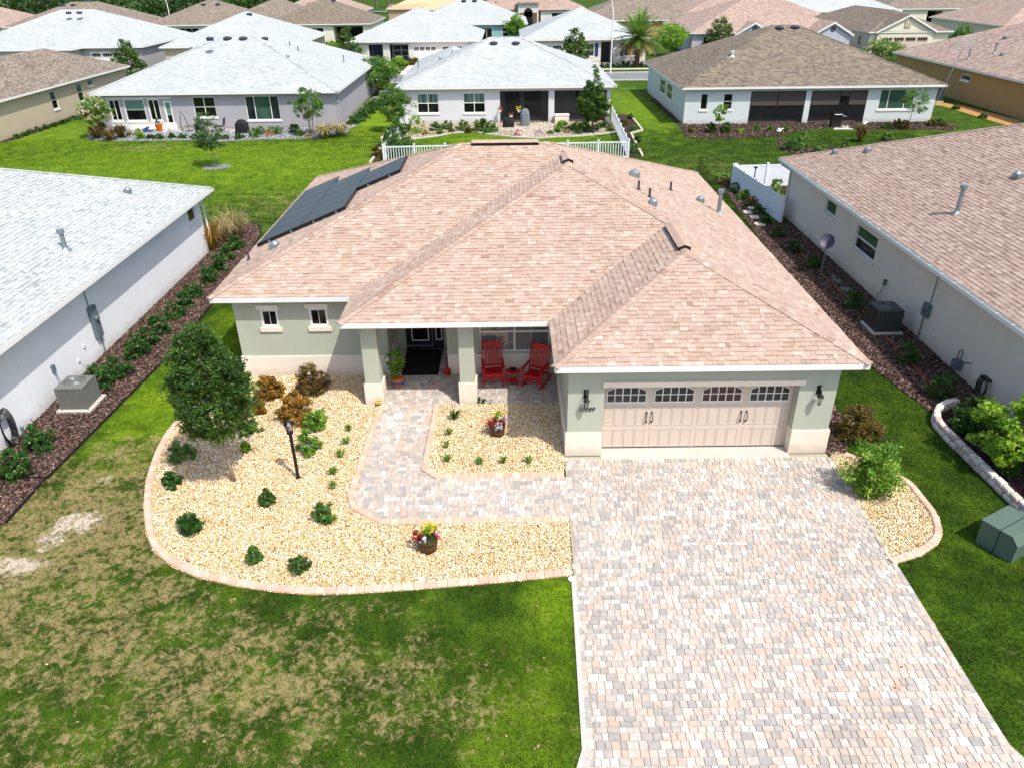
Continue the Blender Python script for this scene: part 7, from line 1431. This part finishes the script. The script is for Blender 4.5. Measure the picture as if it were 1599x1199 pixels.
def lamp(x, y, hgt, label, r=.09):
    t = thing('street_lamp', label, 'street lamp', (x, y, 0)); b = MB(); b.tube([(x, y, 0), (x, y, hgt * .7), (x - .25, y, hgt * .86), (x - .1, y, hgt)], [r, r * .8, r * .6, r * .5], 8); b.build('pole', 'white', t); b = MB(); b.tube([(x - .1, y, hgt), (x - 1.2, y, hgt + .15)], .05, 6); b.box(x - 1.7, y - .15, hgt + .08, x - 1.1, y + .15, hgt + .2); b.build('lamp_head', 'galv', t)
lamp(*(11.876,93.691), 9.0, 'white street lamp standing between the middle house and the palm'); lamp(*(49.671,158.449), 8.0, 'thin white street lamp above the rose roofs'); lamp(*(-61.613,152.053), 8.0, 'thin white street lamp far left between the brown roofs'); lamp(*(79.734,133.014), 8.5, 'white street lamp above the tan brown house')
# other far houses
def far(label, rects, rm, wall, **k): return hip_house(label, rects, rm, wall, **k)
def sw(y, L, z0=.9, z1=2.2, cols=2, rows=2): return [('S', y, a, c, z0, z1, dict(cols=cols, rows=rows)) for a, c in L]
HL3, _ = far('large grey roofed house with white garage door behind the far left house', [(-69.0, 102.0, -45.5, 121.0), (-66.5, 99.4, -53.0, 112)], 'far_grey', 'grey_stucco', wins=[('E', -45.932, 112.6, 113.6, 1.0, 2.3, dict(rows=2))], vents=[(-57.0, 108.6, 6.3, .4), (-55.6, 108.6, 6.3, .4)])
garage_door(HL3, 102.26, -52.4, -46.8, 2.2, 'white')
far('pale grey roofed house directly behind the sunroom house', [(-43.0, 100.8, -26.1, 119.4)], 'far_grey', 'khaki_stucco', wins=[('E', -26.52, 104, 107.5, .5, 2.3, dict(cols=3, rows=1, mats=('glass_green',))), ('E', -26.52, 110, 111, .9, 2.2, dict(rows=2))], vents=[(-33.6, 108.6, 5.9, .4)])
far('brown roofed house at the top left, before the wood', [(-86.0, 141.0, -64.0, 158.0)], 'far_taupe', 'grey_stucco', vents=[(-78.5, 148.2, 5.75, .45), (-76.6, 148.2, 5.75, .45)])
far('white house with brown roof and dark sliding doors at the top, left of centre', [(-62.0, 141.0, -43.0, 158.0), (-52.0, 150.0, -36.0, 170.0)], 'far_taupe', 'far_white', wins=[('S', 141.42, -57.5, -52.8, .2, 2.3, dict(cols=4, rows=1)), ('S', 141.42, -51.0, -48.5, .9, 2.2, dict(cols=2, rows=1))], vents=[(-53.5, 147.8, 5.6, .45), (-51, 147.8, 5.6, .45)])
far('cream house with brown roof and dark porch at the top, left of centre', [(-41.5, 139.5, -23.0, 157.0)], 'far_brown', 'cream_stucco', wins=sw(139.92, [(-33.6, -31.2)]), holes=[('S', 139.92, -29.5, -24.5, 0, 2.4, 3.)], vents=[(-30.5, 147.5, 6.0, .45)])
hd_, _ = far('pinkish roofed house with a white dormer at the top, left of centre', [(-50.0, 176.0, -31.0, 194.0)], 'far_rose', 'far_white', wins=sw(176.42, [(-48.5, -46.5), (-45, -43), (-40.5, -38)]))
b = MB(); b.box(-42, 177.5, 2.9, -36.5, 183, 4.3); b.build('dormer', 'far_white', hd_); b = MB(); b.box(-42.4, 177.1, 4.3, -36.1, 184, 4.5); b.build('dormer_roof', 'far_taupe', hd_)
hc, _ = far('house under construction with bare plywood roof at the top centre', [(-27.0, 186.0, -7.0, 204.0), (-19.0, 182.0, -7.5, 198.0)], 'plywood', 'plywood')
b = MB()
for k in range(14): b.bar((-27 + k * .6, 185.5, 2.75), (-26 + k * .6, 188, 3.7), .09, .15)
b.build('rafter', 'plywood', hc, kind='stuff')
far('pale teal house with grey roof at the top centre', [(-16.5, 135.0, 3.3, 153.0)], 'far_grey', 'teal_stucco', wins=[('S', 135.42, -4.4, -2.6, .1, 2.2, dict(cols=2, rows=1)), ('S', 135.42, -.9, 0.1, .9, 2.2, dict(cols=1, rows=2)), ('S', 135.42, -9, -7, .9, 2.2, dict(cols=2, rows=2))], vents=[(-7.4, 142.4, 5.9, .45), (-5.6, 142.4, 5.9, .45)])
hs_, _ = far('house with pinkish tan roof and stone framed entrance at the top centre', [(-8.0, 176.0, 17.0, 194.0), (6.5, 174.0, 16.5, 184.0)], 'far_rose', 'far_white', wins=[('S', 176.42, -2.6, -1.0, 1.2, 2.2, dict(cols=2, rows=1)), ('S', 174.42, 9.2, 12.2, .9, 2.3, dict(cols=2, rows=2))], eave=False)
b = MB(); b.box(2.2, 173.6, 0, 6.4, 178, 4.1); b.build('entry_block', 'far_white', hs_); b = MB(); b.box(1.9, 173.2, 4.1, 6.7, 178.3, 4.35); b.build('entry_roof', 'far_rose', hs_); b = MB(); b.box(3.4, 173.5, 0, 5.2, 173.59, 2.6); b.tube([(4.3, 173.5, 2.4), (4.3, 173.59, 2.4)], .9, 14); b.build('front_door', 'black', hs_); b = MB(); b.box(2.5, 173.45, 0, 3.3, 173.59, 2.4); b.box(5.3, 173.45, 0, 6.1, 173.59, 2.4); b.build('stone_cladding', 'palm_bark', hs_)
far('brown roofed house between the grey roof and the palm at the top', [(12.0, 140.0, 33.0, 158.0)], 'far_taupe', 'tan_stucco', vents=[(20.5, 148, 6.1, .45), (22.3, 148, 6.1, .45)])
far('white house with dark arched window behind the palm at the top', [(24.0, 180.0, 46.0, 198.0)], 'far_taupe', 'far_white', wins=sw(180.42, [(32, 34), (37, 39.5)]))
hp, _ = far('lilac grey house with rose roof and two white gables beyond the street on the right', [(25.0, 112.8, 47.0, 134.0)], 'far_rose', 'lilac_stucco', wins=[('S', 113.22, 27.0, 27.9, .9, 2.1, dict(rows=2, frame='black', sill='black'))])
def gable(parent, xc, y, w, h_, z, wallmat, roofmat, depth=5, vent=True):
    b = MB(); b.add([(xc - w / 2, y, z), (xc + w / 2, y, z), (xc, y, z + h_), (xc - w / 2, y + .1, z), (xc + w / 2, y + .1, z), (xc, y + .1, z + h_)], [(0, 1, 2), (5, 4, 3)]); b.box(xc - w / 2, y, 0, xc + w / 2, y + .1, z); g = b.build('gable', wallmat, parent)
    for sg in (-1, 1):
        b = MB(); e = .35; ox = sg * (w / 2 + e); dz = h_ * e / (w / 2)
        b.add([(xc, y - .3, z + h_ + .06), (xc + ox, y - .3, z - dz + .06), (xc + ox, y + depth, z - dz + .06), (xc, y + depth, z + h_ + .06)], [(0, 1, 2, 3)]); b.build('gable_roof', roofmat, g)
        b = MB(); b.add([(xc, y - .3, z + h_ + .05), (xc + ox, y - .3, z - dz + .05), (xc + ox, y - .3, z - dz - .2), (xc, y - .3, z + h_ - .2), (xc, y - .2, z + h_ + .05), (xc + ox, y - .2, z - dz + .05), (xc + ox, y - .2, z - dz - .2), (xc, y - .2, z + h_ - .2)], [(0, 1, 2, 3), (7, 6, 5, 4), (3, 2, 6, 7), (1, 5, 6, 2)]); b.build('rake_board', 'white', g)
    if vent: b = MB(); b.tube([(xc, y - .06, z + h_ * .4), (xc, y - .005, z + h_ * .4)], .32, 14); b.build('gable_vent', 'lead', g)
gable(hp, 33.6, 112.4, 4.6, 1.3, 2.75, 'lilac_stucco', 'far_rose'); gable(hp, 43.4, 110.0, 5.0, 1.4, 2.75, 'lilac_stucco', 'far_rose')
far('rose roofed house with tan walls behind the lilac gabled house', [(30.0, 146.0, 56.0, 168.0)], 'far_rose', 'khaki_stucco', holes=[('S', 146.42, 34, 36, 0, 2.4, 3.), ('S', 146.42, 37, 41, 0, 2.4, 3.)])
hg, _ = far('cream house with brown roof, gable and wide garage door at the top right', [(48.7, 111.0, 60.2, 137.0)], 'far_brown', 'cream_stucco', wins=[('W', 49.12, 114, 115, .9, 2.1, dict(rows=2)), ('W', 49.12, 122, 123.2, .9, 2.3, dict(rows=2)), ('W', 49.12, 126.5, 127.4, 1.4, 2.2, dict(rows=1))])
gable(hg, 53.8, 111.1, 7.6, 1.9, 2.95, 'cream_stucco', 'far_brown', 6, False); b = MB(); b.box(53.4, 111.0, 3.3, 54.2, 111.09, 4.2); b.build('gable_vent', 'khaki_stucco', hg); garage_door(hg, 110.93, 50.6, 57.0, 2.2, 'door_beige', arched=False)
far('grey roofed house behind the cream garage house at the top', [(47.0, 158.0, 75.0, 178.0)], 'far_grey', 'khaki_stucco', wins=sw(158.42, [(50, 52)]))
far('white house with dark roof at the top right corner', [(74.0, 164.0, 100.0, 186.0)], 'far_taupe', 'cream_stucco', holes=[('S', 164.42, 83, 86, 0, 2.4, 3.), ('S', 164.42, 87.5, 92, 0, 2.4, 3.)])
far('cream house with rose roof behind the tan brown house', [(71.0, 118.0, 98.0, 140.0)], 'far_rose', 'cream_stucco')
far('rose roofed house at the far top right', [(95, 150, 118, 172)], 'far_rose', 'tan_stucco')
far('pale house with windows at the very top right', [(66.0, 205.0, 90.0, 222.0)], 'far_grey', 'far_white', wins=sw(205.42, [(70, 72), (76, 78), (82, 84)]))
# tree belt and pine trunks at the back
def belt(x0, x1, y0, y1, n, seed, hmin, hmax):
    rng = np.random.default_rng(seed); P = np.stack([rng.uniform(x0, x1, n), rng.uniform(y0, y1, n)], 1); hh = rng.uniform(hmin, hmax, n); m_ = 130; C = np.repeat(np.arange(n), m_)
    off = unit(rng, n * m_) * (rng.random(n * m_) ** .35)[:, None]; R = hh * .32; V = np.stack([P[C, 0] + off[:, 0] * R[C], P[C, 1] + off[:, 1] * R[C], hh[C] * (.52 + .46 * off[:, 2])], 1)
    t_ = np.clip(rng.normal(.45, .2, n)[C] + rng.normal(0, .18, n * m_), 0, 1); s = rng.uniform(.7, 1.5, n * m_); o = mass('woodland', LEAFQ[0], LEAFQ[1], V, np.stack([s, s, s], 1), rotmats(rng, len(V), 1.2), t_, 'leaf_far'); return o
far('pinkish roofed house at the very left edge behind the grey roof', [(-110.0, 143.5, -84.8 - 1.5, 160.0)], 'far_rose', 'far_white')
tag(belt(-150, -52, 196, 235, 130, 1, 7, 13), 'dark green wood behind the far roofs at the top left', 'woodland')
tag(belt(-34, 12, 250, 275, 16, 2, 6, 10), 'scattered dark trees on the far green at the top centre', 'woodland')
tag(belt(-150, 200, 330, 360, 180, 3, 9, 15), 'distant belt of trees beyond the far green', 'woodland')
PX = [(-64.956,230.308), (-62.146,223.81), (-64.277,236.43), (-58.836,220.315), (-52.515,234.007), (-46.191,269.156), (-39.438,251.807), (-31.895,223.673), (-34.989,254.561), (98.521,259.084)]
for i, (x, y) in enumerate(PX):
    t = thing('pine_tree', '%s tall pine trunk from the left on the far green' % ORD[i], 'tree', (x, y, 0), 'pine trees on the far green'); b = MB(); b.tube([(x, y, 0), (x + .1, y, 7), (x, y, 15)], [.32, .26, .12], 7); b.build('trunk', 'bark', t); crown('crown', COLUMN, 9, 8, 2.8, 40, 14, .7, 'leaf_far', 740 + i, t, (x, y), spread=.3)
sheet('far_path', [(-160, 232), (160, 232), (160, 238), (-160, 238)], .02, 'asphalt', 'strip of road far behind the houses')
